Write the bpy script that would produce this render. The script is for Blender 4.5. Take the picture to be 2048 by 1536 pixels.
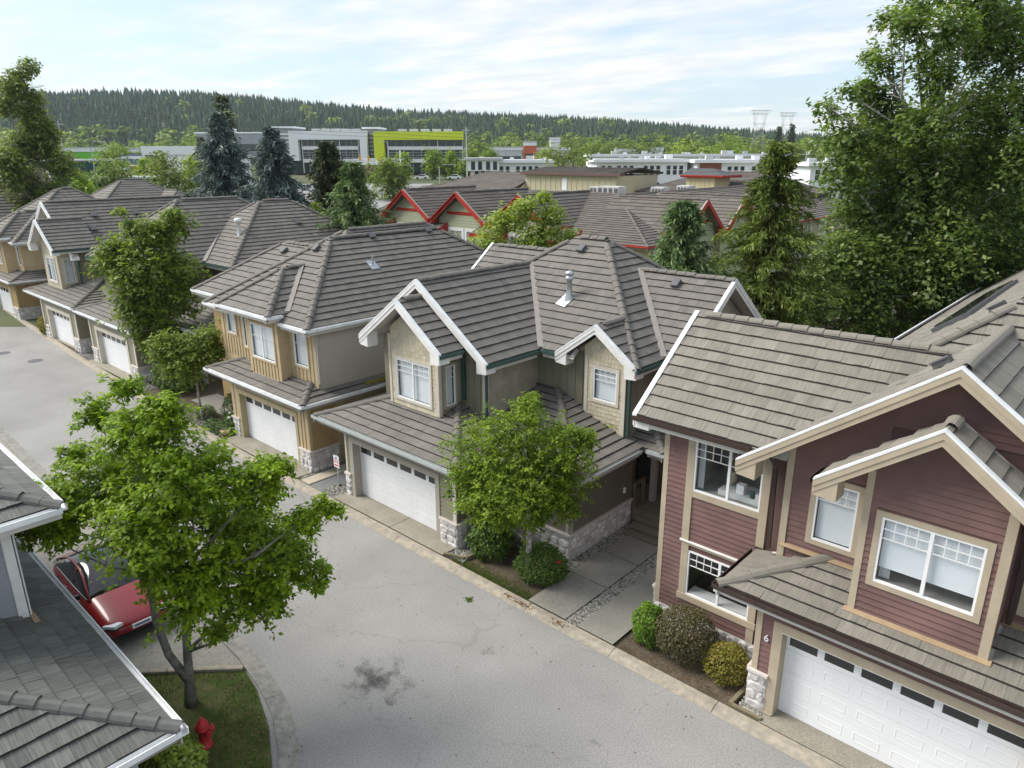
import bpy, bmesh, math, random
import numpy as np
from mathutils import Vector, Matrix
R = math.radians
for o in list(bpy.data.objects): bpy.data.objects.remove(o)
scene = bpy.context.scene
C = scene.collection
# ---------------------------------------------------------------- camera
YAW, PITCH, ROLL, CAMZ = R(42.45), R(17.73), R(-0.11), 12.8
HX, HY = (math.cos(YAW), math.sin(YAW)), (-math.sin(YAW), math.cos(YAW))   # right / forward on the ground
_f = Vector((HY[0]*math.cos(PITCH), HY[1]*math.cos(PITCH), -math.sin(PITCH)))
_u0 = Vector((HY[0]*math.sin(PITCH), HY[1]*math.sin(PITCH), math.cos(PITCH)))
_r0 = Vector((HX[0], HX[1], 0))
_r = _r0*math.cos(ROLL) + _u0*math.sin(ROLL); _u = -_r0*math.sin(ROLL) + _u0*math.cos(ROLL)
cd = bpy.data.cameras.new('camera'); cam = bpy.data.objects.new('camera', cd); C.objects.link(cam)
cd.sensor_width = 36; cd.lens = 1442/2048*36; cd.clip_start = .1; cd.clip_end = 6000
cam.matrix_world = Matrix(((_r[0], _u[0], -_f[0], 0), (_r[1], _u[1], -_f[1], 0), (_r[2], _u[2], -_f[2], CAMZ), (0, 0, 0, 1)))
scene.camera = cam
# ---------------------------------------------------------------- sky, sun, exposure
SUN_EL = 44.0
SUN = Vector((-.86, -.46, 0)).normalized()*math.cos(R(SUN_EL)) + Vector((0, 0, math.sin(R(SUN_EL))))
w = bpy.data.worlds.new('World'); scene.world = w; w.use_nodes = True
nt = w.node_tree; N = nt.nodes; L = nt.links; N.clear()
out = N.new('ShaderNodeOutputWorld'); bg = N.new('ShaderNodeBackground'); bg.inputs[1].default_value = .104
sky = N.new('ShaderNodeTexSky'); sky.sky_type = 'NISHITA'; sky.sun_disc = False
sky.sun_elevation = R(SUN_EL); sky.sun_rotation = math.atan2(SUN.x, SUN.y); sky.air_density = 1.0; sky.dust_density = 1.2; sky.ozone_density = 1.5
tc = N.new('ShaderNodeTexCoord'); sp = N.new('ShaderNodeSeparateXYZ'); L.new(tc.outputs['Generated'], sp.inputs[0])
zz = N.new('ShaderNodeMath'); zz.operation = 'ADD'; L.new(sp.outputs[2], zz.inputs[0]); zz.inputs[1].default_value = .07
zm = N.new('ShaderNodeMath'); zm.operation = 'MAXIMUM'; L.new(zz.outputs[0], zm.inputs[0]); zm.inputs[1].default_value = .02
dx = N.new('ShaderNodeMath'); dx.operation = 'DIVIDE'; L.new(sp.outputs[0], dx.inputs[0]); L.new(zm.outputs[0], dx.inputs[1])
dy = N.new('ShaderNodeMath'); dy.operation = 'DIVIDE'; L.new(sp.outputs[1], dy.inputs[0]); L.new(zm.outputs[0], dy.inputs[1])
cb = N.new('ShaderNodeCombineXYZ'); L.new(dx.outputs[0], cb.inputs[0]); L.new(dy.outputs[0], cb.inputs[1])
mp = N.new('ShaderNodeMapping'); mp.inputs['Rotation'].default_value = (0, 0, R(-30)); mp.inputs['Scale'].default_value = (.50, .85, 1); mp.inputs['Location'].default_value = (2.35, 1.1, 0)
L.new(cb.outputs[0], mp.inputs[0])
n1 = N.new('ShaderNodeTexNoise'); n1.inputs['Scale'].default_value = .55; n1.inputs['Detail'].default_value = 9; n1.inputs['Roughness'].default_value = .62; n1.inputs['Distortion'].default_value = .35
L.new(mp.outputs[0], n1.inputs['Vector'])
rp = N.new('ShaderNodeValToRGB'); rp.color_ramp.elements[0].position = .42; rp.color_ramp.elements[1].position = .62
rp.color_ramp.elements[0].color = (.02, .02, .02, 1); rp.color_ramp.elements[1].color = (.97, .97, .97, 1)
n2 = N.new('ShaderNodeTexNoise'); n2.inputs['Scale'].default_value = 2.6; n2.inputs['Detail'].default_value = 8; n2.inputs['Roughness'].default_value = .6
L.new(mp.outputs[0], n2.inputs['Vector'])
nm = N.new('ShaderNodeMath'); nm.operation = 'MULTIPLY_ADD'; L.new(n2.outputs[0], nm.inputs[0]); nm.inputs[1].default_value = .38; nb_ = N.new('ShaderNodeMath'); nb_.operation = 'MULTIPLY_ADD'; L.new(n1.outputs[0], nb_.inputs[0]); nb_.inputs[1].default_value = .82; nb_.inputs[2].default_value = -.10; L.new(nb_.outputs[0], nm.inputs[2]); L.new(nm.outputs[0], rp.inputs[0])
cr = N.new('ShaderNodeMapRange'); cr.inputs[1].default_value = .3; cr.inputs[2].default_value = .75; cr.inputs[3].default_value = 5.3; cr.inputs[4].default_value = 6.7
L.new(n2.outputs[0], cr.inputs[0])
cc = N.new('ShaderNodeVectorMath'); cc.operation = 'SCALE'; cc.inputs[0].default_value = (1.0, 1.0, .995); L.new(cr.outputs[0], cc.inputs['Scale'])
sk = N.new('ShaderNodeVectorMath'); sk.operation = 'SCALE'; sk.inputs['Scale'].default_value = 1.0; L.new(sky.outputs[0], sk.inputs[0])
pm = N.new('ShaderNodeMixRGB'); pm.inputs[0].default_value = .55; pm.inputs[2].default_value = (4.55, 5.6, 6.45, 1); L.new(sk.outputs[0], pm.inputs[1])
mx = N.new('ShaderNodeMixRGB'); L.new(rp.outputs[0], mx.inputs[0]); L.new(pm.outputs[0], mx.inputs[1]); L.new(cc.outputs[0], mx.inputs[2])
L.new(mx.outputs[0], bg.inputs[0]); L.new(bg.outputs[0], out.inputs[0])
sd = bpy.data.lights.new('sun', 'SUN'); so = bpy.data.objects.new('sun', sd); C.objects.link(so)
sd.energy = 3.35; sd.angle = R(38); sd.color = (1, .955, .88)
so.rotation_euler = SUN.to_track_quat('Z', 'Y').to_euler(); so.location = (0, 0, 60)
scene.view_settings.view_transform = 'Standard'; scene.view_settings.look = 'None'
scene.view_settings.exposure = .74; scene.view_settings.gamma = 1; scene.view_settings.use_curve_mapping = False
scene.cycles.use_denoising = True; scene.cycles.max_bounces = 6; scene.cycles.transparent_max_bounces = 8
# ---------------------------------------------------------------- materials
MATS = {}
def mat(name, col, rough=.75, var=.12, scale=3.0, bump=0., bscale=60., col2=None, mixscale=None, metal=0., stain=0., stretch=None, tint=0., spec=.3, coat=0.):
    if name in MATS: return MATS[name]
    m = bpy.data.materials.new(name); m.use_nodes = True; t = m.node_tree; n = t.nodes; l = t.links
    b = n['Principled BSDF']; b.inputs['Roughness'].default_value = rough; b.inputs['Metallic'].default_value = metal
    b.inputs['Specular IOR Level'].default_value = spec; b.inputs['Coat Weight'].default_value = coat
    tcn = n.new('ShaderNodeTexCoord'); vec = tcn.outputs['Object']
    if stretch:
        mp = n.new('ShaderNodeMapping'); mp.inputs['Scale'].default_value = stretch; l.new(vec, mp.inputs[0]); vec = mp.outputs[0]
    a = n.new('ShaderNodeTexNoise'); a.inputs['Scale'].default_value = scale; a.inputs['Detail'].default_value = 6; a.inputs['Roughness'].default_value = .6; l.new(vec, a.inputs['Vector'])
    r = n.new('ShaderNodeMapRange'); r.inputs[1].default_value = .3; r.inputs[2].default_value = .7; r.inputs[3].default_value = 1-var; r.inputs[4].default_value = 1+var
    l.new(a.outputs[0], r.inputs[0])
    base = n.new('ShaderNodeRGB'); base.outputs[0].default_value = (*col, 1); src = base.outputs[0]
    if col2:
        a2 = n.new('ShaderNodeTexNoise'); a2.inputs['Scale'].default_value = mixscale or 20; a2.inputs['Detail'].default_value = 4; l.new(vec, a2.inputs['Vector'])
        rr = n.new('ShaderNodeMapRange'); rr.inputs[1].default_value = .42; rr.inputs[2].default_value = .6; l.new(a2.outputs[0], rr.inputs[0])
        mm = n.new('ShaderNodeMixRGB'); l.new(rr.outputs[0], mm.inputs[0]); l.new(src, mm.inputs[1]); mm.inputs[2].default_value = (*col2, 1); src = mm.outputs[0]
    v = n.new('ShaderNodeVectorMath'); v.operation = 'SCALE'; l.new(src, v.inputs[0]); l.new(r.outputs[0], v.inputs['Scale']); src = v.outputs[0]
    if tint:
        at = n.new('ShaderNodeAttribute'); at.attribute_name = 'tint'
        r2 = n.new('ShaderNodeMapRange'); r2.inputs[3].default_value = 1-tint; r2.inputs[4].default_value = 1+tint; l.new(at.outputs['Fac'], r2.inputs[0])
        v2 = n.new('ShaderNodeVectorMath'); v2.operation = 'SCALE'; l.new(src, v2.inputs[0]); l.new(r2.outputs[0], v2.inputs['Scale']); src = v2.outputs[0]
    l.new(src, b.inputs['Base Color'])
    if bump:
        c = n.new('ShaderNodeTexNoise'); c.inputs['Scale'].default_value = bscale; c.inputs['Detail'].default_value = 3; l.new(vec, c.inputs['Vector'])
        bp = n.new('ShaderNodeBump'); bp.inputs['Strength'].default_value = bump; bp.inputs['Distance'].default_value = .02; l.new(c.outputs[0], bp.inputs['Height']); l.new(bp.outputs[0], b.inputs['Normal'])
    MATS[name] = m; return m
def add_cracks(m, scale=.55, dark=.86):
    t = m.node_tree; n = t.nodes; l = t.links; b = n['Principled BSDF']; src = b.inputs['Base Color'].links[0].from_socket
    tc = n.new('ShaderNodeTexCoord'); ns = n.new('ShaderNodeTexNoise'); ns.inputs['Scale'].default_value = 1.3; ns.inputs['Detail'].default_value = 5; l.new(tc.outputs['Object'], ns.inputs['Vector'])
    ad = n.new('ShaderNodeVectorMath'); ad.operation = 'MULTIPLY_ADD'; ad.inputs[1].default_value = (1.1, 1.1, 0); l.new(ns.outputs['Color'], ad.inputs[0]); l.new(tc.outputs['Object'], ad.inputs[2])
    vo = n.new('ShaderNodeTexVoronoi'); vo.feature = 'DISTANCE_TO_EDGE'; vo.inputs['Scale'].default_value = scale*.45; l.new(ad.outputs[0], vo.inputs['Vector'])
    mr = n.new('ShaderNodeMapRange'); mr.inputs[1].default_value = .0; mr.inputs[2].default_value = .006; mr.inputs[3].default_value = dark; mr.inputs[4].default_value = 1; l.new(vo.outputs['Distance'], mr.inputs[0])
    n3 = n.new('ShaderNodeTexNoise'); n3.inputs['Scale'].default_value = .22; n3.inputs['Detail'].default_value = 5; l.new(tc.outputs['Object'], n3.inputs['Vector'])
    r3 = n.new('ShaderNodeMapRange'); r3.inputs[1].default_value = .35; r3.inputs[2].default_value = .65; r3.inputs[3].default_value = .90; r3.inputs[4].default_value = 1.06; l.new(n3.outputs[0], r3.inputs[0])
    pr = n.new('ShaderNodeMath'); pr.operation = 'MULTIPLY'; l.new(mr.outputs[0], pr.inputs[0]); l.new(r3.outputs[0], pr.inputs[1])
    v = n.new('ShaderNodeVectorMath'); v.operation = 'SCALE'; l.new(src, v.inputs[0]); l.new(pr.outputs[0], v.inputs['Scale']); l.new(v.outputs[0], b.inputs['Base Color'])
def tile_mat(name, c1, c2, streak=.22, dirt=(.10, .095, .085)):
    m = bpy.data.materials.new(name); m.use_nodes = True; t = m.node_tree; n = t.nodes; l = t.links; b = n['Principled BSDF']; b.inputs['Roughness'].default_value = .82; b.inputs['Specular IOR Level'].default_value = .35
    uv = n.new('ShaderNodeUVMap'); uv.uv_map = 'uv'
    mp = n.new('ShaderNodeMapping'); mp.inputs['Scale'].default_value = (26, 1.6, 1); l.new(uv.outputs[0], mp.inputs[0])
    s = n.new('ShaderNodeTexNoise'); s.inputs['Scale'].default_value = 1; s.inputs['Detail'].default_value = 5; s.inputs['Roughness'].default_value = .65; l.new(mp.outputs[0], s.inputs['Vector'])
    r = n.new('ShaderNodeMapRange'); r.inputs[1].default_value = .3; r.inputs[2].default_value = .7; r.inputs[3].default_value = 1-streak; r.inputs[4].default_value = 1+streak; l.new(s.outputs[0], r.inputs[0])
    at = n.new('ShaderNodeAttribute'); at.attribute_name = 'tint'
    mm = n.new('ShaderNodeMixRGB'); l.new(at.outputs['Fac'], mm.inputs[0]); mm.inputs[1].default_value = (*c1, 1); mm.inputs[2].default_value = (*c2, 1)
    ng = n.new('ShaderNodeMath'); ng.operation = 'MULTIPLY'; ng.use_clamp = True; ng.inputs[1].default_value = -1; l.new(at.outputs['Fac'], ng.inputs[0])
    g = n.new('ShaderNodeTexNoise'); g.inputs['Scale'].default_value = .55; g.inputs['Detail'].default_value = 7; g.inputs['Roughness'].default_value = .7; l.new(uv.outputs[0], g.inputs['Vector'])
    gr = n.new('ShaderNodeMapRange'); gr.inputs[1].default_value = .48; gr.inputs[2].default_value = .75; gr.inputs[4].default_value = .55; l.new(g.outputs[0], gr.inputs[0])
    md = n.new('ShaderNodeMixRGB'); l.new(gr.outputs[0], md.inputs[0]); l.new(mm.outputs[0], md.inputs[1]); md.inputs[2].default_value = (*dirt, 1)
    v = n.new('ShaderNodeVectorMath'); v.operation = 'SCALE'; l.new(md.outputs[0], v.inputs[0]); l.new(r.outputs[0], v.inputs['Scale']); me_ = n.new('ShaderNodeMixRGB'); l.new(ng.outputs[0], me_.inputs[0]); l.new(v.outputs[0], me_.inputs[1]); me_.inputs[2].default_value = (.03, .027, .024, 1); l.new(me_.outputs[0], b.inputs['Base Color'])  # butt faces near-black: crevice grime and course shadow lines put into the colour
    bp = n.new('ShaderNodeBump'); bp.inputs['Strength'].default_value = .55; bp.inputs['Distance'].default_value = .012; l.new(s.outputs[0], bp.inputs['Height']); l.new(bp.outputs[0], b.inputs['Normal'])
    MATS[name] = m; return m
def leaf_mat(name, dark, light, trans=.35, gloss=.35, extra=None):
    m = bpy.data.materials.new(name); m.use_nodes = True; t = m.node_tree; n = t.nodes; l = t.links; n.remove(n['Principled BSDF']); o = n['Material Output']
    at = n.new('ShaderNodeAttribute'); at.attribute_name = 'tint'
    rp = n.new('ShaderNodeValToRGB'); e = rp.color_ramp.elements; e[0].color = (*dark, 1); e[1].color = (*light, 1); e[1].position = .93
    if extra: x = e.new(1.0); x.color = (*extra, 1); e[1].position = .90
    l.new(at.outputs['Fac'], rp.inputs[0])
    p = n.new('ShaderNodeBsdfPrincipled'); p.inputs['Roughness'].default_value = .55; p.inputs['Specular IOR Level'].default_value = gloss; l.new(rp.outputs[0], p.inputs['Base Color'])
    tr = n.new('ShaderNodeBsdfTranslucent')
    br = n.new('ShaderNodeVectorMath'); br.operation = 'MULTIPLY'; br.inputs[1].default_value = (1.25, 1.35, .7); l.new(rp.outputs[0], br.inputs[0]); l.new(br.outputs[0], tr.inputs[0])
    mx = n.new('ShaderNodeMixShader'); mx.inputs[0].default_value = trans; l.new(p.outputs[0], mx.inputs[1]); l.new(tr.outputs[0], mx.inputs[2]); l.new(mx.outputs[0], o.inputs[0])
    MATS[name] = m; return m
def glass_mat(name, tint=(.93, .955, .96), refl=1.0):
    m = bpy.data.materials.new(name); m.use_nodes = True; t = m.node_tree; n = t.nodes; l = t.links; n.remove(n['Principled BSDF']); o = n['Material Output']
    tr = n.new('ShaderNodeBsdfTransparent'); tr.inputs[0].default_value = (*tint, 1); gl = n.new('ShaderNodeBsdfGlossy'); gl.inputs['Roughness'].default_value = .03
    fr = n.new('ShaderNodeLayerWeight'); fr.inputs[0].default_value = .5; pw = n.new('ShaderNodeMath'); pw.operation = 'POWER'; l.new(fr.outputs['Facing'], pw.inputs[0]); pw.inputs[1].default_value = 3.5; k = n.new('ShaderNodeMath'); k.operation = 'MULTIPLY_ADD'; k.use_clamp = True; l.new(pw.outputs[0], k.inputs[0]); k.inputs[1].default_value = .85*refl; k.inputs[2].default_value = .085
    mx = n.new('ShaderNodeMixShader'); l.new(k.outputs[0], mx.inputs[0]); l.new(tr.outputs[0], mx.inputs[1]); l.new(gl.outputs[0], mx.inputs[2]); l.new(mx.outputs[0], o.inputs[0])
    MATS[name] = m; return m
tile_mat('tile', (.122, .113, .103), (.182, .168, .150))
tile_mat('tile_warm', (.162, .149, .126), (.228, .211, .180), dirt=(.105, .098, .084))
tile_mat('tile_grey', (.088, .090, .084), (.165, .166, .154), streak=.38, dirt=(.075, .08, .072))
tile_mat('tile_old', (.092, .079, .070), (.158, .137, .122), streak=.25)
mat('white_trim', (.72, .71, .69), .5, .10, 2.5); mat('white_pvc', (.82, .82, .82), .35, .03, 3); mat('white_door', (.79, .80, .81), .45, .05, .9)
mat('white_metal', (.74, .75, .76), .4, .12, 3)
mat('tan_trim', (.43, .36, .265), .6, .10, 2); mat('red_siding', (.185, .106, .096), .65, .16, 1.1, col2=(.158, .093, .084), mixscale=1.2)
mat('red_wall', (.135, .080, .072), .7); mat('brown_metal', (.055, .038, .032), .4, .15, 8)
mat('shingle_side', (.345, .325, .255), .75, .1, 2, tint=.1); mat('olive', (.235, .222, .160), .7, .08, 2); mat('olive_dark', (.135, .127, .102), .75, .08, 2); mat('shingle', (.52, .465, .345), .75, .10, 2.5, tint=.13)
mat('shingle_back', (.22, .19, .13), .8); mat('cream_trim', (.56, .52, .44), .6, .06, 3); mat('grey_trim', (.36, .335, .285), .6, .06, 3)
mat('gutter_grey', (.42, .45, .44), .4, .12, 6); mat('green_metal', (.045, .085, .078), .4, .15, 6)
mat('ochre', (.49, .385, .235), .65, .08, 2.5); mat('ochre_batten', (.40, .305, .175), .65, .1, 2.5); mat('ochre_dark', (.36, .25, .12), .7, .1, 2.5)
mat('stucco', (.42, .385, .335), .85, .05, .8, bump=.15, bscale=90); mat('khaki_trim', (.40, .335, .20), .65, .07, 3)
mat('stone', (.60, .58, .56), .85, .28, 3.5, bump=.6, bscale=25, col2=(.45, .43, .42), mixscale=4, tint=.22); mat('mortar', (.50, .48, .46), .9, .1, 10)
mat('stone_cap', (.58, .53, .49), .8, .1, 6)
mat('asphalt', (.295, .289, .278), .9, .07, .6, bump=.5, bscale=60, col2=(.222, .217, .209), mixscale=26)
mat('concrete', (.335, .295, .235), .9, .16, 2.5, bump=.3, bscale=80, col2=(.265, .24, .20), mixscale=6); mat('concrete_grey', (.265, .258, .232), .9, .16, 2, bump=.3, bscale=80, col2=(.205, .20, .18), mixscale=5)
mat('aggregate', (.315, .29, .235), .9, .14, 1.4, bump=.5, bscale=170, col2=(.215, .197, .16), mixscale=40)
mat('slab', (.295, .28, .245), .9, .14, 1.2, bump=.4, bscale=60, col2=(.20, .19, .165), mixscale=32); mat('blue_slab', (.165, .17, .165), .9, .15, 2, bump=.3, bscale=80)
mat('paver', (.42, .37, .29), .9, .1, 6); mat('soil', (.075, .06, .043), .95, .3, 3, bump=1, bscale=25, col2=(.11, .085, .055), mixscale=14)
mat('pebble', (.25, .24, .215), .7, .3, 9, tint=.6); mat('timber', (.17, .145, .095), .9, .25, 3, bump=.4, bscale=30); mat('deck_wood', (.19, .165, .125), .85, .25, 2, stretch=(1, 12, 1))
mat('bark', (.135, .125, .10), .95, .3, 6, bump=.8, bscale=22, col2=(.20, .195, .17), mixscale=5); mat('bark_dark', (.07, .055, .042), .95, .3, 6, bump=.8, bscale=20); mat('birch_bark', (.40, .39, .35), .85, .25, 4, col2=(.2, .19, .16), mixscale=7)
mat('galv', (.45, .47, .49), .35, .12, 8, metal=.6); mat('flashing', (.27, .245, .225), .55, .12, 6); mat('copper', (.33, .24, .15), .6, .12, 4)
mat('vent_dark', (.10, .10, .105), .6, .15, 8); mat('soffit', (.55, .53, .49), .7, .05, 3); mat('soffit_dark', (.30, .28, .25), .7, .05, 3); mat('deck_dark', (.035, .034, .032), .95)
mat('interior', (.30, .29, .27), .9, .2, 1.5); mat('interior_dark', (.035, .035, .037), .9, .2, 1.5); mat('blind', (.84, .86, .88), .6, .04, 3); mat('curtain', (.62, .63, .64), .8, .12, 1, stretch=(9, 9, .3))
mat('dark_glass', (.02, .022, .024), .08, .2, 1, spec=.6); glass_mat('glass'); glass_mat('car_glass', (.3, .33, .35), 1.4)
mat('black_rubber', (.02, .02, .02), .8); mat('black', (.015, .015, .016), .4)
mat('car_red', (.26, .003, .008), .32, .03, 2, spec=.4, coat=.6); mat('hydrant_red', (.42, .025, .03), .5, .15, 8, bump=.2, bscale=40)
mat('lamp_clear', (.75, .77, .8), .12, .05, 5); mat('rim', (.25, .25, .26), .3, .1, 5, metal=.7)
mat('sign_white', (.78, .78, .78), .4, .03, 3); mat('sign_red', (.55, .03, .04), .5); mat('sign_blue', (.05, .12, .3), .5)
leaf_mat('leaf_fore', (.060, .120, .006), (.33, .46, .022), .5); leaf_mat('leaf_grey', (.062, .115, .010), (.29, .40, .030), .48, extra=(.28, .36, .05)); leaf_mat('leaf_olive', (.062, .105, .014), (.25, .33, .042), .45)
leaf_mat('leaf_cotton', (.040, .080, .012), (.180, .265, .040), .44, .6, extra=(.42, .45, .26)); leaf_mat('leaf_yellow', (.11, .17, .020), (.40, .48, .085), .45, extra=(.62, .60, .40))
leaf_mat('needle_blue', (.042, .068, .066), (.185, .24, .23), .1, .2); leaf_mat('needle_green', (.045, .076, .014), (.185, .235, .045), .25, .2); leaf_mat('needle_dark', (.018, .034, .014), (.075, .098, .032), .1, .2)
leaf_mat('needle_pine', (.045, .088, .032), (.19, .27, .105), .2, .2); leaf_mat('bush_red', (.045, .050, .020), (.13, .115, .045), .25, extra=(.27, .19, .17)); leaf_mat('bush_gold', (.085, .085, .012), (.26, .235, .035), .3, extra=(.34, .22, .06))
leaf_mat('bush_green', (.030, .070, .008), (.125, .21, .024), .35, .5); leaf_mat('bush_lime', (.06, .12, .01), (.16, .29, .02), .35); leaf_mat('grass', (.045, .080, .010), (.12, .19, .022), .35, extra=(.16, .145, .06))
leaf_mat('birch_leaf', (.075, .11, .024), (.26, .32, .075), .42); leaf_mat('forest_con', (.022, .048, .026), (.072, .115, .058), .05, .1); leaf_mat('forest_dec', (.060, .105, .022), (.24, .31, .058), .3, .1)
leaf_mat('plum_leaf', (.028, .014, .016), (.085, .035, .042), .2)
mat('lawn', (.062, .088, .020), .95, .3, 1.6, bump=.8, bscale=60, col2=(.090, .092, .034), mixscale=3); mat('terrain', (.062, .078, .028), .95, .3, .05, col2=(.09, .095, .05), mixscale=.02)
mat('siding_green', (.42, .44, .30), .7, .06, 1.5); mat('siding_cream', (.60, .52, .30), .7, .05, 1.5); mat('siding_cream2', (.50, .45, .31), .7, .06, 1.5); mat('red_trim', (.42, .035, .022), .55, .1, 4)
mat('office_white', (.80, .81, .83), .5, .04, .1); mat('office_yellow', (.62, .72, .03), .5, .05, .1); mat('office_grey', (.30, .32, .34), .5, .1, .2); mat('office_glass', (.022, .04, .036), .12, .4, .12, spec=.6)
mat('flat_roof', (.52, .53, .54), .85, .2, .3); mat('brick', (.22, .085, .06), .8, .2, 3); mat('far_green', (.14, .55, .03), .6); mat('far_blue', (.09, .16, .36), .6); mat('far_tan', (.47, .34, .2), .8); mat('far_teal', (.012, .06, .055), .6); mat('far_red', (.6, .13, .05), .6)
mat('van_white', (.8, .8, .81), .3, .03, 2, coat=.5); mat('lot', (.24, .24, .24), .9, .15, .2); mat('hvac', (.50, .50, .49), .5, .15, 2); mat('pole_grey', (.42, .43, .43), .5, .1, 3); mat('wire', (.06, .06, .065), .6); mat('signal_yellow', (.62, .33, .02), .5)
mat('moss', (.16, .14, .02), .95, .4, 6)
add_cracks(MATS['asphalt'])
# ---------------------------------------------------------------- helpers
rng = random.Random(7)
def tag(o, label=None, cat=None, group=None, kind=None):
    for k, v in (('label', label), ('category', cat), ('group', group), ('kind', kind)):
        if v: o[k] = v
    return o
def thing(name, label, cat, loc=(0, 0, 0), group=None):
    o = bpy.data.objects.new(name, None); o.empty_display_size = .2; C.objects.link(o); o.location = loc
    return tag(o, label, cat, group)
def adopt(o, parent):
    o.parent = parent
    p = parent
    while p.parent: p = p.parent
    if parent.type == 'EMPTY': o.matrix_parent_inverse = Matrix.Translation(-Vector(parent.location))
class B:
    def __init__(s): s.v = []; s.f = []; s.uv = []; s.t = []
    def face(s, pts, t=.5, uv=None):
        i = len(s.v); s.v += [tuple(p) for p in pts]; s.f.append(tuple(range(i, i+len(pts)))); s.t.append(t); s.uv.append(uv); return s
    def box(s, x0, x1, y0, y1, z0, z1, t=.5):
        i = len(s.v); s.v += [(x0, y0, z0), (x1, y0, z0), (x1, y1, z0), (x0, y1, z0), (x0, y0, z1), (x1, y0, z1), (x1, y1, z1), (x0, y1, z1)]
        for q in ((0, 3, 2, 1), (4, 5, 6, 7), (0, 1, 5, 4), (1, 2, 6, 5), (2, 3, 7, 6), (3, 0, 4, 7)): s.f.append(tuple(i+k for k in q)); s.t.append(t); s.uv.append(None)
        return s
    def obox(s, c, ax, ay, az, t=.5):   # centre and three half-axis vectors
        c, ax, ay, az = map(Vector, (c, ax, ay, az)); i = len(s.v)
        for k in ((-1, -1, -1), (1, -1, -1), (1, 1, -1), (-1, 1, -1), (-1, -1, 1), (1, -1, 1), (1, 1, 1), (-1, 1, 1)): s.v.append(tuple(c+ax*k[0]+ay*k[1]+az*k[2]))
        for q in ((0, 3, 2, 1), (4, 5, 6, 7), (0, 1, 5, 4), (1, 2, 6, 5), (2, 3, 7, 6), (3, 0, 4, 7)): s.f.append(tuple(i+k for k in q)); s.t.append(t); s.uv.append(None)
        return s
    def bar(s, a, b, wd, ht, up=(0, 0, 1), t=.5):   # beam from a to b
        a, b = Vector(a), Vector(b); d = b-a; w = d.cross(Vector(up)).normalized(); n = w.cross(d).normalized()
        return s.obox((a+b)/2, d/2, w*wd/2, n*ht/2, t)
    def tube(s, pts, rad, n=6, cap=True, t=.5):
        pts = [Vector(p) for p in pts]; rad = rad if hasattr(rad, '__len__') else [rad]*len(pts); i0 = len(s.v)
        for k, p in enumerate(pts):
            d = (pts[min(k+1, len(pts)-1)]-pts[max(k-1, 0)]).normalized(); a = d.cross(Vector((0, 0, 1)) if abs(d.z) < .95 else Vector((1, 0, 0))).normalized(); b = d.cross(a)
            for j in range(n): th = 2*math.pi*j/n; s.v.append(tuple(p+(a*math.cos(th)+b*math.sin(th))*rad[k]))
        for k in range(len(pts)-1):
            for j in range(n): s.f.append((i0+k*n+j, i0+k*n+(j+1) % n, i0+(k+1)*n+(j+1) % n, i0+(k+1)*n+j)); s.t.append(t); s.uv.append(None)
        if cap:
            s.f.append(tuple(i0+j for j in range(n))[::-1]); s.f.append(tuple(i0+(len(pts)-1)*n+j for j in range(n))); s.t += [t, t]; s.uv += [None, None]
        return s
    def lathe(s, c, prof, n=12, t=.5):
        c = Vector(c); i0 = len(s.v)
        for r, z in prof:
            for j in range(n): th = 2*math.pi*j/n; s.v.append((c.x+r*math.cos(th), c.y+r*math.sin(th), c.z+z))
        for k in range(len(prof)-1):
            for j in range(n): s.f.append((i0+k*n+j, i0+k*n+(j+1) % n, i0+(k+1)*n+(j+1) % n, i0+(k+1)*n+j)); s.t.append(t); s.uv.append(None)
        s.f.append(tuple(i0+(len(prof)-1)*n+j for j in range(n))); s.t.append(t); s.uv.append(None)
        return s
    def prism(s, poly, z0, z1, t=.5):
        n = len(poly); i = len(s.v); s.v += [(x, y, z0) for x, y in poly]+[(x, y, z1) for x, y in poly]
        s.f.append(tuple(range(i, i+n))[::-1]); s.f.append(tuple(range(i+n, i+2*n)))
        for k in range(n): s.f.append((i+k, i+(k+1) % n, i+n+(k+1) % n, i+n+k))
        s.t += [t]*(n+2); s.uv += [None]*(n+2); return s
    def build(s, name, m, parent=None, smooth=False, recalc=False):
        me = bpy.data.meshes.new(name); me.from_pydata(s.v, [], s.f)
        if any(x != .5 for x in s.t):
            a = me.attributes.new('tint', 'FLOAT', 'FACE'); a.data.foreach_set('value', s.t)
        if any(u is not None for u in s.uv):
            ul = me.uv_layers.new(name='uv'); k = 0
            for f, u in zip(s.f, s.uv):
                for j in range(len(f)):
                    if u is not None: ul.data[k].uv = u[j]
                    k += 1
        if smooth: me.polygons.foreach_set('use_smooth', [True]*len(me.polygons))
        if recalc:
            bm = bmesh.new(); bm.from_mesh(me); bmesh.ops.recalc_face_normals(bm, faces=bm.faces); bm.to_mesh(me); bm.free()
        me.materials.append(MATS[m]); o = bpy.data.objects.new(name, me); C.objects.link(o)
        if parent: adopt(o, parent)
        return o
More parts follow.
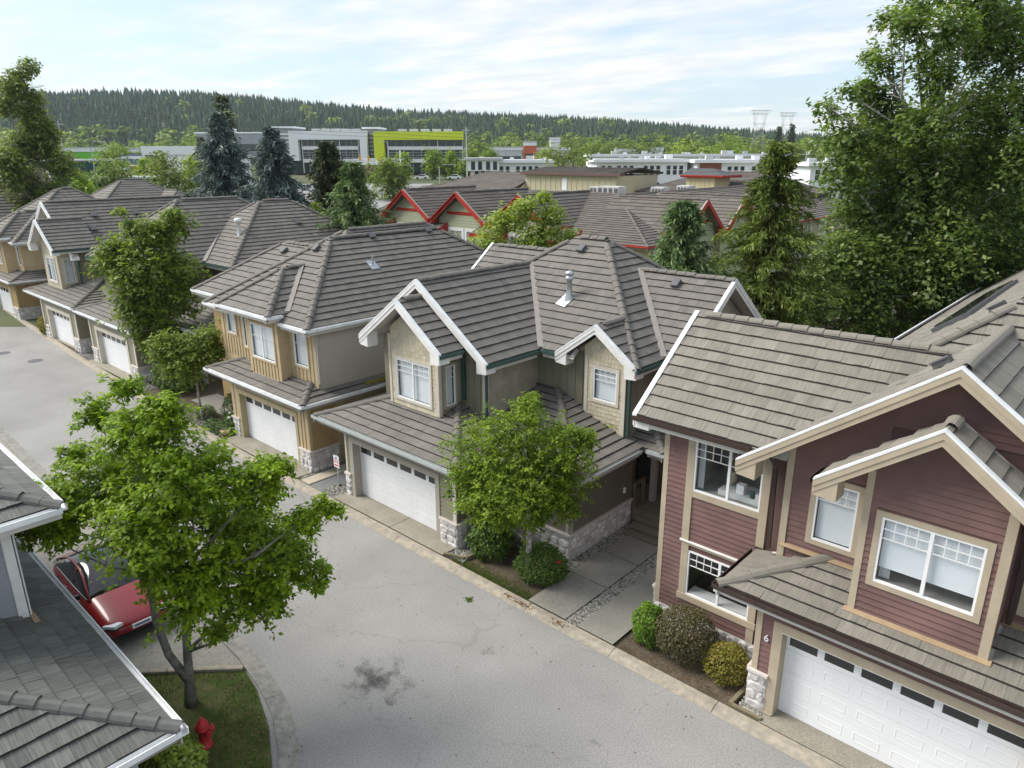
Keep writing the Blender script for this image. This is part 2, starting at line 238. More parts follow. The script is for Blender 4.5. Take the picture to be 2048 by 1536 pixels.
def np_mesh(name, verts, nper, tints, m, parent=None, smooth=False):
    verts = np.ascontiguousarray(verts, dtype=np.float32).reshape(-1, 3); nf = len(verts)//nper
    me = bpy.data.meshes.new(name); me.vertices.add(len(verts)); me.vertices.foreach_set('co', verts.ravel())
    me.loops.add(len(verts)); me.loops.foreach_set('vertex_index', np.arange(len(verts), dtype=np.int32))
    me.polygons.add(nf); me.polygons.foreach_set('loop_start', np.arange(0, len(verts), nper, dtype=np.int32)); me.polygons.foreach_set('loop_total', np.full(nf, nper, dtype=np.int32))
    a = me.attributes.new('tint', 'FLOAT', 'FACE'); a.data.foreach_set('value', np.ascontiguousarray(tints, dtype=np.float32))
    me.update(calc_edges=True); me.materials.append(MATS[m]); o = bpy.data.objects.new(name, me); C.objects.link(o)
    if parent: adopt(o, parent)
    return o
def clip(poly, a, b, c):   # keep a*x+b*y+c >= 0
    o = []; n = len(poly)
    for i in range(n):
        p, q = poly[i], poly[(i+1) % n]; dp, dq = a*p[0]+b*p[1]+c, a*q[0]+b*q[1]+c
        if dp >= 0: o.append(p)
        if (dp > 0 > dq) or (dp < 0 < dq): t = dp/(dp-dq); o.append((p[0]+t*(q[0]-p[0]), p[1]+t*(q[1]-p[1])))
    return o
def clip_convex(poly, cv):
    n = len(cv); ar = sum(cv[i][0]*cv[(i+1) % n][1]-cv[(i+1) % n][0]*cv[i][1] for i in range(n))
    for i in range(n):
        p, q = cv[i], cv[(i+1) % n]; a, b = -(q[1]-p[1]), q[0]-p[0]
        if ar < 0: a, b = -a, -b
        poly = clip(poly, a, b, -(a*p[0]+b*p[1]))
        if len(poly) < 3: return []
    return poly
def area(p): return abs(sum(p[i][0]*p[(i+1) % len(p)][1]-p[(i+1) % len(p)][0]*p[i][1] for i in range(len(p))))/2
# ---------------------------------------------------------------- roofs
class Block:
    """A roof volume on an eave rectangle; it slopes up from the sides listed (S = street side, N, E, W), the other ends are gables."""
    def __init__(s, x0, x1, y0, y1, ze, sl, sides): s.r = (x0, x1, y0, y1); s.ze = ze; s.s = sl; s.sides = sides
    def d(s, k, x, y): x0, x1, y0, y1 = s.r; return {'W': x-x0, 'E': x1-x, 'S': y-y0, 'N': y1-y}[k]
    def h(s, x, y): return s.ze+s.s*min(s.d(k, x, y) for k in s.sides)
    def inside(s, x, y, e=0.): x0, x1, y0, y1 = s.r; return x0-e <= x <= x1+e and y0-e <= y <= y1+e
    def lin(s, k): x0, x1, y0, y1 = s.r; return {'W': (1, 0, -x0), 'E': (-1, 0, x1), 'S': (0, 1, -y0), 'N': (0, -1, y1)}[k]
    def poly(s, k):
        x0, x1, y0, y1 = s.r; p = [(x0, y0), (x1, y0), (x1, y1), (x0, y1)]; a, b, c = s.lin(k)
        for j in s.sides:
            if j != k: e, f, g = s.lin(j); p = clip(p, e-a, f-b, g-c)
        return p
    def uv(s, k, x, y): return (x if k in 'SN' else y, s.d(k, x, y))
    def xy(s, k, u, h):
        x0, x1, y0, y1 = s.r; return {'S': (u, y0+h), 'N': (u, y1-h), 'W': (x0+h, u), 'E': (x1-h, u)}[k]
CAPMESH = {}
def cap_mesh(m, L=.46, W=.15, Hh=.07):
    if (m, L) in CAPMESH: return CAPMESH[(m, L)]
    b = B(); prof = [(-1, -.75), (-.86, .0), (-.40, .72), (0, .9), (.40, .72), (.86, .0), (1, -.75)]
    lo = [(-L/2, x*W*1.03, z*Hh+.024) for x, z in prof]; hi = [(L/2, x*W*.92, z*Hh*.95-.0) for x, z in prof]
    for i in range(6): b.face([lo[i], lo[i+1], hi[i+1], hi[i]], .35+.1*(i % 3), [(.02*i, 0), (.02*i+.02, 0), (.02*i+.02, L), (.02*i, L)])
    lob = [(-L/2, x*W*.85, z*Hh*.7) for x, z in prof]
    for i in range(6): b.face([lo[i+1], lo[i], lob[i], lob[i+1]], .1, [(0, 0)]*4)
    o = b.build('ridge_cap', m); me = o.data; bpy.data.objects.remove(o); CAPMESH[(m, L)] = me; return me
def make_roof(house, blocks, tm, gut='white_metal', soffit='soffit', expo=.36, tw=.33, single=300, rakes=(), caps=True, seed=1, skip=None, capL=.46, gsize=.12, gutters=True, flash=True):
    rr = random.Random(seed); deck = B(); tiles = []
    def covered(bi, x, y, z, tol=.04):
        for oj, ob in enumerate(blocks):
            if oj != bi and ob.inside(x, y):
                hz = ob.h(x, y)
                if hz > z+tol or (abs(hz-z) <= tol and oj < bi): return True
        return False
    for bi, b in enumerate(blocks):
        for k in b.sides:
            p = b.poly(k)
            if len(p) < 3 or area(p) < .05: continue
            pu = [b.uv(k, x, y) for x, y in p]; u0 = min(t[0] for t in pu); u1 = max(t[0] for t in pu); hm = max(t[1] for t in pu); nu = max(1, round((u1-u0)/(tw*1.6))); nh = max(1, round(hm/.6))
            for i in range(nu):
                for j in range(nh):
                    ua, ub, ha, hb = u0+(u1-u0)*i/nu, u0+(u1-u0)*(i+1)/nu, hm*j/nh, hm*(j+1)/nh
                    pl = clip_convex([(ua, ha), (ub, ha), (ub, hb), (ua, hb)], pu)
                    if len(pl) < 3 or area(pl) < 1e-4: continue
                    xy = [b.xy(k, *t) for t in pl]; zs_ = [b.ze+b.s*t[1]-.004*bi for t in pl]; cx = sum(t[0] for t in xy)/len(xy); cy = sum(t[1] for t in xy)/len(xy); hc = sum(t[1] for t in pl)/len(pl)
                    if covered(bi, cx, cy, b.ze+b.s*hc, .25): continue
                    n_ = len(xy); top = [(xy[t][0], xy[t][1], zs_[t]) for t in range(n_)]
                    if sum(xy[t][0]*xy[(t+1) % n_][1]-xy[(t+1) % n_][0]*xy[t][1] for t in range(n_)) < 0: top = top[::-1]
                    deck.face(top, .3); deck.face([(x, y, z-.10) for x, y, z in top][::-1], .3)
    roof = deck.build('roof', soffit, house)
    stuff = B()
    for bi, b in enumerate(blocks):
        q = math.sqrt(1+b.s*b.s); e = expo/q
        for k in b.sides:
            pxy = b.poly(k)
            if len(pxy) < 3 or area(pxy) < .05: continue
            pu = [b.uv(k, x, y) for x, y in pxy]; u0 = min(p[0] for p in pu); u1 = max(p[0] for p in pu); hm = max(p[1] for p in pu)
            nrow = int(hm/e)+1
            for r in range(nrow):
                h0, h1 = r*e, (r+1)*e+.05; ua = u0-tw*(.5 if r % 2 else 0)-rr.random()*.02
                while ua < u1:
                    ub = ua+tw*rr.choice((1, 1, 1.0)); um = (ua+ub)/2; x, y = b.xy(k, min(max(um, u0), u1), min((h0+h1)/2, hm))
                    pts4 = [b.xy(k, uu, hh) for uu in (ua, ub) for hh in (h0, h1-.05)]
                    if covered(bi, x, y, b.ze+b.s*b.d(k, x, y)) and all((not b.inside(*pp)) or covered(bi, pp[0], pp[1], b.ze+b.s*b.d(k, *pp)) for pp in pts4): ua = ub; continue
                    if skip and skip(bi, k, x, y): ua = ub; continue
                    pl = clip_convex([(ua+.0015, h0), (ub-.0015, h0), (ub-.0015, h1), (ua+.0015, h1)], pu)
                    if len(pl) >= 3 and area(pl) > .004:
                        bt = B(); lift = rr.uniform(-.006, .010); tt = min(1, max(0, rr.gauss(.5, .17)))
                        def pos(u, h, dz): xx, yy = b.xy(k, u, h); return (xx, yy, b.ze+b.s*h+dz)
                        zo = lambda h: .016+(.054+lift)*(1-(h-h0)/(h1-h0))
                        P = [pos(u, h, zo(h)) for u, h in pl]; Q = [pos(u, h, zo(h)-.042) for u, h in pl]
                        uvs = [(u, h*q) for u, h in pl]; n = len(P)
                        nz = sum((P[j][0]-P[(j+1) % n][0])*(P[j][1]+P[(j+1) % n][1]) for j in range(n))
                        if nz < 0: P = P[::-1]; Q = Q[::-1]; uvs = uvs[::-1]
                        bt.face(P, tt, uvs)
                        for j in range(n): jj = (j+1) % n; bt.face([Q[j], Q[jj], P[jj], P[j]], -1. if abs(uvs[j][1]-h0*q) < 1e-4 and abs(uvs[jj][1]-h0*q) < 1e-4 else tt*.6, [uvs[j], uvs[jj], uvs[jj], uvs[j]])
                        c = Vector(pos((ua+ub)/2, (h0+h1)/2, 0)); cam_d = Vector((0, 0, CAMZ))-c
                        nn = Vector({'S': (0, -b.s, 1), 'N': (0, b.s, 1), 'E': (b.s, 0, 1), 'W': (-b.s, 0, 1)}[k]).normalized()
                        depth = -(cam_d.x*HY[0]+cam_d.y*HY[1]); lat = abs(-(cam_d.x*HX[0]+cam_d.y*HX[1]))
                        size = nn.dot(cam_d.normalized())/cam_d.length_squared*area(pl) if depth > 1 and lat < depth*.76 else 0
                        tiles.append((size, bt))
                    ua = ub
    tiles.sort(key=lambda t: -t[0])
    for i, (sz, bt) in enumerate(tiles):
        if i < single and sz > 0: bt.build('roof_tile', tm, roof)
        else:
            o = len(stuff.v); stuff.v += bt.v; stuff.f += [tuple(o+j for j in f) for f in bt.f]; stuff.t += bt.t; stuff.uv += bt.uv
    if stuff.v: tag(stuff.build('roof_tiles', tm, roof), kind='stuff')
    # hip and ridge caps
    if caps:
        cm = cap_mesh(tm, capL); step = capL*.87
        for bi, b in enumerate(blocks):
            for i, k in enumerate(b.sides):
                p = b.poly(k); n = len(p)
                for j in range(n):
                    a, c = p[j], p[(j+1) % n]
                    if math.dist(a, c) < .15: continue
                    mx, my = (a[0]+c[0])/2, (a[1]+c[1])/2
                    for kk in b.sides[i+1:]:
                        if abs(b.d(k, mx, my)-b.d(kk, mx, my)) < 1e-4:
                            A = Vector((*a, b.h(*a))); D = Vector((*c, b.h(*c)))
                            if A.z > D.z: A, D = D, A
                            dv = (D-A); ln = dv.length; dv.normalize(); wv = dv.cross(Vector((0, 0, 1))).normalized(); nv = wv.cross(dv)
                            for s in range(max(1, int(ln/step))):
                                pc = A+dv*(s+.5)*step
                                if covered(bi, pc.x, pc.y, pc.z, .08): continue
                                o = bpy.data.objects.new('ridge_cap', cm); C.objects.link(o); o.parent = roof
                                jt = rr.uniform(-.012, .012)
                                o.matrix_world = Matrix(((dv.x, wv.x, nv.x, pc.x+nv.x*.05), (dv.y, wv.y, nv.y, pc.y+nv.y*.05), (dv.z, wv.z, nv.z, pc.z+nv.z*.05+jt), (0, 0, 0, 1)))
    # gutters
    if gutters:
        for bi, b in enumerate(blocks):
            x0, x1, y0, y1 = b.r
            for k in b.sides:
                a0, a1 = (x0, x1) if k in 'SN' else (y0, y1); n = max(2, int((a1-a0)/.2)); run = None; segs = []
                for i in range(n+1):
                    u = a0+(a1-a0)*i/n; x, y = b.xy(k, u, .02)
                    cov = any(ob is not b and ob.inside(x, y, .01) and ob.h(min(max(x, ob.r[0]), ob.r[1]), min(max(y, ob.r[2]), ob.r[3])) > b.ze-.12 and not (abs(ob.ze-b.ze) < .02 and ob.d(k, x, y) < .05 and k in ob.sides and blocks.index(ob) > bi) for ob in blocks)
                    if not cov:
                        if run is None: run = u
                        last = u
                    elif run is not None: segs.append((run, last)); run = None
                if run is not None: segs.append((run, last))
                for s0, s1 in segs:
                    if s1-s0 < .3: continue
                    g = B(); gs = gsize; z1 = b.ze+.035
                    e0 = gs if (k+'W' in ('SW', 'NW') and s0 == a0 and 'W' in b.sides) or (k in 'EW' and s0 == a0 and 'S' in b.sides) else 0
                    e1 = gs if (k in 'SN' and s1 == a1 and 'E' in b.sides) or (k in 'EW' and s1 == a1 and 'N' in b.sides) else 0
                    s0 -= e0; s1 += e1
                    def gb(da, db, za, zb):
                        if k == 'S': g.box(s0, s1, y0-db, y0-da, za, zb)
                        elif k == 'N': g.box(s0, s1, y1+da, y1+db, za, zb)
                        elif k == 'W': g.box(x0-db, x0-da, s0, s1, za, zb)
                        else: g.box(x1+da, x1+db, s0, s1, za, zb)
                    gb(.002, gs, z1-.125, z1-.105); gb(gs-.014, gs+.006, z1-.104, z1); gb(.003, .016, z1-.104, z1+.008)
                    g.build('gutter', gut, roof)
                    fb = B(); g, gg = fb, g; gb(-.03, .001, b.ze-.24, b.ze-.10); fb.build('fascia', soffit if soffit != 'deck_dark' else gut, roof)
    # bargeboards and metal edges on gable ends
    for bi, end, bm_, fm in rakes:
        b = blocks[bi]; x0, x1, y0, y1 = b.r
        for sgn in (0, 1):
            if end in 'SN':
                xm = (x0+x1)/2; yy = y0 if end == 'S' else y1; dy = -1 if end == 'S' else 1
                A = Vector((x0 if sgn == 0 else x1, yy, b.ze)); D = Vector((xm, yy, b.h(xm, (y0+y1)/2))); ov = Vector((0, dy, 0))
            else:
                ym = (y0+y1)/2; xx = x0 if end == 'W' else x1; dx_ = -1 if end == 'W' else 1
                A = Vector((xx, y0 if sgn == 0 else y1, b.ze)); D = Vector((xx, ym, b.h((x0+x1)/2, ym))); ov = Vector((dx_, 0, 0))
            d = (D-A).normalized(); A2 = A-d*.04; nrm = Vector((0, 0, 1))
            def slab(z0, z1, o0, o1, nm, mt):
                q = B(); a, c = A2, D
                pts = [a+ov*o0+nrm*z0, c+ov*o0+nrm*z0, c+ov*o1+nrm*z0, a+ov*o1+nrm*z0, a+ov*o0+nrm*z1, c+ov*o0+nrm*z1, c+ov*o1+nrm*z1, a+ov*o1+nrm*z1]
                i = len(q.v); q.v += [tuple(p) for p in pts]
                for f in ((0, 3, 2, 1), (4, 5, 6, 7), (0, 1, 5, 4), (1, 2, 6, 5), (2, 3, 7, 6), (3, 0, 4, 7)): q.f.append(f); q.t.append(.5); q.uv.append(None)
                q.build(nm, mt, roof, recalc=True)
            slab(-.10, .035, .01, .055, 'bargeboard_upper', bm_); slab(-.24, -.105, .0, .035, 'bargeboard', bm_)
            slab(.04, .092, -.07, .062, 'rake_flashing', fm)
            eb = B(); inn = Vector((d.x, d.y, 0)).normalized(); a = A-d*.02
            w_ = .46; z0 = A.z-.10; z1 = A.z-.36
            tri = [a+nrm*(-.12), a+nrm*(-.30), a+inn*w_+nrm*(-.34), a+inn*w_+nrm*(b.s*w_-.12)]
            f1 = [p+ov*.02 for p in tri]; f2 = [p-ov*.45 for p in tri]; i = len(eb.v); eb.v += [tuple(p) for p in f1+f2]
            for f in ((0, 1, 2, 3), (7, 6, 5, 4), (0, 4, 5, 1), (1, 5, 6, 2), (2, 6, 7, 3), (3, 7, 4, 0)): eb.f.append(f); eb.t.append(.5); eb.uv.append(None)
            eb.build('eave_return', bm_, roof, recalc=True)
    return roof
def valley(roof, a, b, wd=.22, m='flashing'):
    a, b = Vector(a), Vector(b); q = B(); q.bar(a+Vector((0, 0, .10)), b+Vector((0, 0, .10)), wd, .04); return q.build('valley_flashing', m, roof)
# ---------------------------------------------------------------- walls
def fp(face, c, a, z, off=0.):
    return {'S': (a, c-off, z), 'N': (a, c+off, z), 'E': (c+off, a, z), 'W': (c-off, a, z)}[face]
def panel(b, face, c, a0, a1, z0, z1, o0, o1, t=.5):
    if face == 'S': b.box(a0, a1, c-o1, c-o0, z0, z1, t)
    elif face == 'N': b.box(a0, a1, c+o0, c+o1, z0, z1, t)
    elif face == 'E': b.box(c+o0, c+o1, a0, a1, z0, z1, t)
    else: b.box(c-o1, c-o0, a0, a1, z0, z1, t)
def flat_face(b, face, c, a0, a1, z0, z1, holes=()):
    xs = sorted({a0, a1, *[v for h in holes for v in h[:2] if a0 < v < a1]}); zs = sorted({z0, z1, *[v for h in holes for v in h[2:] if z0 < v < z1]})
    for i in range(len(xs)-1):
        for j in range(len(zs)-1):
            xm, zm_ = (xs[i]+xs[i+1])/2, (zs[j]+zs[j+1])/2
            if any(h[0] < xm < h[1] and h[2] < zm_ < h[3] for h in holes): continue
            p = [fp(face, c, xs[i], zs[j]), fp(face, c, xs[i+1], zs[j]), fp(face, c, xs[i+1], zs[j+1]), fp(face, c, xs[i], zs[j+1])]
            b.face(p if face in 'SE' else p[::-1])
def walls(house, x0, x1, y0, y1, z0, z1, m, holes={}, faces='SENW', name='wall'):
    b = B()
    for f in faces:
        c = {'S': y0, 'N': y1, 'E': x1, 'W': x0}[f]; a = (x0, x1) if f in 'SN' else (y0, y1)
        flat_face(b, f, c, a[0], a[1], z0, z1, holes.get(f, ()))
    return b.build(name, m, house)
def gable_wall(house, face, c, a0, a1, z0, zt, m, name='gable_wall'):   # triangle from a0..a1 at z0 to the apex zt
    b = B(); am = (a0+a1)/2; p = [fp(face, c, a0, z0), fp(face, c, a1, z0), fp(face, c, am, zt)]; b.face(p if face in 'SE' else p[::-1])
    return b.build(name, m, house)
def courses(parent, face, c, poly, expo, m, holes=(), width=None, name='siding_board', seed=3, th=.028, tint=False, jit=0.):
    rr = random.Random(seed); zs = [p[1] for p in poly]; z = min(zs); n = 0
    while z < max(zs)-.02:
        z1 = min(z+expo, max(zs)); row = clip(clip(poly, 0, 1, -z), 0, -1, z1)
        if len(row) >= 3 and area(row) > .003:
            lo, hi = min(p[0] for p in row), max(p[0] for p in row); iv = [(lo, hi)]
            for h in holes:
                if h[2] < z1-.03 and h[3] > z+.03:
                    nv = []
                    for s, e in iv:
                        if h[1] <= s or h[0] >= e: nv.append((s, e)); continue
                        if h[0] > s: nv.append((s, h[0]))
                        if h[1] < e: nv.append((h[1], e))
                    iv = nv
            for s, e in iv:
                u = s
                if width: u = s-rr.random()*width
                while u < e-.01:
                    v = min(e, u+(width*rr.uniform(.65, 1.35) if width else e-s)); uu = max(u, s)
                    if v-uu > .02:
                        pc = clip(clip(row, 1, 0, -uu-(.004 if width else 0)), -1, 0, v-(.004 if width else 0))
                        if len(pc) >= 3 and area(pc) > .002:
                            dzb = rr.uniform(-jit, 0) if jit else 0
                            o_ = lambda zz: .004+th*(1-(zz-z)/max(.01, z1-z)) if z1 > z else .01
                            f = [fp(face, c, p[0], p[1]+(dzb if abs(p[1]-z) < 1e-5 else 0), o_(p[1])) for p in pc]; g = [fp(face, c, p[0], p[1]+(dzb if abs(p[1]-z) < 1e-5 else 0), 0) for p in pc]
                            b = B(); t = min(1, max(0, rr.gauss(.5, .22))) if tint else .5
                            b.face(f, t)
                            for i in range(len(f)): j = (i+1) % len(f); b.face([g[i], g[j], f[j], f[i]], t)
                            b.build(name, m, parent, recalc=True); n += 1
                    u = v
        z = z1
    return n
def battens(parent, face, c, a0, a1, z0, z1, gap, m, wd=.05, holes=(), th=.025, name='batten', top=None):
    n = max(1, round((a1-a0)/gap))
    for i in range(1, n):
        a = a0+(a1-a0)*i/n; segs = [(z0, top(a) if top else z1)]
        for h in holes:
            if h[0]-wd < a < h[1]+wd: segs = [s for q in segs for s in ((q[0], min(q[1], h[2])), (max(q[0], h[3]), q[1])) if s[1]-s[0] > .05]
        for s in segs: b = B(); panel(b, face, c, a-wd/2, a+wd/2, s[0], s[1], .0, th); b.build(name, m, parent)
def stones(parent, face, c, a0, a1, z0, z1, seed=5, size=.27):
    rr = random.Random(seed); z = z0
    while z < z1-.04:
        hh = min(size*rr.uniform(.7, 1.15), z1-z); hh = z1-z if z1-z-hh < .08 else hh; a = a0
        while a < a1-.01:
            ww = size*rr.uniform(.85, 1.7); ww = a1-a if a1-a-ww < .12 else min(ww, a1-a)
            g = .008; j = lambda v: v+rr.uniform(-.022, .022)
            A0, A1, Z0, Z1 = a+g, a+ww-g, z+g, z+hh-g; cx, cz = (A0+A1)/2, (Z0+Z1)/2; k = .26
            ring = [(A0+(A1-A0)*k, Z0), (A1-(A1-A0)*k, Z0), (A1, Z0+(Z1-Z0)*k), (A1, Z1-(Z1-Z0)*k), (A1-(A1-A0)*k, Z1), (A0+(A1-A0)*k, Z1), (A0, Z1-(Z1-Z0)*k), (A0, Z0+(Z1-Z0)*k)]
            ring = [(min(max(j(p[0]), a0), a1), min(max(j(p[1]), z0), z1)) for p in ring]; t = rr.random(); d = rr.uniform(.025, .055); b = B()
            inn = [(cx+(p[0]-cx)*.72+rr.uniform(-.01, .01), cz+(p[1]-cz)*.72) for p in ring]
            R0 = [fp(face, c, p[0], p[1], .004) for p in ring]; R1 = [fp(face, c, p[0], p[1], d*rr.uniform(.75, 1.1)) for p in inn]
            for i in range(8): jx = (i+1) % 8; b.face([R0[i], R0[jx], R1[jx], R1[i]], t)
            b.face(R1, t); b.build('stone', 'stone', parent, smooth=False, recalc=False)
            a += ww
        z += hh
def stone_base(house, face, c, a0, a1, z0, z1, seed=5, cap=True, ext=(0, 0), th=.06):
    b = B(); panel(b, face, c, a0-ext[0], a1+ext[1], z0, z1, .0, th); w_ = b.build('stone_veneer', 'mortar', house)
    sgn = {'S': -1, 'N': 1, 'E': 1, 'W': -1}[face]
    stones(w_, face, c+sgn*th, a0-ext[0], a1+ext[1], z0, z1, seed)
    if cap: b = B(); panel(b, face, c, a0-ext[0]-.02, a1+ext[1]+.02, z1, z1+.07, .0, th+.06); b.build('stone_ledge', 'stone_cap', house)
def window(house, face, c, a0, a1, z0, z1, trim='tan_trim', tw=.11, mull=(), grid=None, blind='blind', bl=(0, 1), rows=2, room='interior_dark', depth=.5, slats=True, frame='white_pvc', head=None, sill=None, curtain=None, gz=.27):
    F = B(); fw_ = .045
    for q in ((a0, a1, z0, z0+fw_), (a0, a1, z1-fw_, z1), (a0, a0+fw_, z0+fw_, z1-fw_), (a1-fw_, a1, z0+fw_, z1-fw_)): panel(F, face, c, q[0], q[1], q[2], q[3], -.02, .035)
    for m_ in mull: panel(F, face, c, m_-.035, m_+.035, z0+fw_, z1-fw_, -.02, .034)
    o = F.build('window', frame, house)
    t2 = tw*1.0
    if trim:
        for q in ((a0-tw, a0, z0-.0, z1), (a1, a1+tw, z0, z1), (a0-tw, a1+tw, z1, z1+(head or tw)), (a0-tw, a1+tw, z0-(sill or tw), z0)):
            b = B(); panel(b, face, c, *q, .0, .045); b.build('window_trim', trim, o)
    edges = [a0+fw_]+sorted(mull)+[a1-fw_]
    for i in range(len(edges)-1):
        p0 = edges[i]+(.035 if i else 0); p1 = edges[i+1]-(.035 if i < len(edges)-2 else 0)
        b = B(); dd = .006 if i % 2 else -.008
        b.face([fp(face, c, p0, z0+fw_, dd), fp(face, c, p1, z0+fw_, dd), fp(face, c, p1, z1-fw_, dd), fp(face, c, p0, z1-fw_, dd)]); b.build('pane', 'glass', o)
        if grid:
            ng = grid; zt = z1-fw_; zb = zt-gz*rows
            for r in range(1, rows+1): b = B(); panel(b, face, c, p0, p1, zt-gz*r-.009, zt-gz*r+.009, -.004, .016); b.build('muntin', frame, o)
            for g in range(1, ng): x = p0+(p1-p0)*g/ng; b = B(); panel(b, face, c, x-.008, x+.008, zb, zt, -.005, .0155); b.build('muntin', frame, o)
    rb = B(); i0, i1 = -.06, -depth   # the room behind the glass
    P = lambda a, z, d: fp(face, c, a, z, d)
    for q in ([P(a0, z0, i1), P(a1, z0, i1), P(a1, z1, i1), P(a0, z1, i1)], [P(a0, z0, i0), P(a1, z0, i0), P(a1, z0, i1), P(a0, z0, i1)], [P(a0, z1, i0), P(a0, z1, i1), P(a1, z1, i1), P(a1, z1, i0)], [P(a0, z0, i0), P(a0, z0, i1), P(a0, z1, i1), P(a0, z1, i0)], [P(a1, z0, i0), P(a1, z1, i0), P(a1, z1, i1), P(a1, z0, i1)]): rb.face(q)
    rb.build('room_recess', room, o)
    if blind:
        b = B(); zb = z1-fw_-(z1-z0-2*fw_)*bl[1]; za = z1-fw_-(z1-z0-2*fw_)*bl[0]
        if slats:
            n = int((za-zb)/.042)
            for i in range(n):
                zc = zb+(i+.5)*(za-zb)/n; b.face([P(a0+.05, zc-.021, -.075), P(a1-.05, zc-.021, -.075), P(a1-.05, zc+.019, -.10), P(a0+.05, zc+.019, -.10)])
        else: b.face([P(a0+.05, zb, -.085), P(a1-.05, zb, -.085), P(a1-.05, za, -.085), P(a0+.05, za, -.085)])
        b.build('blind', blind, o)
    if curtain:
        for c0, c1 in curtain:
            b = B(); n = 12; zz0, zz1 = z0+.06, z1-.06
            for i in range(n):
                xa, xb = c0+(c1-c0)*i/n, c0+(c1-c0)*(i+1)/n; da, db = -.12-.03*(i % 2), -.12-.03*((i+1) % 2)
                b.face([P(xa, zz0, da), P(xb, zz0, db), P(xb, zz1, db), P(xa, zz1, da)])
            b.build('curtain', 'curtain', o)
    return o
def garage_door(house, c, a0, a1, z0, z1, ncol=6, win_row=True, wy=None, rm='cream_trim'):
    if wy:
        for x in (a0-.012, a1): q = B(); q.box(x, x+.012, wy+.004, c+.05, z0-.03, z1+.02); q.build('door_reveal', rm, house)
        q = B(); q.box(a0, a1, wy+.004, c+.05, z1+.002, z1+.02); q.build('door_reveal', rm, house)
    b = B(); panel(b, 'S', c, a0, a1, z0, z1, -.06, -.02); o = b.build('garage_door', 'white_trim', house); hs = (z1-z0)/4
    for r in range(4):
        w_ = (a1-a0)/ncol; za, zb = z0+r*hs+.004, z0+(r+1)*hs-.004
        s = B(); panel(s, 'S', c, a0+.003, a1-.003, za, zb, -.019, .012); s.build('door_section', 'white_door', o)
        for k in range(ncol):
            p0, p1 = a0+k*w_+.11, a0+(k+1)*w_-.11
            if r == 3 and win_row:
                q = B(); q.face([fp('S', c, p0-.03, zb-hs*.78, .018), fp('S', c, p1+.03, zb-hs*.78, .018), fp('S', c, p1+.03, zb-hs*.17, .018), fp('S', c, p0-.03, zb-hs*.17, .018)]); q.build('door_pane', 'dark_glass', o)
            else:
                q = B(); zc0, zc1 = za+hs*.26, zb-hs*.26; g = .02
                ri = [(p0, zc0), (p1, zc0), (p1, zc1), (p0, zc1)]; rin = [(p0+g, zc0+g), (p1-g, zc0+g), (p1-g, zc1-g), (p0+g, zc1-g)]; ri2 = [(p0+2*g, zc0+2*g), (p1-2*g, zc0+2*g), (p1-2*g, zc1-2*g), (p0+2*g, zc1-2*g)]
                for i in range(4):
                    j = (i+1) % 4; q.face([fp('S', c, *ri[i], .0125), fp('S', c, *ri[j], .0125), fp('S', c, *rin[j], .019), fp('S', c, *rin[i], .019)]); q.face([fp('S', c, *rin[i], .019), fp('S', c, *rin[j], .019), fp('S', c, *ri2[j], .0135), fp('S', c, *ri2[i], .0135)])
                q.build('door_panel', 'white_door', o)
    return o
def board(house, name, m, face, c, a0, a1, z0, z1, o0=0., o1=.04):
    b = B(); panel(b, face, c, a0, a1, z0, z1, o0, o1); return b.build(name, m, house)
def downspout(house, pts, m, r=.042):
    b = B()
    for i in range(len(pts)-1): b.bar(pts[i], pts[i+1], r*2, r*1.7, up=(.01, .02, 1) if abs(Vector(pts[i+1]).z-Vector(pts[i]).z) < .9*math.dist(pts[i], pts[i+1]) else (0, 1, 0))
    return b.build('downspout', m, house)
def vent_box(roof, b, k, x, y, m='vent_dark', w_=.3):
    z = b.ze+b.s*b.d(k, x, y)+.10; q = B(); up = {'S': (0, 1), 'N': (0, -1), 'E': (-1, 0), 'W': (1, 0)}[k]; s = b.s
    d = Vector((up[0], up[1], s)).normalized(); wv = d.cross(Vector((0, 0, 1))).normalized(); n = wv.cross(d)
    q.obox(Vector((x, y, z))+n*.03, d*w_*.6, wv*w_*.45, n*.06); q.obox(Vector((x, y, z))+n*.10-d*.02, d*w_*.62, wv*w_*.5, n*.015)
    return q.build('roof_vent', m, roof)
# ---------------------------------------------------------------- ground
def W2(a, d): return (a*HX[0]+d*HY[0], a*HX[1]+d*HY[1])      # metres right / ahead of the drone, on the ground
def sm(t): t = min(1, max(0, t)); return t*t*(3-2*t)
def terr(x, y):
    a = x*HX[0]+y*HX[1]; d = x*HY[0]+y*HY[1]
    z = -.05+5.2*sm((d-50)/140)+3.5*sm((d-250)/300)
    q = a/max(d, 1)
    top = 69-58*sm((q+.50)/1.02)+4*math.sin(q*7)
    if d > 560: z += max(3, top)*sm((d-560)/480)*(1+.04*math.sin(a*.012))
    return z
b = B(); ds = [-60, -20, 0, 15, 30, 45, 60, 80, 100, 125, 150, 180, 220, 270, 330, 400, 480, 560, 620, 680, 740, 800, 860, 920, 980, 1060, 1200, 1500]
na = 49
for d in ds:
    for i in range(na):
        a = (i/(na-1)-.5)*2*max(90, 1.25*abs(d)+60); x, y = W2(a, d); b.v.append((x, y, terr(x, y)))
for j in range(len(ds)-1):
    for i in range(na-1): b.f.append((j*na+i, j*na+i+1, (j+1)*na+i+1, (j+1)*na+i)); b.t.append(.5); b.uv.append(None)
tag(b.build('ground', 'terrain', smooth=True), kind='structure')
def sheet(name, poly, z, m, kind='structure', parent=None):
    q = B(); q.face([(x, y, z) for x, y in poly]); return tag(q.build(name, m, parent, recalc=True), kind=kind)
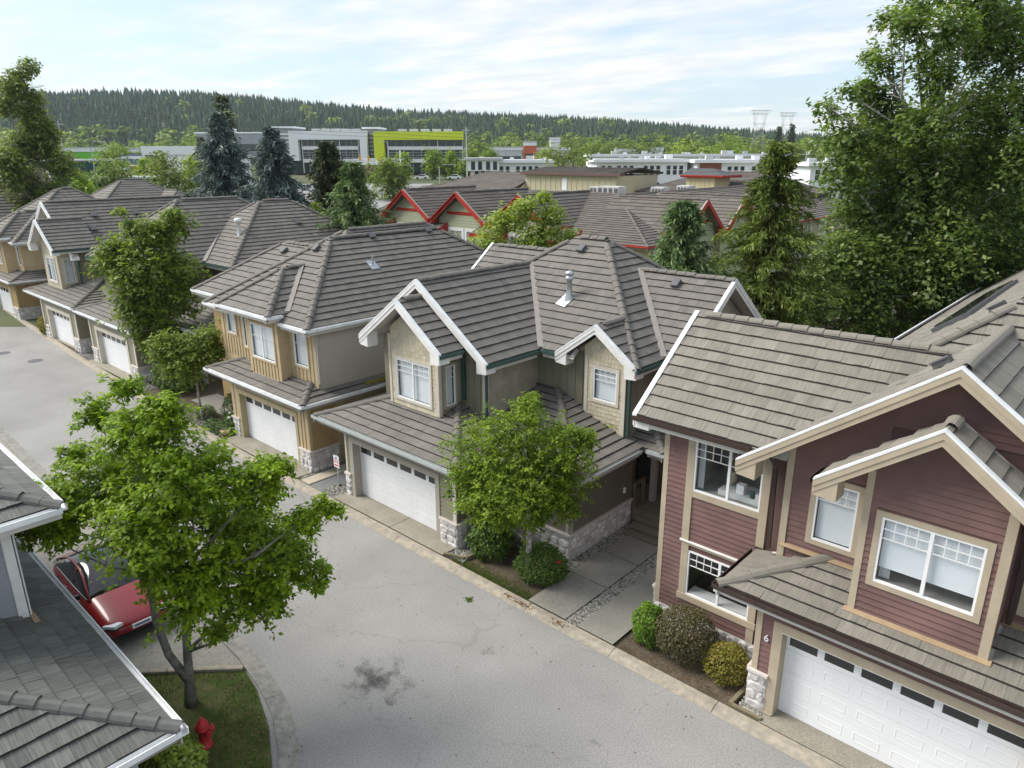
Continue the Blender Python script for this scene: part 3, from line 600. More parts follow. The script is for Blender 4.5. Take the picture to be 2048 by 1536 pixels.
sheet('road', [(16, -14), (16, 13.62), (-29, 13.6), (-42, 14.05), (-52.8, 14.5), (-75, 15.7), (-96, 16.8), (-96, -14)], 0.0, 'asphalt')
sheet('yard', [(16, 13.6), (16, 46), (-96, 46), (-96, 16.7), (-75, 15.6), (-52.8, 14.4), (-42, 13.95), (-29, 13.55)], -.012, 'soil')
# oil stain: soaked into the asphalt, a shape of its own
def stain_mat():
    m = bpy.data.materials.new('oil_stain'); m.use_nodes = True; t = m.node_tree; n = t.nodes; l = t.links; p = n['Principled BSDF']; o = n['Material Output']; p.inputs['Base Color'].default_value = (.05, .05, .05, 1); p.inputs['Roughness'].default_value = .8
    tc = n.new('ShaderNodeTexCoord'); gr = n.new('ShaderNodeTexNoise'); gr.inputs['Scale'].default_value = 2.3; gr.inputs['Detail'].default_value = 7; gr.inputs['Roughness'].default_value = .65; l.new(tc.outputs['Object'], gr.inputs['Vector'])
    uv = n.new('ShaderNodeUVMap'); uv.uv_map = 'uv'; ln = n.new('ShaderNodeVectorMath'); ln.operation = 'LENGTH'; l.new(uv.outputs[0], ln.inputs[0])
    a = n.new('ShaderNodeMath'); a.operation = 'MULTIPLY_ADD'; l.new(gr.outputs[0], a.inputs[0]); a.inputs[1].default_value = 2.6; a.inputs[2].default_value = -.95
    s = n.new('ShaderNodeMath'); s.operation = 'SUBTRACT'; s.use_clamp = True; l.new(a.outputs[0], s.inputs[0]); l.new(ln.outputs['Value'], s.inputs[1])
    k = n.new('ShaderNodeMath'); k.operation = 'MULTIPLY'; k.use_clamp = True; l.new(s.outputs[0], k.inputs[0]); k.inputs[1].default_value = .95
    tr = n.new('ShaderNodeBsdfTransparent'); mx = n.new('ShaderNodeMixShader'); l.new(k.outputs[0], mx.inputs[0]); l.new(tr.outputs[0], mx.inputs[1]); l.new(p.outputs[0], mx.inputs[2]); l.new(mx.outputs[0], o.inputs[0]); MATS['oil_stain'] = m
stain_mat()
for x, y, rx, ry in ((-12.85, 8.85, 2.5, 2.0), (-33, 10.6, 1.8, 1.1), (-7.4, 11.0, .55, .3), (-24, 12.2, 1.2, .4), (-11.5, 11.6, .5, .4)):
    q = B(); q.face([(x-rx, y-ry, .004), (x+rx, y-ry, .004), (x+rx, y+ry, .004), (x-rx, y+ry, .004)], .5, [(-1, -1), (1, -1), (1, 1), (-1, 1)]); tag(q.build('road_stain', 'oil_stain'), kind='structure')
def kerb(line, name='kerb', prof=((0, .004), (.10, .02), (.22, .075), (.40, .08), (.40, -.05)), piece=3.0, side=1, m='concrete'):
    root = bpy.data.objects.new(name, None); C.objects.link(root); tag(root, kind='structure')
    pts = [Vector((x, y, 0)) for x, y in line]; seg = []
    for i in range(len(pts)-1):
        n = max(1, round((pts[i+1]-pts[i]).length/.5))
        for k in range(n): seg.append(pts[i].lerp(pts[i+1], k/n))
    seg.append(pts[-1]); per = max(1, int(piece/.5)); i = 0
    while i < len(seg)-1:
        j = min(i+per, len(seg)-1); q = B(); n = len(prof)
        for k in range(i, j+1):
            d = (seg[min(k+1, len(seg)-1)]-seg[max(k-1, 0)]).normalized(); nn = Vector((-d.y, d.x, 0))*side
            pp = seg[k]+(d*.009 if k == i else (-d*.009 if k == j else Vector((0, 0, 0))))
            for o, z in prof: q.v.append(tuple(pp+nn*o+Vector((0, 0, z))))
        for k in range(j-i):
            for c in range(n-1): q.f.append((k*n+c, k*n+c+1, (k+1)*n+c+1, (k+1)*n+c)); q.t.append(.5); q.uv.append(None)
        q.f.append(tuple(range(n))); q.f.append(tuple((j-i)*n+c for c in range(n))[::-1]); q.t += [.5]*2; q.uv += [None]*2
        q.build('kerb_section', m, root, recalc=True); i = j
    return root
kerb([(-90, 16.35), (-75, 15.5), (-62, 14.88), (-52.8, 14.36), (-42.5, 13.92), (-36, 13.7), (-29, 13.56), (-10, 13.58), (14, 13.64)])
kerb([(-80, 9.4), (-60, 8.5), (-41.5, 7.58), (-34.7, 7.36), (-26, 7.36), (-18, 7.44), (-16.2, 7.36), (-14.65, 7.14), (-13.7, 6.92), (-13.05, 6.66), (-12.4, 6.38), (-11.85, 6.05), (-11.4, 5.6), (-11.1, 5.0), (-11.0, 4.2), (-11.0, -12)], side=-1, prof=((0, .004), (.12, .012), (.30, .04), (.44, .045), (.44, -.05)), m='concrete_grey')
kerb([(-15.75, 6.85), (-16.4, 6.2), (-17.8, 4.75), (-18.6, 3.9)], prof=((0, -.02), (0, .11), (.03, .125), (.12, .125), (.15, .11), (.15, -.02)), piece=2.2, name='garden_kerb')
sheet('parking_pad', [(-40, 3), (-40, 7.0), (-26, 6.9), (-18, 6.95), (-15.9, 6.84), (-16.5, 6.15), (-18.7, 3.8), (-18.7, 0), (-40, 0)], .02, 'slab')
sheet('lawn', [(-15.75, 6.82), (-14.8, 6.66), (-13.4, 6.2), (-12.3, 5.65), (-11.75, 5.1), (-11.5, 4.2), (-11.5, -4), (-18.6, -4), (-18.6, 3.85)], .03, 'lawn')
# drives, walks and beds of the row
def drive(x0, x1, y1, y0=14.03, m='aggregate', joint=None):
    o = sheet('driveway', [(x0, y0), (x1, y0), (x1, y1), (x0, y1)], .068, m)
    if joint:
        for j in joint: q = B(); q.box(j-.012, j+.012, y0+.01, y1-.01, .069, .073); q.build('driveway_joint', 'soil', o)
drive(-22.2, -16.0, 15.0, joint=(-18.8,)); drive(-31.2, -24.9, 15.1); drive(-5.0, 3, 14.75); drive(-50.6, -43.2, 15.3, 14.6); drive(-60, -53.2, 15.35, 15.1); drive(-76, -69, 15.7, 15.5)
wk = sheet('footpath', [(-12.2, 14.04), (-10.8, 14.04), (-10.8, 19.3), (-12.2, 19.3)], .07, 'slab')
for y in (16.12, 17.85): q = B(); q.box(-12.19, -10.81, y-.012, y+.012, .071, .075); q.build('path_joint', 'soil', wk)
sheet('footpath', [(-10.36, 14.04), (-9.15, 14.04), (-9.15, 20), (-10.36, 20)], .065, 'slab')
sheet('footpath', [(-24.9, 14.03), (-22.2, 14.03), (-22.2, 20), (-24.9, 20)], .03, 'blue_slab')
sheet('footpath', [(-53.2, 14.9), (-50.6, 14.75), (-50.6, 20), (-53.2, 20)], .03, 'blue_slab'); sheet('footpath', [(-38, 15.6), (-32, 15.6), (-32, 17.1), (-38, 17.1)], .04, 'slab')
for i, (x0, x1, y0, y1) in enumerate(((-24.6, -24.0, 14.06, 15.5), (-24.6, -24.0, 15.55, 17.0), (-24.6, -24.0, 17.05, 18.5))):
    q = B(); q.box(x0, x1, y0, y1, .02, .07); tag(q.build('paving_slab', 'paver'), ('pale buff paving slab next to the kerb, between ochre and olive houses', 'pale buff paving slab behind the kerbside one, left of the parking sign', 'pale buff paving slab deepest in the gap between ochre and olive houses')[i], 'paving slab', 'buff paving slabs in the side passage')
def pebbles(x0, x1, y0, y1, n, z=.03, s=(.02, .05), seed=1, name='gravel'):
    r = np.random.default_rng(seed); c = np.stack([r.uniform(x0, x1, n), r.uniform(y0, y1, n), np.full(n, z)], 1); sz = r.uniform(*s, n)
    O = np.array([(1, 0, 0), (0, 1, 0), (-1, 0, 0), (0, -1, 0)], float); V = []
    ang = r.uniform(0, 6.28, n); ca, sa = np.cos(ang), np.sin(ang); rx = sz*r.uniform(.7, 1.4, n); ry = sz*r.uniform(.6, 1.1, n); rz = sz*r.uniform(.4, .8, n)
    def P(ox, oy, oz): return c+np.stack([ox*rx*ca-oy*ry*sa, ox*rx*sa+oy*ry*ca, oz*rz], 1)
    top = P(.1, .1, 1); ring = [P(math.cos(t), math.sin(t), 0) for t in (0, 1.2, 2.4, 3.7, 5.0)]
    for i in range(5): V.append(np.stack([ring[i], ring[(i+1) % 5], top], 1))
    V = np.stack(V, 1).reshape(-1, 3); return tag(np_mesh(name, V, 3, np.repeat(r.random(n), 5), 'pebble'), kind='stuff')
pebbles(-10.8, -10.37, 14.06, 19.4, 2600, seed=2); pebbles(-12.75, -12.22, 16.2, 20, 1500, seed=3); pebbles(-5.6, -4.95, 14.15, 15.1, 500, .05, seed=4); pebbles(-16.1, -15.2, 14.2, 15.0, 600, .03, seed=5)
pebbles(-23.2, -22.15, 14.1, 15.0, 500, .04, seed=6); pebbles(-25.5, -24.7, 14.3, 15.4, 500, .04, seed=7); pebbles(-36.5, -31.2, 13.95, 15.2, 900, .0, seed=8); pebbles(-16, -13, 16.1, 16.6, 500, .03, seed=9); pebbles(-43.2, -41.5, 14.5, 15.3, 300, .03, seed=10); pebbles(-53, -51, 14.8, 15.6, 500, .04, seed=11)
def timber_edge(label, a, c):
    q = B(); q.bar((*a, .06), (*c, .06), .1, .12); tag(q.build('timber_edging', 'timber'), label, 'edging')
timber_edge('weathered timber edging between pebbles and soil bed by red house garage', (-5.76, 14.12), (-5.68, 15.6)); timber_edge('weathered timber edging along kerb in front of red house pebbles', (-5.70, 14.1), (-4.98, 14.12))
timber_edge('short weathered timber edging at pebble corner of olive house', (-16.0, 14.12), (-15.3, 14.36)); timber_edge('weathered timber edging beside the glossy bush of olive house', (-15.25, 14.4), (-15.2, 15.2))
# ---------------------------------------------------------------- red house
H = thing('red_house', 'dark red lap sided house with tan trim and house number 6', 'house', (-3, 18, 0))
blk = [Block(-9.75, -1, 15.5, 21.5, 6.15, .762, 'SN'), Block(-6.55, 1.63, 14.95, 22, 5.97, .735, 'EW'), Block(-4.48, -.28, 14.05, 16.4, 6.45, .75, 'EW'), Block(-6.8, 2.0, 15.6, 48, 6.2, .75, 'SEWN')]
rf = make_roof(H, blk, 'tile_warm', 'brown_metal', 'soffit', rakes=((0, 'W', 'white_trim', 'white_metal'), (1, 'S', 'tan_trim', 'white_metal'), (2, 'S', 'tan_trim', 'white_metal')), seed=11)
q = B(); q.bar((-6.96, 21.6, 6.27), (-6.96, 48, 6.27), .05, .09); q.build('eave_flashing', 'white_metal', rf)
s = B(); nv = Vector((-.6, 0, .8)); dv = Vector((.8, 0, .6)); cs = Vector((-4.3, 27.1, 6.2+.75*2.5))
s.obox(cs+nv*.10, dv*.55, (0, 3.7, 0), nv*.07); sk_ = s.build('skylight', 'vent_dark', rf); s = B(); s.obox(cs+nv*.19, dv*.46, (0, 3.55, 0), nv*.02); s.build('skylight_pane', 'dark_glass', sk_)
vent_box(rf, blk[1], 'W', -3.15, 16.9); vent_box(rf, blk[3], 'W', -5.6, 23.2); vent_box(rf, blk[3], 'W', -2.9, 20.6)
low = [Block(-6.27, 3.2, 13.95, 15.95, 3.27, .335, 'SW')]
def rskip(bi, k, x, y): return (-3.6 < x < -1.15 and y > 14.75) or (x > -5.5 and y > 15.75) or (x < -5.5 and y > 15.9)
rl = make_roof(H, low, 'tile_warm', 'brown_metal', 'soffit', seed=12, skip=rskip, single=160)
hR1 = {'S': [(-8.18, -6.34, 4.28, 5.75), (-8.16, -6.33, 1.13, 2.49)]}
w1 = walls(H, -9.09, -.5, 16.06, 27, 0, 6.3, 'red_wall', hR1, 'SWN'); gable_wall(H, 'W', -9.09, 16.06, 20.95, 6.3, 8.15, 'red_wall')
courses(w1, 'S', 16.06, [(-8.95, .52), (-6.13, .52), (-6.13, 5.95), (-8.95, 5.95)], .148, 'red_siding', [(-8.39, -6.13, 4.1, 5.95), (-8.39, -6.13, .98, 2.75), (-8.39, -8.18, 2.7, 4.2), (-6.34, -6.1, 2.7, 4.2)])
wn = window(H, 'S', 16.06, -8.18, -6.34, 4.28, 5.75, None, mull=(-7.22,), grid=4, blind=None, room='interior', depth=1.6, gz=.22, curtain=[(-8.12, -7.95)])
q = B(); q.box(-7.6, -6.4, 16.3, 17.0, 4.25, 4.42); q.build('desk', 'white_trim', wn); q = B(); q.lathe((-7.45, 16.75, 4.42), [(.05, 0), (.05, .12), (.15, .14), (.12, .42), (.0, .42)], 10); q.build('desk_lamp', 'tan_trim', wn)
q = B(); q.box(-7.15, -6.95, 16.4, 16.6, 4.42, 4.66); q.build('white_jar', 'white_pvc', wn); q = B(); q.box(-6.75, -6.66, 16.35, 16.43, 4.42, 4.60); q.build('green_bottle', 'far_teal', wn); q = B(); q.box(-6.6, -6.45, 16.33, 16.47, 4.42, 4.58); q.build('white_box', 'white_trim', wn)
for a_, z0_, z1_ in (((-8.39, -8.18), 2.76, 5.93), ((-6.34, -6.13), 3.35, 5.93)): board(H, 'window_post', 'tan_trim', 'S', 16.06, *a_, z0_, z1_, 0, .05)
board(H, 'window_head', 'tan_trim', 'S', 16.06, -8.18, -6.34, 5.75, 5.93, 0, .045); board(H, 'window_sill', 'tan_trim', 'S', 16.06, -8.18, -6.34, 4.10, 4.28, 0, .047)
wn2 = window(H, 'S', 16.06, -8.16, -6.33, 1.13, 2.49, None, mull=(-7.22,), grid=4, blind=None, room='interior_dark', depth=1.4, gz=.2)
q = B(); q.box(-8.1, -6.4, 16.12, 16.45, 1.10, 1.20); q.build('sill_shelf', 'white_trim', wn2); q = B(); q.box(-7.05, -6.85, 16.7, 16.8, 1.2, 1.75); q.build('cushion', 'far_red', wn2); q = B(); q.box(-6.75, -6.5, 16.6, 16.9, 1.2, 1.85); q.build('chair_back', 'tan_trim', wn2)
for nm, a0, a1, z0, z1, o1 in (('window_post', -8.37, -8.16, .95, 2.66, .05), ('window_post', -6.33, -6.13, .42, 2.66, .05), ('window_head', -8.37, -6.13, 2.66, 2.74, .05), ('window_sill', -8.40, -6.10, .95, 1.13, .075), ('corner_board', -9.10, -8.95, .52, 5.95, .03)): board(H, nm, 'tan_trim', 'S', 16.06, a0, a1, z0, z1, 0, o1)
board(H, 'drip_cap', 'white_trim', 'S', 16.06, -8.42, -6.1, 2.745, 2.78, 0, .09)
stone_base(H, 'S', 16.06, -9.09, -5.4, 0, .50, 21, cap=False); stone_base(H, 'W', -9.09, 16.06, 20, 0, .88, 22)
w2 = walls(H, -5.65, 1.4, 15.7, 16.05, 3.2, 6.2, 'red_wall', {'S': [(-4.93, -4.03, 4.25, 5.74), (-.76, .7, 4.25, 5.6)]}, 'SW'); gable_wall(w2, 'S', 15.7, -6.0, 1.1, 6.2, 8.72, 'red_wall')
courses(w2, 'S', 15.7, [(-5.5, 3.55), (1.4, 3.55), (1.4, 6.15), (-2.45, 8.68), (-5.5, 6.55)], .148, 'red_siding', [(-5.04, -3.92, 4.13, 5.86), (-.9, .9, 4.1, 5.75), (-3.6, -1.15, 3.4, 7.3)], seed=4)
board(H, 'corner_board', 'tan_trim', 'S', 15.7, -5.66, -5.5, 3.35, 6.5, 0, .05)
window(H, 'S', 15.7, -4.93, -4.03, 4.25, 5.74, 'tan_trim', .12, grid=4, gz=.2); window(H, 'S', 15.7, -.76, .7, 4.25, 5.6, 'tan_trim', .12, mull=(0,), grid=4, gz=.2)
w3 = walls(H, -3.65, -1.11, 14.65, 15.72, 3.3, 6.55, 'red_wall', {'S': [(-3.27, -1.45, 4.36, 5.83)]}, 'SEW'); gable_wall(w3, 'S', 14.65, -3.75, -1.01, 6.55, 7.62, 'red_wall')
courses(w3, 'S', 14.65, [(-3.52, 3.5), (-1.24, 3.5), (-1.24, 6.8), (-2.38, 7.65), (-3.52, 6.8)], .148, 'red_siding', [(-3.38, -1.33, 4.25, 5.94)], seed=5); courses(w3, 'E', -1.11, [(14.66, 3.5), (15.68, 3.5), (15.68, 6.5), (14.66, 6.5)], .148, 'red_siding', seed=6)
window(H, 'S', 14.65, -3.27, -1.45, 4.36, 5.83, 'tan_trim', .12, mull=(-2.36,), grid=4, gz=.21, bl=(0, .80), room='interior', depth=.8, curtain=[(-3.2, -3.0)])
board(H, 'corner_board', 'tan_trim', 'S', 14.65, -3.66, -3.52, 3.42, 6.75, 0, .035); board(H, 'corner_board', 'tan_trim', 'S', 14.65, -1.24, -1.09, 3.42, 6.75, 0, .035); board(H, 'corner_board', 'tan_trim', 'E', -1.11, 14.61, 14.75, 3.42, 6.5, .02, .04)
for a, c in (((-3.72, 14.58, 3.53), (-1.0, 14.58, 3.53)), ((-5.6, 15.63, 3.9), (-3.7, 15.63, 3.9)), ((-1.05, 15.63, 3.9), (1.4, 15.63, 3.9))):
    q = B(); q.bar(a, c, .15, .02, up=(0, -.335, 1)); q.build('step_flashing', 'copper', rl)
w4 = walls(H, -5.46, 3, 14.45, 16.0, 0, 3.3, 'red_wall', {'S': [(-4.84, -.12, 0, 2.40)]}, 'SEW'); q = B(); q.box(-4.84, -.12, 14.78, 14.9, 0, 2.4); 
garage_door(H, 14.74, -4.84, -.12, .05, 2.40, wy=14.45, rm='tan_trim')
courses(w4, 'S', 14.45, [(-5.33, 1.12), (-5.06, 1.12), (-5.06, 3.1), (-5.33, 3.1)], .148, 'red_siding', seed=8); courses(w4, 'S', 14.45, [(-5.06, 2.62), (2, 2.62), (2, 3.1), (-5.06, 3.1)], .148, 'red_siding', seed=9)
for nm, a0, a1, z0, z1, o1 in (('corner_board', -5.47, -5.33, 1.1, 3.1, .04), ('door_jamb', -5.06, -4.84, .02, 2.62, .05), ('door_head', -4.84, .1, 2.40, 2.62, .048), ('door_jamb', -.12, .1, .02, 2.40, .05)): board(H, nm, 'tan_trim', 'S', 14.45, a0, a1, z0, z1, 0, o1)
board(H, 'door_drip', 'white_trim', 'S', 14.45, -4.86, -.1, 2.385, 2.40, 0, .055)
stone_base(H, 'S', 14.45, -5.46, -5.06, 0, 1.05, 23, ext=(.06, 0)); stone_base(H, 'W', -5.46, 14.45, 16.0, 0, 1.05, 24); board(H, 'pier_footing', 'concrete', 'S', 14.45, -5.52, -4.86, 0, .1, 0, .1)
downspout(H, [(-6.02, 15.55, 6.0), (-5.9, 15.62, 5.75), (-5.85, 15.62, 3.65)], 'brown_metal'); downspout(H, [(-5.75, 14.6, 3.2), (-5.62, 15.2, 2.9), (-5.62, 15.9, 2.8), (-5.62, 15.95, .1)], 'brown_metal'); downspout(H, [(-.95, 14.9, 6.3), (-.95, 15.6, 6.0), (-.95, 15.6, 3.9)], 'brown_metal')
HN = (H,)
# ---------------------------------------------------------------- olive house
H = thing('olive_house', 'olive and cream shingled house with white gables and green gutters', 'house', (-18, 20, 0))
gb = [Block(-23.25, -12.25, 19.45, 29.0, 6.0, .73, 'SEWN'), Block(-23.3, -16.37, 16.6, 23.5, 5.98, .715, 'EW'), Block(-21.78, -17.42, 15.45, 18.2, 6.35, .73, 'EW'), Block(-15.6, -12.25, 19.4, 22.2, 6.0, .73, 'EW'), Block(-16.5, -11.5, 21.2, 27.8, 6.0, .73, 'SN'), Block(-24.0, -18, 21.4, 28.4, 6.0, .77, 'SN')]
WT = ('white_trim', 'white_metal')
rf = make_roof(H, gb, 'tile', 'green_metal', 'soffit', rakes=((1, 'S', *WT), (2, 'S', *WT), (3, 'S', *WT), (4, 'E', *WT), (5, 'W', *WT)), seed=21)
valley(rf, (-16.37, 19.45, 5.99), (-19.75, 22.83, 8.42)); valley(rf, (-12.3, 21.2, 6.02), (-15.5, 24.45, 8.38)); valley(rf, (-15.6, 19.42, 6.0), (-13.95, 21.1, 7.2), .12)
q = B(); q.lathe((-16.71, 21.5, 7.3), [(.22, 0), (.17, .25), (.11, .5), (.105, .95), (.16, .96), (.16, 1.06), (.12, 1.08), (.12, 1.14), (.17, 1.15), (.17, 1.24), (.05, 1.30)], 14); q.build('flue_pipe', 'galv', rf, smooth=True)
q = B(); q.bar((-16.85, 21.12, 7.30), (-16.75, 21.6, 7.63), .5, .03, up=(0, -.6, .8)); q.build('flue_flashing', 'galv', rf)
vent_box(rf, gb[0], 'S', -17.75, 23.6); vent_box(rf, gb[4], 'S', -13.6, 24.0)
low = [Block(-23.3, -15.4, 14.2, 20.0, 3.15, .335, 'SWE'), Block(-22.5, -12.13, 16.15, 20.1, 3.15, .335, 'SE'), Block(-14.5, -11.3, 19.9, 24, 3.15, .335, 'SE')]
def gskip(bi, k, x, y): return (-22.6 < x < -17.0 and y > 17.3) or (-20.8 < x < -18.2 and y > 16.15) or y > 20.15 and x < -13.0 or (-14.5 < x < -12.95 and y > 19.85)
rl = make_roof(H, low, 'tile', 'gutter_grey', 'soffit_dark', seed=22, skip=gskip, single=220)
w1 = walls(H, -22.15, -15.95, 14.7, 20, 0, 3.25, 'olive_dark', {'S': [(-21.65, -16.95, 0, 2.34)]}, 'SEW'); w2 = walls(H, -15.95, -12.73, 16.67, 20.3, 0, 3.3, 'olive_dark', {'S': [(-15.35, -14.75, 1.15, 2.45)]}, 'SEN')
garage_door(H, 15.0, -21.65, -16.95, .06, 2.32, wy=14.7, rm='grey_trim'); 
for a0, a1, z0, z1, nm in ((-21.87, -21.65, .02, 2.56, 'door_jamb'), (-16.95, -16.75, .02, 2.34, 'door_jamb'), (-21.65, -16.75, 2.34, 2.56, 'door_head')): board(H, nm, 'grey_trim', 'S', 14.7, a0, a1, z0, z1, 0, .05)
for a0, a1 in ((-22.16, -22.05), (-16.10, -15.94)): board(H, 'corner_board', 'cream_trim', 'S', 14.7, a0, a1, .98, 3.1, 0, .04)
courses(w1, 'S', 14.7, [(-22.05, .98), (-21.87, .98), (-21.87, 3.1), (-22.05, 3.1)], .15, 'olive', seed=31); courses(w1, 'S', 14.7, [(-16.75, .98), (-16.10, .98), (-16.10, 3.1), (-16.75, 3.1)], .15, 'olive', seed=32); courses(w1, 'S', 14.7, [(-21.87, 2.56), (-16.75, 2.56), (-16.75, 3.1), (-21.87, 3.1)], .15, 'olive', seed=33)
stone_base(H, 'S', 14.7, -22.15, -21.87, 0, .92, 41, ext=(.06, 0)); stone_base(H, 'W', -22.15, 14.7, 16.5, 0, .92, 42); stone_base(H, 'S', 14.7, -16.75, -15.95, 0, .92, 43, ext=(0, .06)); stone_base(H, 'E', -15.95, 14.7, 16.6, 0, .92, 44)
stone_base(H, 'S', 16.67, -15.9, -12.73, 0, .92, 45, ext=(0, .06)); stone_base(H, 'E', -12.73, 16.67, 20.2, 0, .92, 46)
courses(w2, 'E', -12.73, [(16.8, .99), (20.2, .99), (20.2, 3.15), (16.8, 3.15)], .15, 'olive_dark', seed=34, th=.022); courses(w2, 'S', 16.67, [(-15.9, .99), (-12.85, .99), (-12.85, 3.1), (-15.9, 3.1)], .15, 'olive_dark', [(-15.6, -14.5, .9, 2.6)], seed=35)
board(H, 'corner_board', 'grey_trim', 'S', 16.67, -12.86, -12.70, .99, 3.15, 0, .04); board(H, 'corner_board', 'grey_trim', 'E', -12.73, 16.63, 16.8, .99, 3.15, 0, .04); board(H, 'corner_board', 'grey_trim', 'S', 16.67, -14.5, -14.3, .55, 3.0, 0, .07)
window(H, 'S', 16.67, -15.35, -14.75, 1.15, 2.45, 'grey_trim', .14, blind='blind'); q = B(); q.box(-12.73, -12.66, 19.7, 19.8, 1.35, 1.55); q.build('outside_tap_box', 'white_pvc', H)
wB = walls(H, -22.7, -16.97, 17.2, 20, 3.2, 6.35, 'olive', faces='SEW'); gable_wall(wB, 'S', 17.2, -22.9, -16.77, 6.35, 8.25, 'olive')
battens(wB, 'S', 17.2, -18.15, -16.97, 4.0, 6.2, .30, 'olive', th=.03); board(H, 'corner_board', 'cream_trim', 'S', 17.2, -17.11, -16.95, 4.0, 6.15, 0, .04); board(H, 'corner_board', 'cream_trim', 'E', -16.97, 17.17, 17.3, 4.0, 6.1, .0, .04)
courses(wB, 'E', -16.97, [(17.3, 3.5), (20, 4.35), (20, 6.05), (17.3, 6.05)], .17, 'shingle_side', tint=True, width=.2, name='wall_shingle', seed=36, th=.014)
hA = {'S': [(-20.46, -18.60, 4.14, 5.63)], 'E': [(16.36, 16.82, 4.18, 5.66)]}
wA = walls(H, -20.87, -18.17, 16.05, 17.3, 3.5, 6.5, 'shingle_back', hA, 'SEW'); gable_wall(wA, 'S', 16.05, -21.0, -18.04, 6.5, 7.60, 'shingle_back')
courses(wA, 'S', 16.05, [(-20.76, 3.85), (-18.28, 3.85), (-18.28, 6.65), (-19.58, 7.62), (-20.76, 6.75)], .155, 'shingle', [(-20.56, -18.5, 4.04, 5.73)], .19, 'wall_shingle', 37, .016, True, .02)
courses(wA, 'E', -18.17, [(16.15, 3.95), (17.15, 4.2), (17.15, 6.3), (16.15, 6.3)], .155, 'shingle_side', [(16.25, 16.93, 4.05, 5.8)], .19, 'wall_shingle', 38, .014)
window(H, 'S', 16.05, -20.46, -18.60, 4.14, 5.63, 'cream_trim', .10, mull=(-19.53,), grid=3, gz=.2); window(H, 'E', -18.17, 16.36, 16.82, 4.18, 5.66, 'grey_trim', .10, grid=2, gz=.2)
for f, c, a0, a1 in (('S', 16.05, -20.88, -20.76), ('S', 16.05, -18.28, -18.15), ('E', -18.17, 16.02, 16.15)): board(H, 'corner_board', 'cream_trim', f, c, a0, a1, 3.85, 6.5, 0, .035)
wM = walls(H, -22.7, -12.87, 20, 28.4, 2.5, 6.3, 'olive', faces='SENW'); battens(wM, 'S', 20, -16.95, -14.5, 3.6, 6.1, .36, 'olive', th=.03)
battens(wM, 'E', -12.87, 20.1, 25, 3.3, 6.2, .4, 'olive'); window(H, 'E', -12.80, 22.0, 23.2, 4.2, 5.7, 'cream_trim', .12, mull=(22.6,))
hC = {'S': [(-14.18, -13.19, 4.54, 5.70)]}
wC = walls(H, -14.55, -12.85, 19.75, 20.02, 3.2, 6.2, 'shingle_back', hC, 'SEW'); gable_wall(wC, 'S', 19.75, -14.95, -12.85, 6.2, 6.98, 'shingle_back')
courses(wC, 'S', 19.75, [(-14.43, 3.5), (-12.97, 3.5), (-12.97, 6.2), (-13.92, 6.95), (-14.6, 6.4)], .155, 'shingle', [(-14.28, -13.09, 4.44, 5.8)], .17, 'wall_shingle', 39, .016, True, .02)
window(H, 'S', 19.75, -14.18, -13.19, 4.54, 5.70, 'cream_trim', .10, grid=4, gz=.19)
board(H, 'corner_board', 'cream_trim', 'S', 19.75, -14.56, -14.43, 3.5, 6.1, 0, .035); board(H, 'corner_board', 'cream_trim', 'S', 19.75, -12.97, -12.83, 3.4, 6.1, 0, .035)
wD = walls(H, -16, -12.05, 21.8, 27.2, 3, 6.3, 'olive', faces='SEN'); gable_wall(wD, 'E', -12.05, 21.8, 27.2, 6.3, 8.1, 'grey_trim'); wE = walls(H, -23.4, -20, 22, 27.8, 0, 6.3, 'olive', faces='SWN'); gable_wall(wE, 'W', -23.4, 22, 27.8, 6.3, 8.3, 'olive')
downspout(H, [(-16.55, 17.15, 5.85), (-16.9, 17.15, 5.6), (-16.9, 17.15, 3.8)], 'green_metal'); downspout(H, [(-17.9, 17.0, 6.2), (-18.0, 17.1, 5.9), (-18.0, 17.1, 4.3)], 'green_metal', .055); downspout(H, [(-12.5, 19.75, 5.9), (-12.72, 19.8, 5.6), (-12.72, 19.8, 3.5)], 'green_metal', .05)
# porch, steps and railing
walls(H, -15, -13.4, 20.2, 26, 0, 3.3, 'olive_dark', faces='E'); board(H, 'entry_door', 'dark_glass', 'E', -13.38, 21.6, 22.6, .6, 2.7, 0, .05); board(H, 'entry_curtain_wall', 'curtain', 'E', -13.36, 20.4, 21.2, .6, 2.8, 0, .03)
for i in range(8): q = B(); q.box(-13.4, -10.95, 20.32+i*.34, 20.64+i*.34, .5, .56); q.build('porch_plank', 'deck_wood', H)
q = B(); q.box(-13.4, -10.97, 20.33, 23.0, 0, .49); q.build('porch_base', 'deck_wood', H)
for i in range(3):
    q = B(); q.box(-12.36, -11.02, 19.25+i*.36, 19.62+i*.36, .08+.14*i, .14+.14*i); q.build('stair_tread', 'deck_wood', H); q = B(); q.box(-12.30, -11.08, 19.30+i*.36, 20.32, 0, .079+.14*i); q.build('stair_riser', 'deck_wood', H)
for x, y in ((-12.45, 21.3), (-11.35, 21.3)): q = B(); q.box(x-.1, x+.1, y-.1, y+.1, .56, 3.1); q.build('porch_post', 'grey_trim', H)
for y in (20.35, 20.95): q = B(); q.box(-12.68, -12.6, y-.04, y+.04, .5, 1.5); q.build('railing_post', 'timber', H)
q = B(); q.box(-12.7, -12.58, 20.3, 21.05, 1.5, 1.56); q.build('handrail', 'timber', H)
for i in range(3): q = B(); q.box(-12.655, -12.625, 20.48+i*.16, 20.51+i*.16, .6, 1.5); q.build('baluster', 'timber', H)
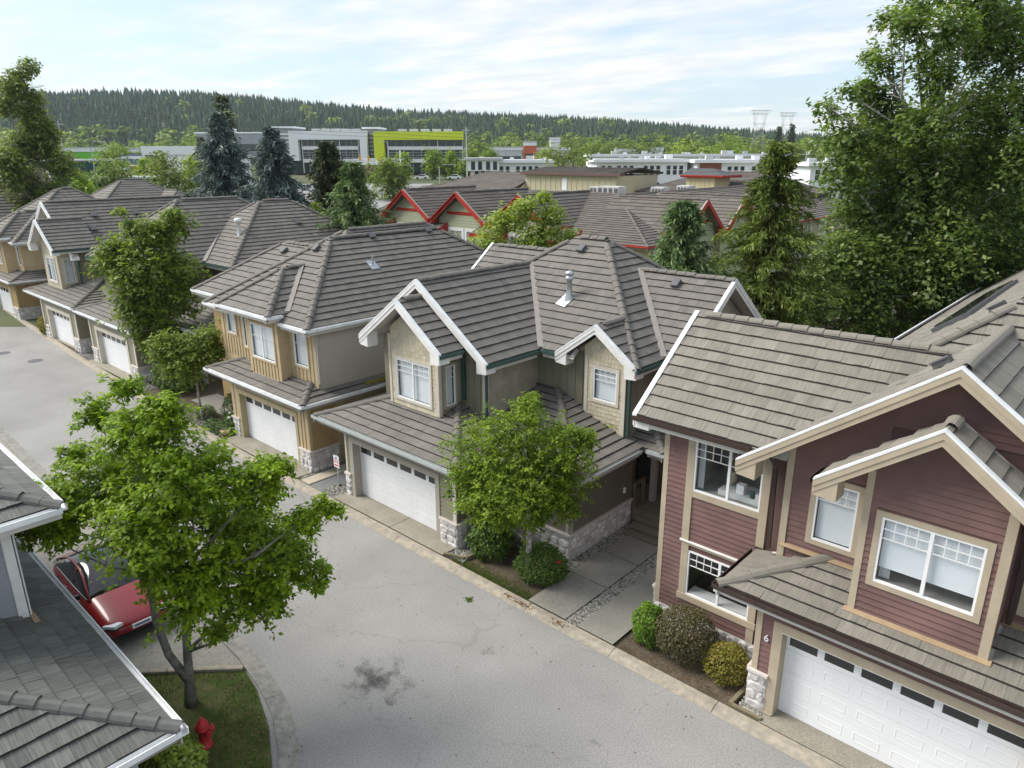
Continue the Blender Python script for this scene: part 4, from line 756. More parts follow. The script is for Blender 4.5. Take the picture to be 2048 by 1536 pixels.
# ---------------------------------------------------------------- ochre house
H = thing('ochre_house', 'ochre board and batten house with hipped roof and beige stucco side', 'house', (-29, 20, 0))
bb = [Block(-33.5, -24.86, 15.1, 30.2, 6.1, .68, 'SEWN'), Block(-31.26, -26.91, 14.6, 18.2, 6.4, .72, 'SEW'), Block(-34.3, -24.86, 15.9, 30.2, 6.1, .68, 'SEWN'), Block(-37.3, -30, 16.28, 23.3, 6.1, .68, 'SWN')]
rf = make_roof(H, bb, 'tile', 'white_metal', 'soffit', seed=31)
valley(rf, (-26.95, 15.55, 6.42), (-29.1, 17.75, 7.95))
q = B(); q.lathe((-27.4, 20.4, 7.75), [(.05, 0), (.05, .55), (.02, .56)], 8); q.build('plumbing_vent', 'galv', rf); q = B(); q.bar((-27.15, 20.4, 7.73), (-27.65, 20.4, 8.07), .45, .02, up=(.6, 0, .8)); q.build('vent_flashing', 'galv', rf)
vent_box(rf, bb[2], 'E', -29.0, 21.6); vent_box(rf, bb[2], 'E', -29.0, 25.2); vent_box(rf, bb[0], 'S', -29.3, 18.7); vent_box(rf, bb[3], 'S', -33.0, 19.2)
low = [Block(-32.6, -24.44, 14.34, 22, 3.2, .335, 'SEW')]
rl = make_roof(H, low, 'tile', 'white_metal', 'soffit_dark', seed=32, single=180, skip=lambda bi, k, x, y: (x < -25.2 and y > 15.7) or (-29.7 < x < -27.2 and y > 15.2))
w1 = walls(H, -31.45, -24.95, 14.85, 21, 0, 3.3, 'khaki_trim', {'S': [(-30.65, -25.92, 0, 2.28)]}, 'SEW'); garage_door(H, 15.1, -30.65, -25.92, .06, 2.27, wy=14.85, rm='khaki_trim')

for a0, a1, z0, z1, nm in ((-30.87, -30.65, .02, 2.5, 'door_jamb'), (-25.92, -25.74, .02, 2.28, 'door_jamb'), (-30.65, -25.74, 2.28, 2.5, 'door_head')): board(H, nm, 'khaki_trim', 'S', 14.85, a0, a1, z0, z1, 0, .05)
for a0, a1 in ((-31.45, -30.9), (-25.72, -25.0)): q = board(H, 'wall_panel', 'ochre', 'S', 14.85, a0, a1, .98, 3.1, 0, .02); battens(q, 'S', 14.83, a0, a1, .98, 3.1, .24, 'ochre_batten')
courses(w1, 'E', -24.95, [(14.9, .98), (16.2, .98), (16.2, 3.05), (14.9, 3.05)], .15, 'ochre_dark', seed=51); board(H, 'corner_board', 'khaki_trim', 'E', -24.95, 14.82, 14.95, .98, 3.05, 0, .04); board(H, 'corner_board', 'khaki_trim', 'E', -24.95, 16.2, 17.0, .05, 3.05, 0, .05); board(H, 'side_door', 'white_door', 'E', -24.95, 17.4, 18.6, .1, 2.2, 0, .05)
stone_base(H, 'S', 14.85, -31.45, -30.87, 0, .92, 61, ext=(.06, 0)); stone_base(H, 'S', 14.85, -25.74, -24.95, 0, .92, 62, ext=(0, .06)); stone_base(H, 'E', -24.95, 14.85, 16.2, 0, .92, 63)
hS = {'S': [(-32.55, -31.75, 4.75, 5.85), (-31.05, -30.75, 4.3, 5.85), (-26.75, -25.75, 4.27, 5.78)]}
wU = walls(H, -33.17, -25.13, 15.6, 29.6, 2.4, 6.14, 'ochre', hS, 'SEWN'); battens(wU, 'S', 15.6, -33.17, -29.75, 3.7, 6.1, .27, 'ochre_batten', holes=[(-32.65, -31.65, 4.6, 6), (-31.15, -30.65, 4.2, 6)]); battens(wU, 'S', 15.6, -27.1, -25.13, 3.65, 6.1, .27, 'ochre_batten', holes=[(-26.85, -25.65, 4.15, 5.9)])
b = B(); flat_face(b, 'E', -25.12, 15.66, 29.6, 3.3, 6.15); b.build('stucco_wall', 'stucco', H); board(H, 'corner_board', 'soffit_dark', 'E', -25.12, 15.58, 15.68, 3.6, 6.1, 0, .03)
window(H, 'S', 15.6, -32.55, -31.75, 4.75, 5.85, 'ochre', .09); window(H, 'S', 15.6, -31.05, -30.75, 4.3, 5.85, 'ochre', .08); window(H, 'S', 15.6, -26.75, -25.75, 4.27, 5.78, 'ochre', .09, grid=1, rows=1, gz=.5, slats=False)
wb = walls(H, -29.75, -27.15, 15.1, 15.62, 3.35, 6.5, 'ochre', {'S': [(-29.4, -27.5, 4.25, 5.78)]}, 'SEW'); battens(wb, 'S', 15.1, -29.75, -27.15, 3.5, 6.4, .27, 'ochre_batten', holes=[(-29.5, -27.4, 4.15, 5.88)])
window(H, 'S', 15.1, -29.4, -27.5, 4.25, 5.78, 'ochre', .09, mull=(-28.45,), grid=1, rows=1, gz=.5, slats=False)
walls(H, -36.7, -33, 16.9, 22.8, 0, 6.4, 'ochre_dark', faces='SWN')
q = B(); q.bar((-24.66, 17.6, 3.36), (-24.66, 19.7, 3.36), .22, .015, up=(.335, 0, 1)); q.build('moss_patch', 'moss', rl)
downspout(H, [(-24.9, 15.3, 6.05), (-25.05, 15.62, 5.8), (-25.05, 15.62, 3.7)], 'stucco', .035)
# ---------------------------------------------------------------- grey twin house up the street
H = thing('twin_house', 'long grey roofed twin house with two white garage doors', 'house', (-53, 22, 0))
lb = [Block(-66.1, -56.6, 16.6, 33, 6.05, .72, 'EW'), Block(-61.7, -56.5, 15.4, 18.4, 6.5, .73, 'EW'), Block(-55.8, -46.4, 17.3, 31, 6.05, .80, 'SEWN'), Block(-53.5, -42.9, 21.2, 34, 6.05, .68, 'SEWN')]
rf = make_roof(H, lb, 'tile', 'green_metal', 'soffit', rakes=((0, 'S', *WT), (1, 'S', *WT), (0, 'N', *WT)), seed=41, single=120)
valley(rf, (-46.4, 21.2, 6.1), (-50.9, 25.8, 9.3), .25)
q = B(); q.lathe((-46.0, 23.6, 7.3), [(.26, 0), (.13, .35), (.12, 1.2), (.24, 1.22), (.24, 1.45), (.08, 1.5)], 12); q.build('flue_pipe', 'white_metal', rf, smooth=True)
for x, y in ((-59.9, 19.5), (-59.9, 22.5), (-59.9, 26), (-59.9, 29.5), (-58.7, 18.9)): vent_box(rf, lb[0], 'E', x, y, w_=.42)
vent_box(rf, lb[3], 'E', -46.0, 28.0, w_=.4)
low = [Block(-62.6, -52.4, 14.83, 19, 3.2, .335, 'SEW'), Block(-51.8, -42.6, 14.75, 21, 3.2, .335, 'SEW'), Block(-50, -39.6, 17.2, 24, 3.2, .335, 'SE')]
make_roof(H, low, 'tile', 'white_metal', 'soffit_dark', seed=42, single=100, skip=lambda bi, k, x, y: y > 17.2 and x < -47.3 or y > 21.9)
w1 = walls(H, -60.2, -53.0, 15.1, 20, 0, 3.3, 'olive', {'S': [(-58.85, -54.3, 0, 2.3)]}, 'SEW'); garage_door(H, 15.35, -58.85, -54.3, .06, 2.28, wy=15.1); w2 = walls(H, -50.4, -43.2, 15.05, 22, 0, 3.3, 'olive', {'S': [(-49.2, -44.5, 0, 2.3)]}, 'SEW'); garage_door(H, 15.3, -49.2, -44.5, .06, 2.28, wy=15.05)
for a0, a1, c in ((-59.1, -58.85, 15.1), (-54.3, -54.05, 15.1), (-49.45, -49.2, 15.05), (-44.5, -44.25, 15.05)): board(H, 'door_jamb', 'cream_trim', 'S', c, a0, a1, .02, 2.3, 0, .05)
board(H, 'door_head', 'cream_trim', 'S', 15.1, -59.1, -54.05, 2.3, 2.52, 0, .05); board(H, 'door_head', 'cream_trim', 'S', 15.05, -49.45, -44.25, 2.3, 2.52, 0, .05)
for a0, a1, c in ((-60.2, -60.0, 15.1), (-53.2, -53.0, 15.1), (-50.4, -50.2, 15.05), (-43.4, -43.2, 15.05)): board(H, 'corner_board', 'cream_trim', 'S', c, a0, a1, .98, 3.1, 0, .05)
stone_base(H, 'S', 15.1, -54.0, -53.0, 0, .92, 71, ext=(0, .06)); stone_base(H, 'E', -53.0, 15.1, 17, 0, .92, 72); stone_base(H, 'S', 15.05, -44.2, -43.2, 0, .92, 73, ext=(0, .06)); stone_base(H, 'E', -43.2, 15.05, 17.5, 0, .92, 74); stone_base(H, 'S', 15.1, -60.2, -59.1, 0, .92, 75); stone_base(H, 'S', 15.05, -50.4, -49.45, 0, .92, 76)
walls(H, -43.2, -40.2, 17.7, 24, 0, 3.3, 'olive_dark', faces='SE'); stone_base(H, 'S', 17.7, -43.1, -40.2, 0, .92, 77)
wA = walls(H, -61.0, -57.9, 16.0, 17.2, 3.3, 6.7, 'shingle', {'S': [(-60.3, -58.6, 4.1, 5.75)], 'E': [(16.35, 16.95, 4.1, 5.75)]}, 'SEW'); gable_wall(wA, 'S', 16.0, -61.2, -57.5, 6.7, 8.05, 'shingle'); window(H, 'S', 16.0, -60.3, -58.6, 4.1, 5.75, 'cream_trim', .12, mull=(-59.45,), grid=3, gz=.22); window(H, 'E', -57.9, 16.35, 16.95, 4.1, 5.75, 'cream_trim', .12, grid=2, gz=.22)
wB = walls(H, -65.2, -57.3, 17.15, 20, 3, 6.4, 'olive', faces='SEW'); gable_wall(wB, 'S', 17.15, -65.6, -57.1, 6.4, 9.2, 'cream_trim')
walls(H, -55.0, -47.1, 17.9, 30, 0, 6.4, 'olive', faces='SEWN'); walls(H, -52, -43.6, 21.9, 33.4, 0, 6.4, 'olive_dark', faces='SEN'); walls(H, -65.2, -57.3, 20, 33, 0, 6.4, 'olive_dark', faces='EWN')
window(H, 'E', -47.09, 18.5, 20.5, 4.3, 5.7, 'cream_trim', .1, blind='blind', mull=(19.5,)); downspout(H, [(-57.2, 17.1, 5.9), (-57.3, 17.1, 3.6)], 'green_metal', .06)
# ---------------------------------------------------------------- tan house at the left edge
H = thing('tan_house', 'tan board and batten house at the far left end of the row', 'house', (-72, 20, 0))
tb = [Block(-79, -68.0, 16.0, 28, 6.1, .70, 'SEWN'), Block(-74.6, -69.4, 15.2, 19, 6.4, .72, 'SEW')]
make_roof(H, tb, 'tile', 'white_metal', 'soffit', seed=51, single=40); make_roof(H, [Block(-77, -67.0, 14.95, 20, 3.2, .335, 'SEW')], 'tile', 'white_metal', 'soffit_dark', seed=52, single=30, skip=lambda bi, k, x, y: y > 16.6 and x < -68.6)
walls(H, -75.5, -67.8, 15.4, 22, 0, 3.3, 'ochre_dark', {'S': [(-74.2, -69.5, 0, 2.3)]}, 'SEW'); garage_door(H, 15.65, -74.2, -69.5, .06, 2.28, wy=15.4); stone_base(H, 'S', 15.4, -69.2, -67.8, 0, .92, 81, ext=(0, .06)); stone_base(H, 'E', -67.8, 15.4, 18, 0, .92, 82); board(H, 'door_jamb', 'cream_trim', 'S', 15.4, -69.5, -69.25, .02, 2.5, 0, .05)
w = walls(H, -78, -68.6, 16.5, 27.4, 3, 6.4, 'ochre', {'S': [(-69.7, -68.9, 4.2, 5.75)]}, 'SEW'); window(H, 'S', 16.5, -69.7, -68.9, 4.2, 5.75, 'ochre', .09, slats=False)
w = walls(H, -73.6, -70.3, 15.7, 16.52, 3.3, 6.5, 'ochre', {'S': [(-72.9, -71.1, 4.2, 5.75)]}, 'SEW'); window(H, 'S', 15.7, -72.9, -71.1, 4.2, 5.75, 'ochre', .09, mull=(-72,)); battens(w, 'S', 15.7, -73.6, -70.3, 3.5, 6.4, .3, 'ochre_batten', holes=[(-73, -71, 4.1, 5.85)])
board(H, 'corner_board', 'khaki_trim', 'E', -67.8, 15.38, 15.5, .98, 3.05, 0, .04)
# ---------------------------------------------------------------- roofs further back on the left
H = thing('skylight_house', 'large house with skylight in its grey roof at left edge', 'house', (-90, 15, 0)); ub = [Block(-97.6, -83.6, 0, 25.6, 6.0, .75, 'EW')]
rf = make_roof(H, ub, 'tile', 'white_metal', 'soffit', seed=61, single=0, rakes=((0, 'N', *WT),), tw=.9, expo=.45); walls(H, -97, -84.2, .5, 25, 0, 6.2, 'olive', faces='SENW'); gable_wall(H, 'N', 25, -97, -84.2, 6.2, 10.9, 'olive')
s = B(); nv = Vector((.6, 0, .8)); dv = Vector((-.8, 0, .6)); cs = Vector((-89.3, 20.6, 6.0+.75*5.7)); s.obox(cs+nv*.12, dv*.8, (0, 1.2, 0), nv*.08); s.build('skylight', 'white_metal', rf); vent_box(rf, ub[0], 'E', -87.2, 22.0, 'white_metal', .5); vent_box(rf, ub[0], 'E', -87.0, 23.6, 'white_metal', .4)
H = thing('hipped_house', 'hip roofed house peeking up behind the long grey ridge', 'house', (-93, 36, 0)); make_roof(H, [Block(-99.5, -88.8, 29, 42, 6.4, .66, 'SEWN'), Block(-93, -85.5, 35, 42, 6.4, .66, 'SEN')], 'tile', 'white_metal', 'soffit', seed=62, single=0, tw=.7, expo=.45); walls(H, -99, -89.4, 29.6, 41.4, 0, 6.6, 'olive', faces='SENW')
# ---------------------------------------------------------------- house under the drone, lower left
H = thing('near_house', 'grey house whose tiled hip roof fills the lower left corner', 'house', (-20, 0, 0))
nb = [Block(-30, -15.6, -9, 3.52, 6.0, .42, 'SENW')]
make_roof(H, nb, 'tile_grey', 'white_metal', 'soffit', seed=71, single=120)
make_roof(H, [Block(-30, -11.2, -6, 3.57, 3.2, .40, 'NE')], 'tile_grey', 'white_metal', 'soffit_dark', seed=72, single=300, skip=lambda bi, k, x, y: x < -16.3 and y < 2.6)
walls(H, -29.4, -16.2, -8.4, 2.7, 3, 6.2, 'office_grey', faces='SENW'); walls(H, -29, -11.8, -5.4, 3.0, 0, 3.35, 'office_grey', faces='SENW')
board(H, 'corner_board', 'white_trim', 'E', -16.2, 2.52, 2.72, 3.3, 6.0, 0, .05); board(H, 'corner_board', 'white_trim', 'N', 2.7, -16.35, -16.15, 3.3, 6.0, 0, .05)
q = B(); q.bar((-16.6, 2.75, 3.62), (-15.8, 2.75, 3.6), .1, .02); q.build('step_flashing', 'copper', H)
# ---------------------------------------------------------------- vegetation generators
UP = np.array([0, 0, 1.])
def unit(v): return v/np.maximum(np.linalg.norm(v, axis=-1, keepdims=True), 1e-9)
def cards(r, P, size, out=None, droop=.35, aspect=.55, up_bias=.9, hang=None):
    """one rhombic leaf per point: P (n,3), size (n)"""
    n = len(P); nrm = r.normal(size=(n, 3)); nrm[:, 2] = np.abs(nrm[:, 2])+up_bias
    if out is not None: nrm += out*.9
    nrm = unit(nrm); d = r.normal(size=(n, 3)); d[:, 2] -= droop*2
    if hang is not None: d = d*.45+hang
    d = unit(d-nrm*(d*nrm).sum(1, keepdims=True)); w_ = np.cross(nrm, d); s = size[:, None]
    a = P; m = P+d*s*.5; t = P+d*s-nrm*s*.12
    return np.stack([a, m+w_*s*aspect*.5, t, m-w_*s*aspect*.5], 1)
def crown(r, lobes, nclump, per, leaf, spread, flat=.8, shell=.4, flash=.018):
    """leafy shoots growing outward through the volume of the lobes; returns quads and tints"""
    lob = np.array(lobes); wt = lob[:, 3]**2.1; wt /= wt.sum(); idx = r.choice(len(lob), nclump, p=wt)
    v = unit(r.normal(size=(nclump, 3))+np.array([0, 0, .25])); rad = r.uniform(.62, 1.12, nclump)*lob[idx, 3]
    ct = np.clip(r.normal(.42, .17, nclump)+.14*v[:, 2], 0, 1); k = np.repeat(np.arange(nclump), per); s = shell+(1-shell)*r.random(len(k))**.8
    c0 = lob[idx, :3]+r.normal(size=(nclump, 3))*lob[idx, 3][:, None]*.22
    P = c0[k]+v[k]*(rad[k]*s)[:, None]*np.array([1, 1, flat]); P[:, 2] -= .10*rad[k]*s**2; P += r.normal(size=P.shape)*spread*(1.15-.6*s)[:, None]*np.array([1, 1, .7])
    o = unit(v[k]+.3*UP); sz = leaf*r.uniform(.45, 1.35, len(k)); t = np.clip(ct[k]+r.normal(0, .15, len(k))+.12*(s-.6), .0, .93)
    t[r.random(len(k)) < flash] = 1.0
    return cards(r, P, sz, o), t, P
def limbs(b, base, top, lobes, rad, r, bend=.25, n=6, twigs=None, tr=.015):
    base = Vector(base); top = Vector(top); pts = []
    for i in range(7):
        t = i/6; p = base.lerp(top, t); p.x += bend*.25*math.sin(t*5+base.x)*(t > 0); p.y += bend*.25*math.cos(t*4+base.y)*(t > 0)*t; pts.append(p)
    rr = [rad*(1.35 if i == 0 else 1-.6*i/6) for i in range(7)]; b.tube(pts, rr, 9)
    for x, y, z, lr in lobes:
        k = min(5, max(2, int(6*min(.95, max(.25, (z-base.z-lr)/(max(.1, top.z-base.z))))))); s = pts[k]; e = Vector((x, y, z)); m = s.lerp(e, .5); m.z -= (e-s).length*.07; m.x += r.normal()*(e-s).length*.09; m.y += r.normal()*(e-s).length*.09
        b.tube([s, m, e], [rr[k]*.55, rr[k]*.38, rr[k]*.14], 5)
        for _ in range(5):
            v = Vector(r.normal(size=3)).normalized()*lr*.9; v.z = abs(v.z)*.6; q = m.lerp(e, r.random()); b.tube([q, q+v*.55+Vector((0, 0, .05)), q+v], [rr[k]*.15, rr[k]*.1, .006], 4)
def tree(name, label, base, lobes, trunk_h, rad, leafm, nclump, per, leaf, spread, seed, barkm='bark', flat=.85, group=None, extra_trunk=None, shell=.5, flash=.018):
    r = np.random.default_rng(seed); T = thing(name, label, 'tree', base, group); b = B(); ctr = np.average(np.array(lobes)[:, :3], axis=0, weights=np.array(lobes)[:, 3])
    limbs(b, base, (base[0]*.45+ctr[0]*.55, base[1]*.45+ctr[1]*.55, base[2]+trunk_h), lobes, rad, r)
    if extra_trunk: b.tube(extra_trunk[0], extra_trunk[1], 8)
    b.build('trunk', barkm, T, smooth=True)
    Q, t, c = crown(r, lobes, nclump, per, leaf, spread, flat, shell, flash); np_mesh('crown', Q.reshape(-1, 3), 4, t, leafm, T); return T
def blob_tree(name, label, base, h, wd, leafm, seed, leaf=.5, n=260, per=9, group=None, barkm='bark', trunk=.25, col='tree'):
    """a broadleaf tree some way off: uneven crown on a trunk"""
    r = np.random.default_rng(seed); x, y, z = base; L_ = []; k = 9
    for i in range(k):
        t = (i+.5)/k; rr_ = wd/2*(.45+.55*math.sin(math.pi*min(1, t*.9+.15)))*r.uniform(.65, .95); L_.append((x+r.normal()*wd*.16*(1-t*.5), y+r.normal()*wd*.16*(1-t*.5), z+h*(trunk+(1-trunk)*t*.9), rr_))
    return tree(name, label, base, L_, h*.6, wd*.03+.06, leafm, n, per, leaf, leaf*.9, seed, barkm, group=group)
def conifer(name, label, base, h, rad, leafm, seed, levels=34, br=9, seg=7, leaf=.34, droop=.25, taper=.85, start=.08, per=3, group=None, upcurve=0., gap=.12, aspect=.26):
    r = np.random.default_rng(seed); x, y, z = base; T = thing(name, label, 'tree', base, group); b = B(); b.tube([(x, y, z), (x+.05, y, z+h*.5), (x, y, z+h*.97)], [h*.02+.05, h*.012+.03, .015], 8)
    P = []; D = []; O = []; TT = []
    for l_ in range(levels):
        t = start+(1-start)*(l_+r.uniform(-.3, .3))/levels; t = min(max(t, start), .985); R_ = rad*(1-t)**taper*r.uniform(1-gap*2.2, 1+gap); nb = max(3, int(br*(.5+.5*(1-t)))); a0 = r.random()*6.28; tl = r.normal(.45, .13)
        for k in range(nb):
            a = a0+6.283*k/nb+r.normal()*.12; ln = R_*r.uniform(.72, 1.1); dv = np.array([math.cos(a), math.sin(a), 0]); s = np.linspace(.12, 1, seg); zz_ = z+h*t-droop*ln*s*s*.9+upcurve*ln*s**3+.05*ln
            pts = np.array([x, y, 0])+dv*(ln*s)[:, None]; pts[:, 2] = zz_
            if l_ % 2 == 0 and k % 2 == 0: b.tube([(x, y, z+h*t), tuple(pts[seg//2]), tuple(pts[-1])], [.03*(1-t)+.012, .012, .004], 4, cap=False)
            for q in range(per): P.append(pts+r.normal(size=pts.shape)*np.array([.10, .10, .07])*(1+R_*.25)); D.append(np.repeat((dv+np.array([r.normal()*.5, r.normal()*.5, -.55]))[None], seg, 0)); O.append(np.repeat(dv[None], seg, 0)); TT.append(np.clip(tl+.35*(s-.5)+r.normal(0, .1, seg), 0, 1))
    P = np.concatenate(P); D = np.concatenate(D); O = np.concatenate(O); TT = np.concatenate(TT); Q = cards(r, P, leaf*r.uniform(.6, 1.25, len(P)), O*.3, aspect=aspect, up_bias=.6, hang=D*1.4)
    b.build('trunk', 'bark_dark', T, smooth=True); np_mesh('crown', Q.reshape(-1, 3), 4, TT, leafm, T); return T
def bush(name, label, c, rx, ry, rz, leafm, n, leaf, seed, cat='shrub', group=None, top=.9, rough=.08):
    r = np.random.default_rng(seed); T = thing(name, label, cat, (c[0], c[1], 0), group); v = unit(r.normal(size=(n, 3))); v[:, 2] = np.where(v[:, 2] < -.75, -v[:, 2], v[:, 2]); lump = 1+rough*np.sin(v[:, 0]*5+seed)*np.cos(v[:, 1]*4+v[:, 2]*5)+r.normal(0, .045, n)
    inner = r.random(n) < .22; lump = np.where(inner, lump*r.uniform(.55, .9, n), lump); P = np.array([c[0], c[1], rz*top])+v*np.array([rx, ry, rz])*lump[:, None]; P[:, 2] = np.maximum(P[:, 2], .05)
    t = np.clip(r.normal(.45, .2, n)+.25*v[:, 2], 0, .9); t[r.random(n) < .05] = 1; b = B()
    for k in range(7): a = k*.9; b.tube([(c[0]+.05*math.cos(a), c[1]+.05*math.sin(a), 0), (c[0]+rx*.5*math.cos(a), c[1]+ry*.5*math.sin(a), rz*.9)], [.02, .008], 5)
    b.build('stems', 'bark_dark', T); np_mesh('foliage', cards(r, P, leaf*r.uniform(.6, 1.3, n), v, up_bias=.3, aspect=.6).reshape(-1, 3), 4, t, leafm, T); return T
# ---------------------------------------------------------------- street and garden trees
fl = [(-15.47, 5.31, 7.19, .91), (-16.55, 4.73, 7.43, .38), (-14.79, 5.52, 7.75, .47), (-16.57, 4.98, 5.79, 1.07), (-14.47, 5.69, 6.21, 1.06), (-17.22, 3.98, 5.32, .84), (-13.85, 6.8, 5.9, .77), (-14.86, 6.68, 4.46, 1.11), (-14.85, 4.9, 5.25, 1.1), (-16.8, 3.7, 5.05, .5), (-13.85, 7.2, 3.98, .87), (-13.09, 7.48, 5.04, .44), (-12.83, 7.73, 5.41, .24), (-14.37, 5.51, 3.7, .95), (-14.18, 6.76, 3.05, .82), (-17.64, 3.32, 4.81, .34), (-14.6, 5.85, 2.35, .34), (-14.6, 4.75, 4.35, .45), (-15.9, 5.1, 8.1, .35), (-17.3, 4.4, 6.3, .4), (-13.3, 7.0, 6.4, .35), (-12.6, 7.9, 5.3, .2), (-13.2, 7.7, 3.5, .4)]
tree('broadleaf_tree', 'bright green broadleaf tree on the lawn beside the red car', (-15.46, 5.32, 0), fl, 4.6, .125, 'leaf_fore', 1850, 34, .125, .085, 101, extra_trunk=([(-15.46, 5.32, .75), (-15.72, 5.08, 1.5), (-15.85, 4.98, 2.4), (-15.9, 5.0, 3.6), (-16.1, 4.9, 5.0)], [.10, .095, .085, .07, .04]), shell=.3)
gl = [(-13.18, 14.97, 5.15, .89), (-14.2, 14.31, 4.43, 1.05), (-12.17, 15.62, 4.59, .89), (-14.51, 13.75, 3.54, .76), (-13.3, 14.45, 3.51, 1.34), (-12.69, 15.83, 3.05, 1.08), (-11.86, 16.18, 4.67, .45), (-13.07, 15.07, 5.93, .37), (-13.97, 13.9, 2.9, .8), (-13.17, 14.98, 2.3, .75), (-12.49, 15.87, 2.3, .5), (-13.85, 14.7, 1.9, .4), (-13.23, 15.74, 3.59, 1.09)]
tree('ornamental_tree', 'round crowned green tree with pale trunk in front of olive house', (-13.07, 15.07, 0), gl, 3.6, .12, 'leaf_grey', 1500, 26, .108, .085, 102, 'birch_bark', shell=.4)
ll = [(-41.95, 16.33, 8.56, 1.24), (-41.18, 17.44, 9.07, .97), (-42.74, 15.6, 9.1, .49), (-43.58, 14.84, 6.91, 1.26), (-41.99, 15.75, 6.41, 1.8), (-41.55, 17.24, 6.57, 1.55), (-42.46, 15.86, 4.07, 1.71), (-41.11, 17.09, 4.93, 1.13), (-43.7, 15.27, 7.69, 1.12), (-42.24, 16.06, 2.5, 1.2), (-42.99, 15.37, 4.93, 1.13), (-40.89, 17.29, 9.9, .41), (-43.0, 15.3, 9.8, .35)]
tree('tall_street_tree', 'tall dense green tree before the second garage of twin house', (-42.6, 15.73, 0), ll, 6.5, .16, 'leaf_olive', 1600, 15, .25, .15, 103, shell=.4)
sl = [(-35.29, 14.09, 3.65, 1.1), (-34.66, 15.07, 3.82, 1.11), (-33.84, 15.41, 3.64, .74), (-35.63, 13.78, 3.9, .73), (-34.52, 14.39, 2.97, .98), (-33.95, 15.31, 4.4, .44), (-35.41, 13.98, 2.6, .62)]
tree('small_tree', 'small loose crowned tree with pale slim trunk beside ochre house', (-34.6, 14.72, 0), sl, 2.6, .085, 'leaf_olive', 620, 14, .19, .14, 104, 'birch_bark', shell=.35)
# the large cottonwood behind the red house
r = np.random.default_rng(5); base = (*W2(21.5, 39.5), .0); cl = []
for a, d, z, q in [(16.9, 38.1, 13.4, 1.5), (19.9, 40.3, 14.2, 1.84), (19.8, 36.2, 14.0, 1.66), (23.9, 40.2, 14.9, 2.09), (24.3, 37.1, 14.5, 2.17), (16.7, 37.6, 11.7, 1.38), (19.4, 39.6, 11.9, 2.11), (20.6, 37.5, 12.0, 2.25), (23.5, 38.2, 12.2, 2.29), (24.3, 35.6, 12.2, 2.37), (18.5, 39.3, 9.6, 1.86), (20.1, 38.2, 9.7, 2.33), (22.0, 37.1, 9.8, 2.39), (26.3, 39.4, 9.6, 2.67), (17.0, 37.0, 7.8, 1.78), (19.7, 37.8, 7.5, 2.35), (21.4, 36.2, 7.7, 2.37), (25.0, 37.5, 7.5, 2.59), (15.9, 36.5, 6.4, 1.53), (18.2, 36.8, 5.8, 2.06), (22.2, 39.3, 5.1, 2.2), (23.5, 36.9, 5.5, 2.07), (15.1, 37.9, 5.1, 1.6), (18.8, 40.4, 3.4, 2.01), (21.4, 40.3, 3.1, 2.01), (14.3, 39.1, 4.0, 1.39), (16.2, 38.2, 3.6, 1.63), (11.9, 36.9, 4.2, 1.18), (21.3, 36.3, 4.1, 1.55), (29.4, 40.3, 8.2, 2.49), (15.9, 38.1, 14.7, 0.69), (14.6, 36.1, 15.0, 0.42), (16.6, 38.6, 15.7, 0.65), (17.9, 39.4, 15.8, 0.89), (18.4, 38.6, 16.9, 0.79), (18.4, 40.1, 17.5, 0.56), (17.7, 35.7, 18.1, 1.01), (18.1, 38.1, 18.8, 0.72), (19.9, 37.8, 17.3, 1.08), (19.8, 35.8, 18.1, 1.24), (22.9, 38.7, 17.8, 1.47), (24.8, 39.8, 19.1, 1.75), (19.4, 38.5, 19.3, 0.96), (20.2, 36.8, 16.1, 1.06), (18.9, 39.7, 15.4, 1.03), (24.6, 38.0, 17.1, 1.94), (22.0, 38.1, 19.5, 1.42), (21.3, 39.3, 20.8, 1.46), (21.8, 36.2, 20.6, 1.56)]: cl.append((*W2(a, d), z, q))
tree('cottonwood_tree', 'huge cottonwood with pale flashing leaves behind the red house', base, cl, 16, .33, 'leaf_cotton', 6400, 19, .27, .26, 105, 'birch_bark', shell=.2, flash=.045)
# conifers and broadleaf trees behind the row
def pos(a, d): x, y = W2(a, d); return (x, y, terr(x, y))
conifer('norway_spruce', 'yellow green drooping spruce in front of the red trimmed building', (-13.6, 32.0, 0), 13.6, 6.6, 'needle_green', 201, 28, 11, 18, .34, .42, 1.02, .05, 9, upcurve=.2, gap=.3)
conifer('white_pine', 'soft pointed green pine left of the drooping yellow green spruce', (-17.9, 31.9, 0), 10.8, 6.4, 'needle_pine', 202, 38, 10, 11, .36, .1, .85, .08, 8, gap=.2)
conifer('blue_spruce', 'tallest blue grey spruce with a darker top behind the roofs', (-59.5, 29.8, 0), 16.2, 6.4, 'needle_blue', 203, 36, 13, 15, .5, .3, .82, .1, 7, gap=.22)
conifer('blue_spruce', 'shorter blue grey spruce right of the tallest one', (-52.8, 30.6, 0), 14.8, 6.4, 'needle_blue', 204, 34, 13, 15, .48, .3, .82, .1, 7, gap=.22)
conifer('dark_conifer', 'dark conifer spire standing just behind the tallest blue spruce', (-63.2, 32.2, 0), 18.0, 3.8, 'needle_dark', 205, 40, 9, 6, .5, .3, .8, .1, 3)
conifer('yew_tree', 'very dark rounded conifer in front of the white office building', (-57.5, 38.6, 0), 13.9, 3.1, 'needle_dark', 206, 42, 12, 10, .5, .05, .42, .1, 7, gap=.2)
conifer('pine_tree', 'mid green bushy pine just behind the ochre house ridge', (-45.0, 32.2, 0), 12.4, 4.6, 'needle_pine', 207, 40, 12, 11, .44, .05, .66, .1, 7, gap=.25)
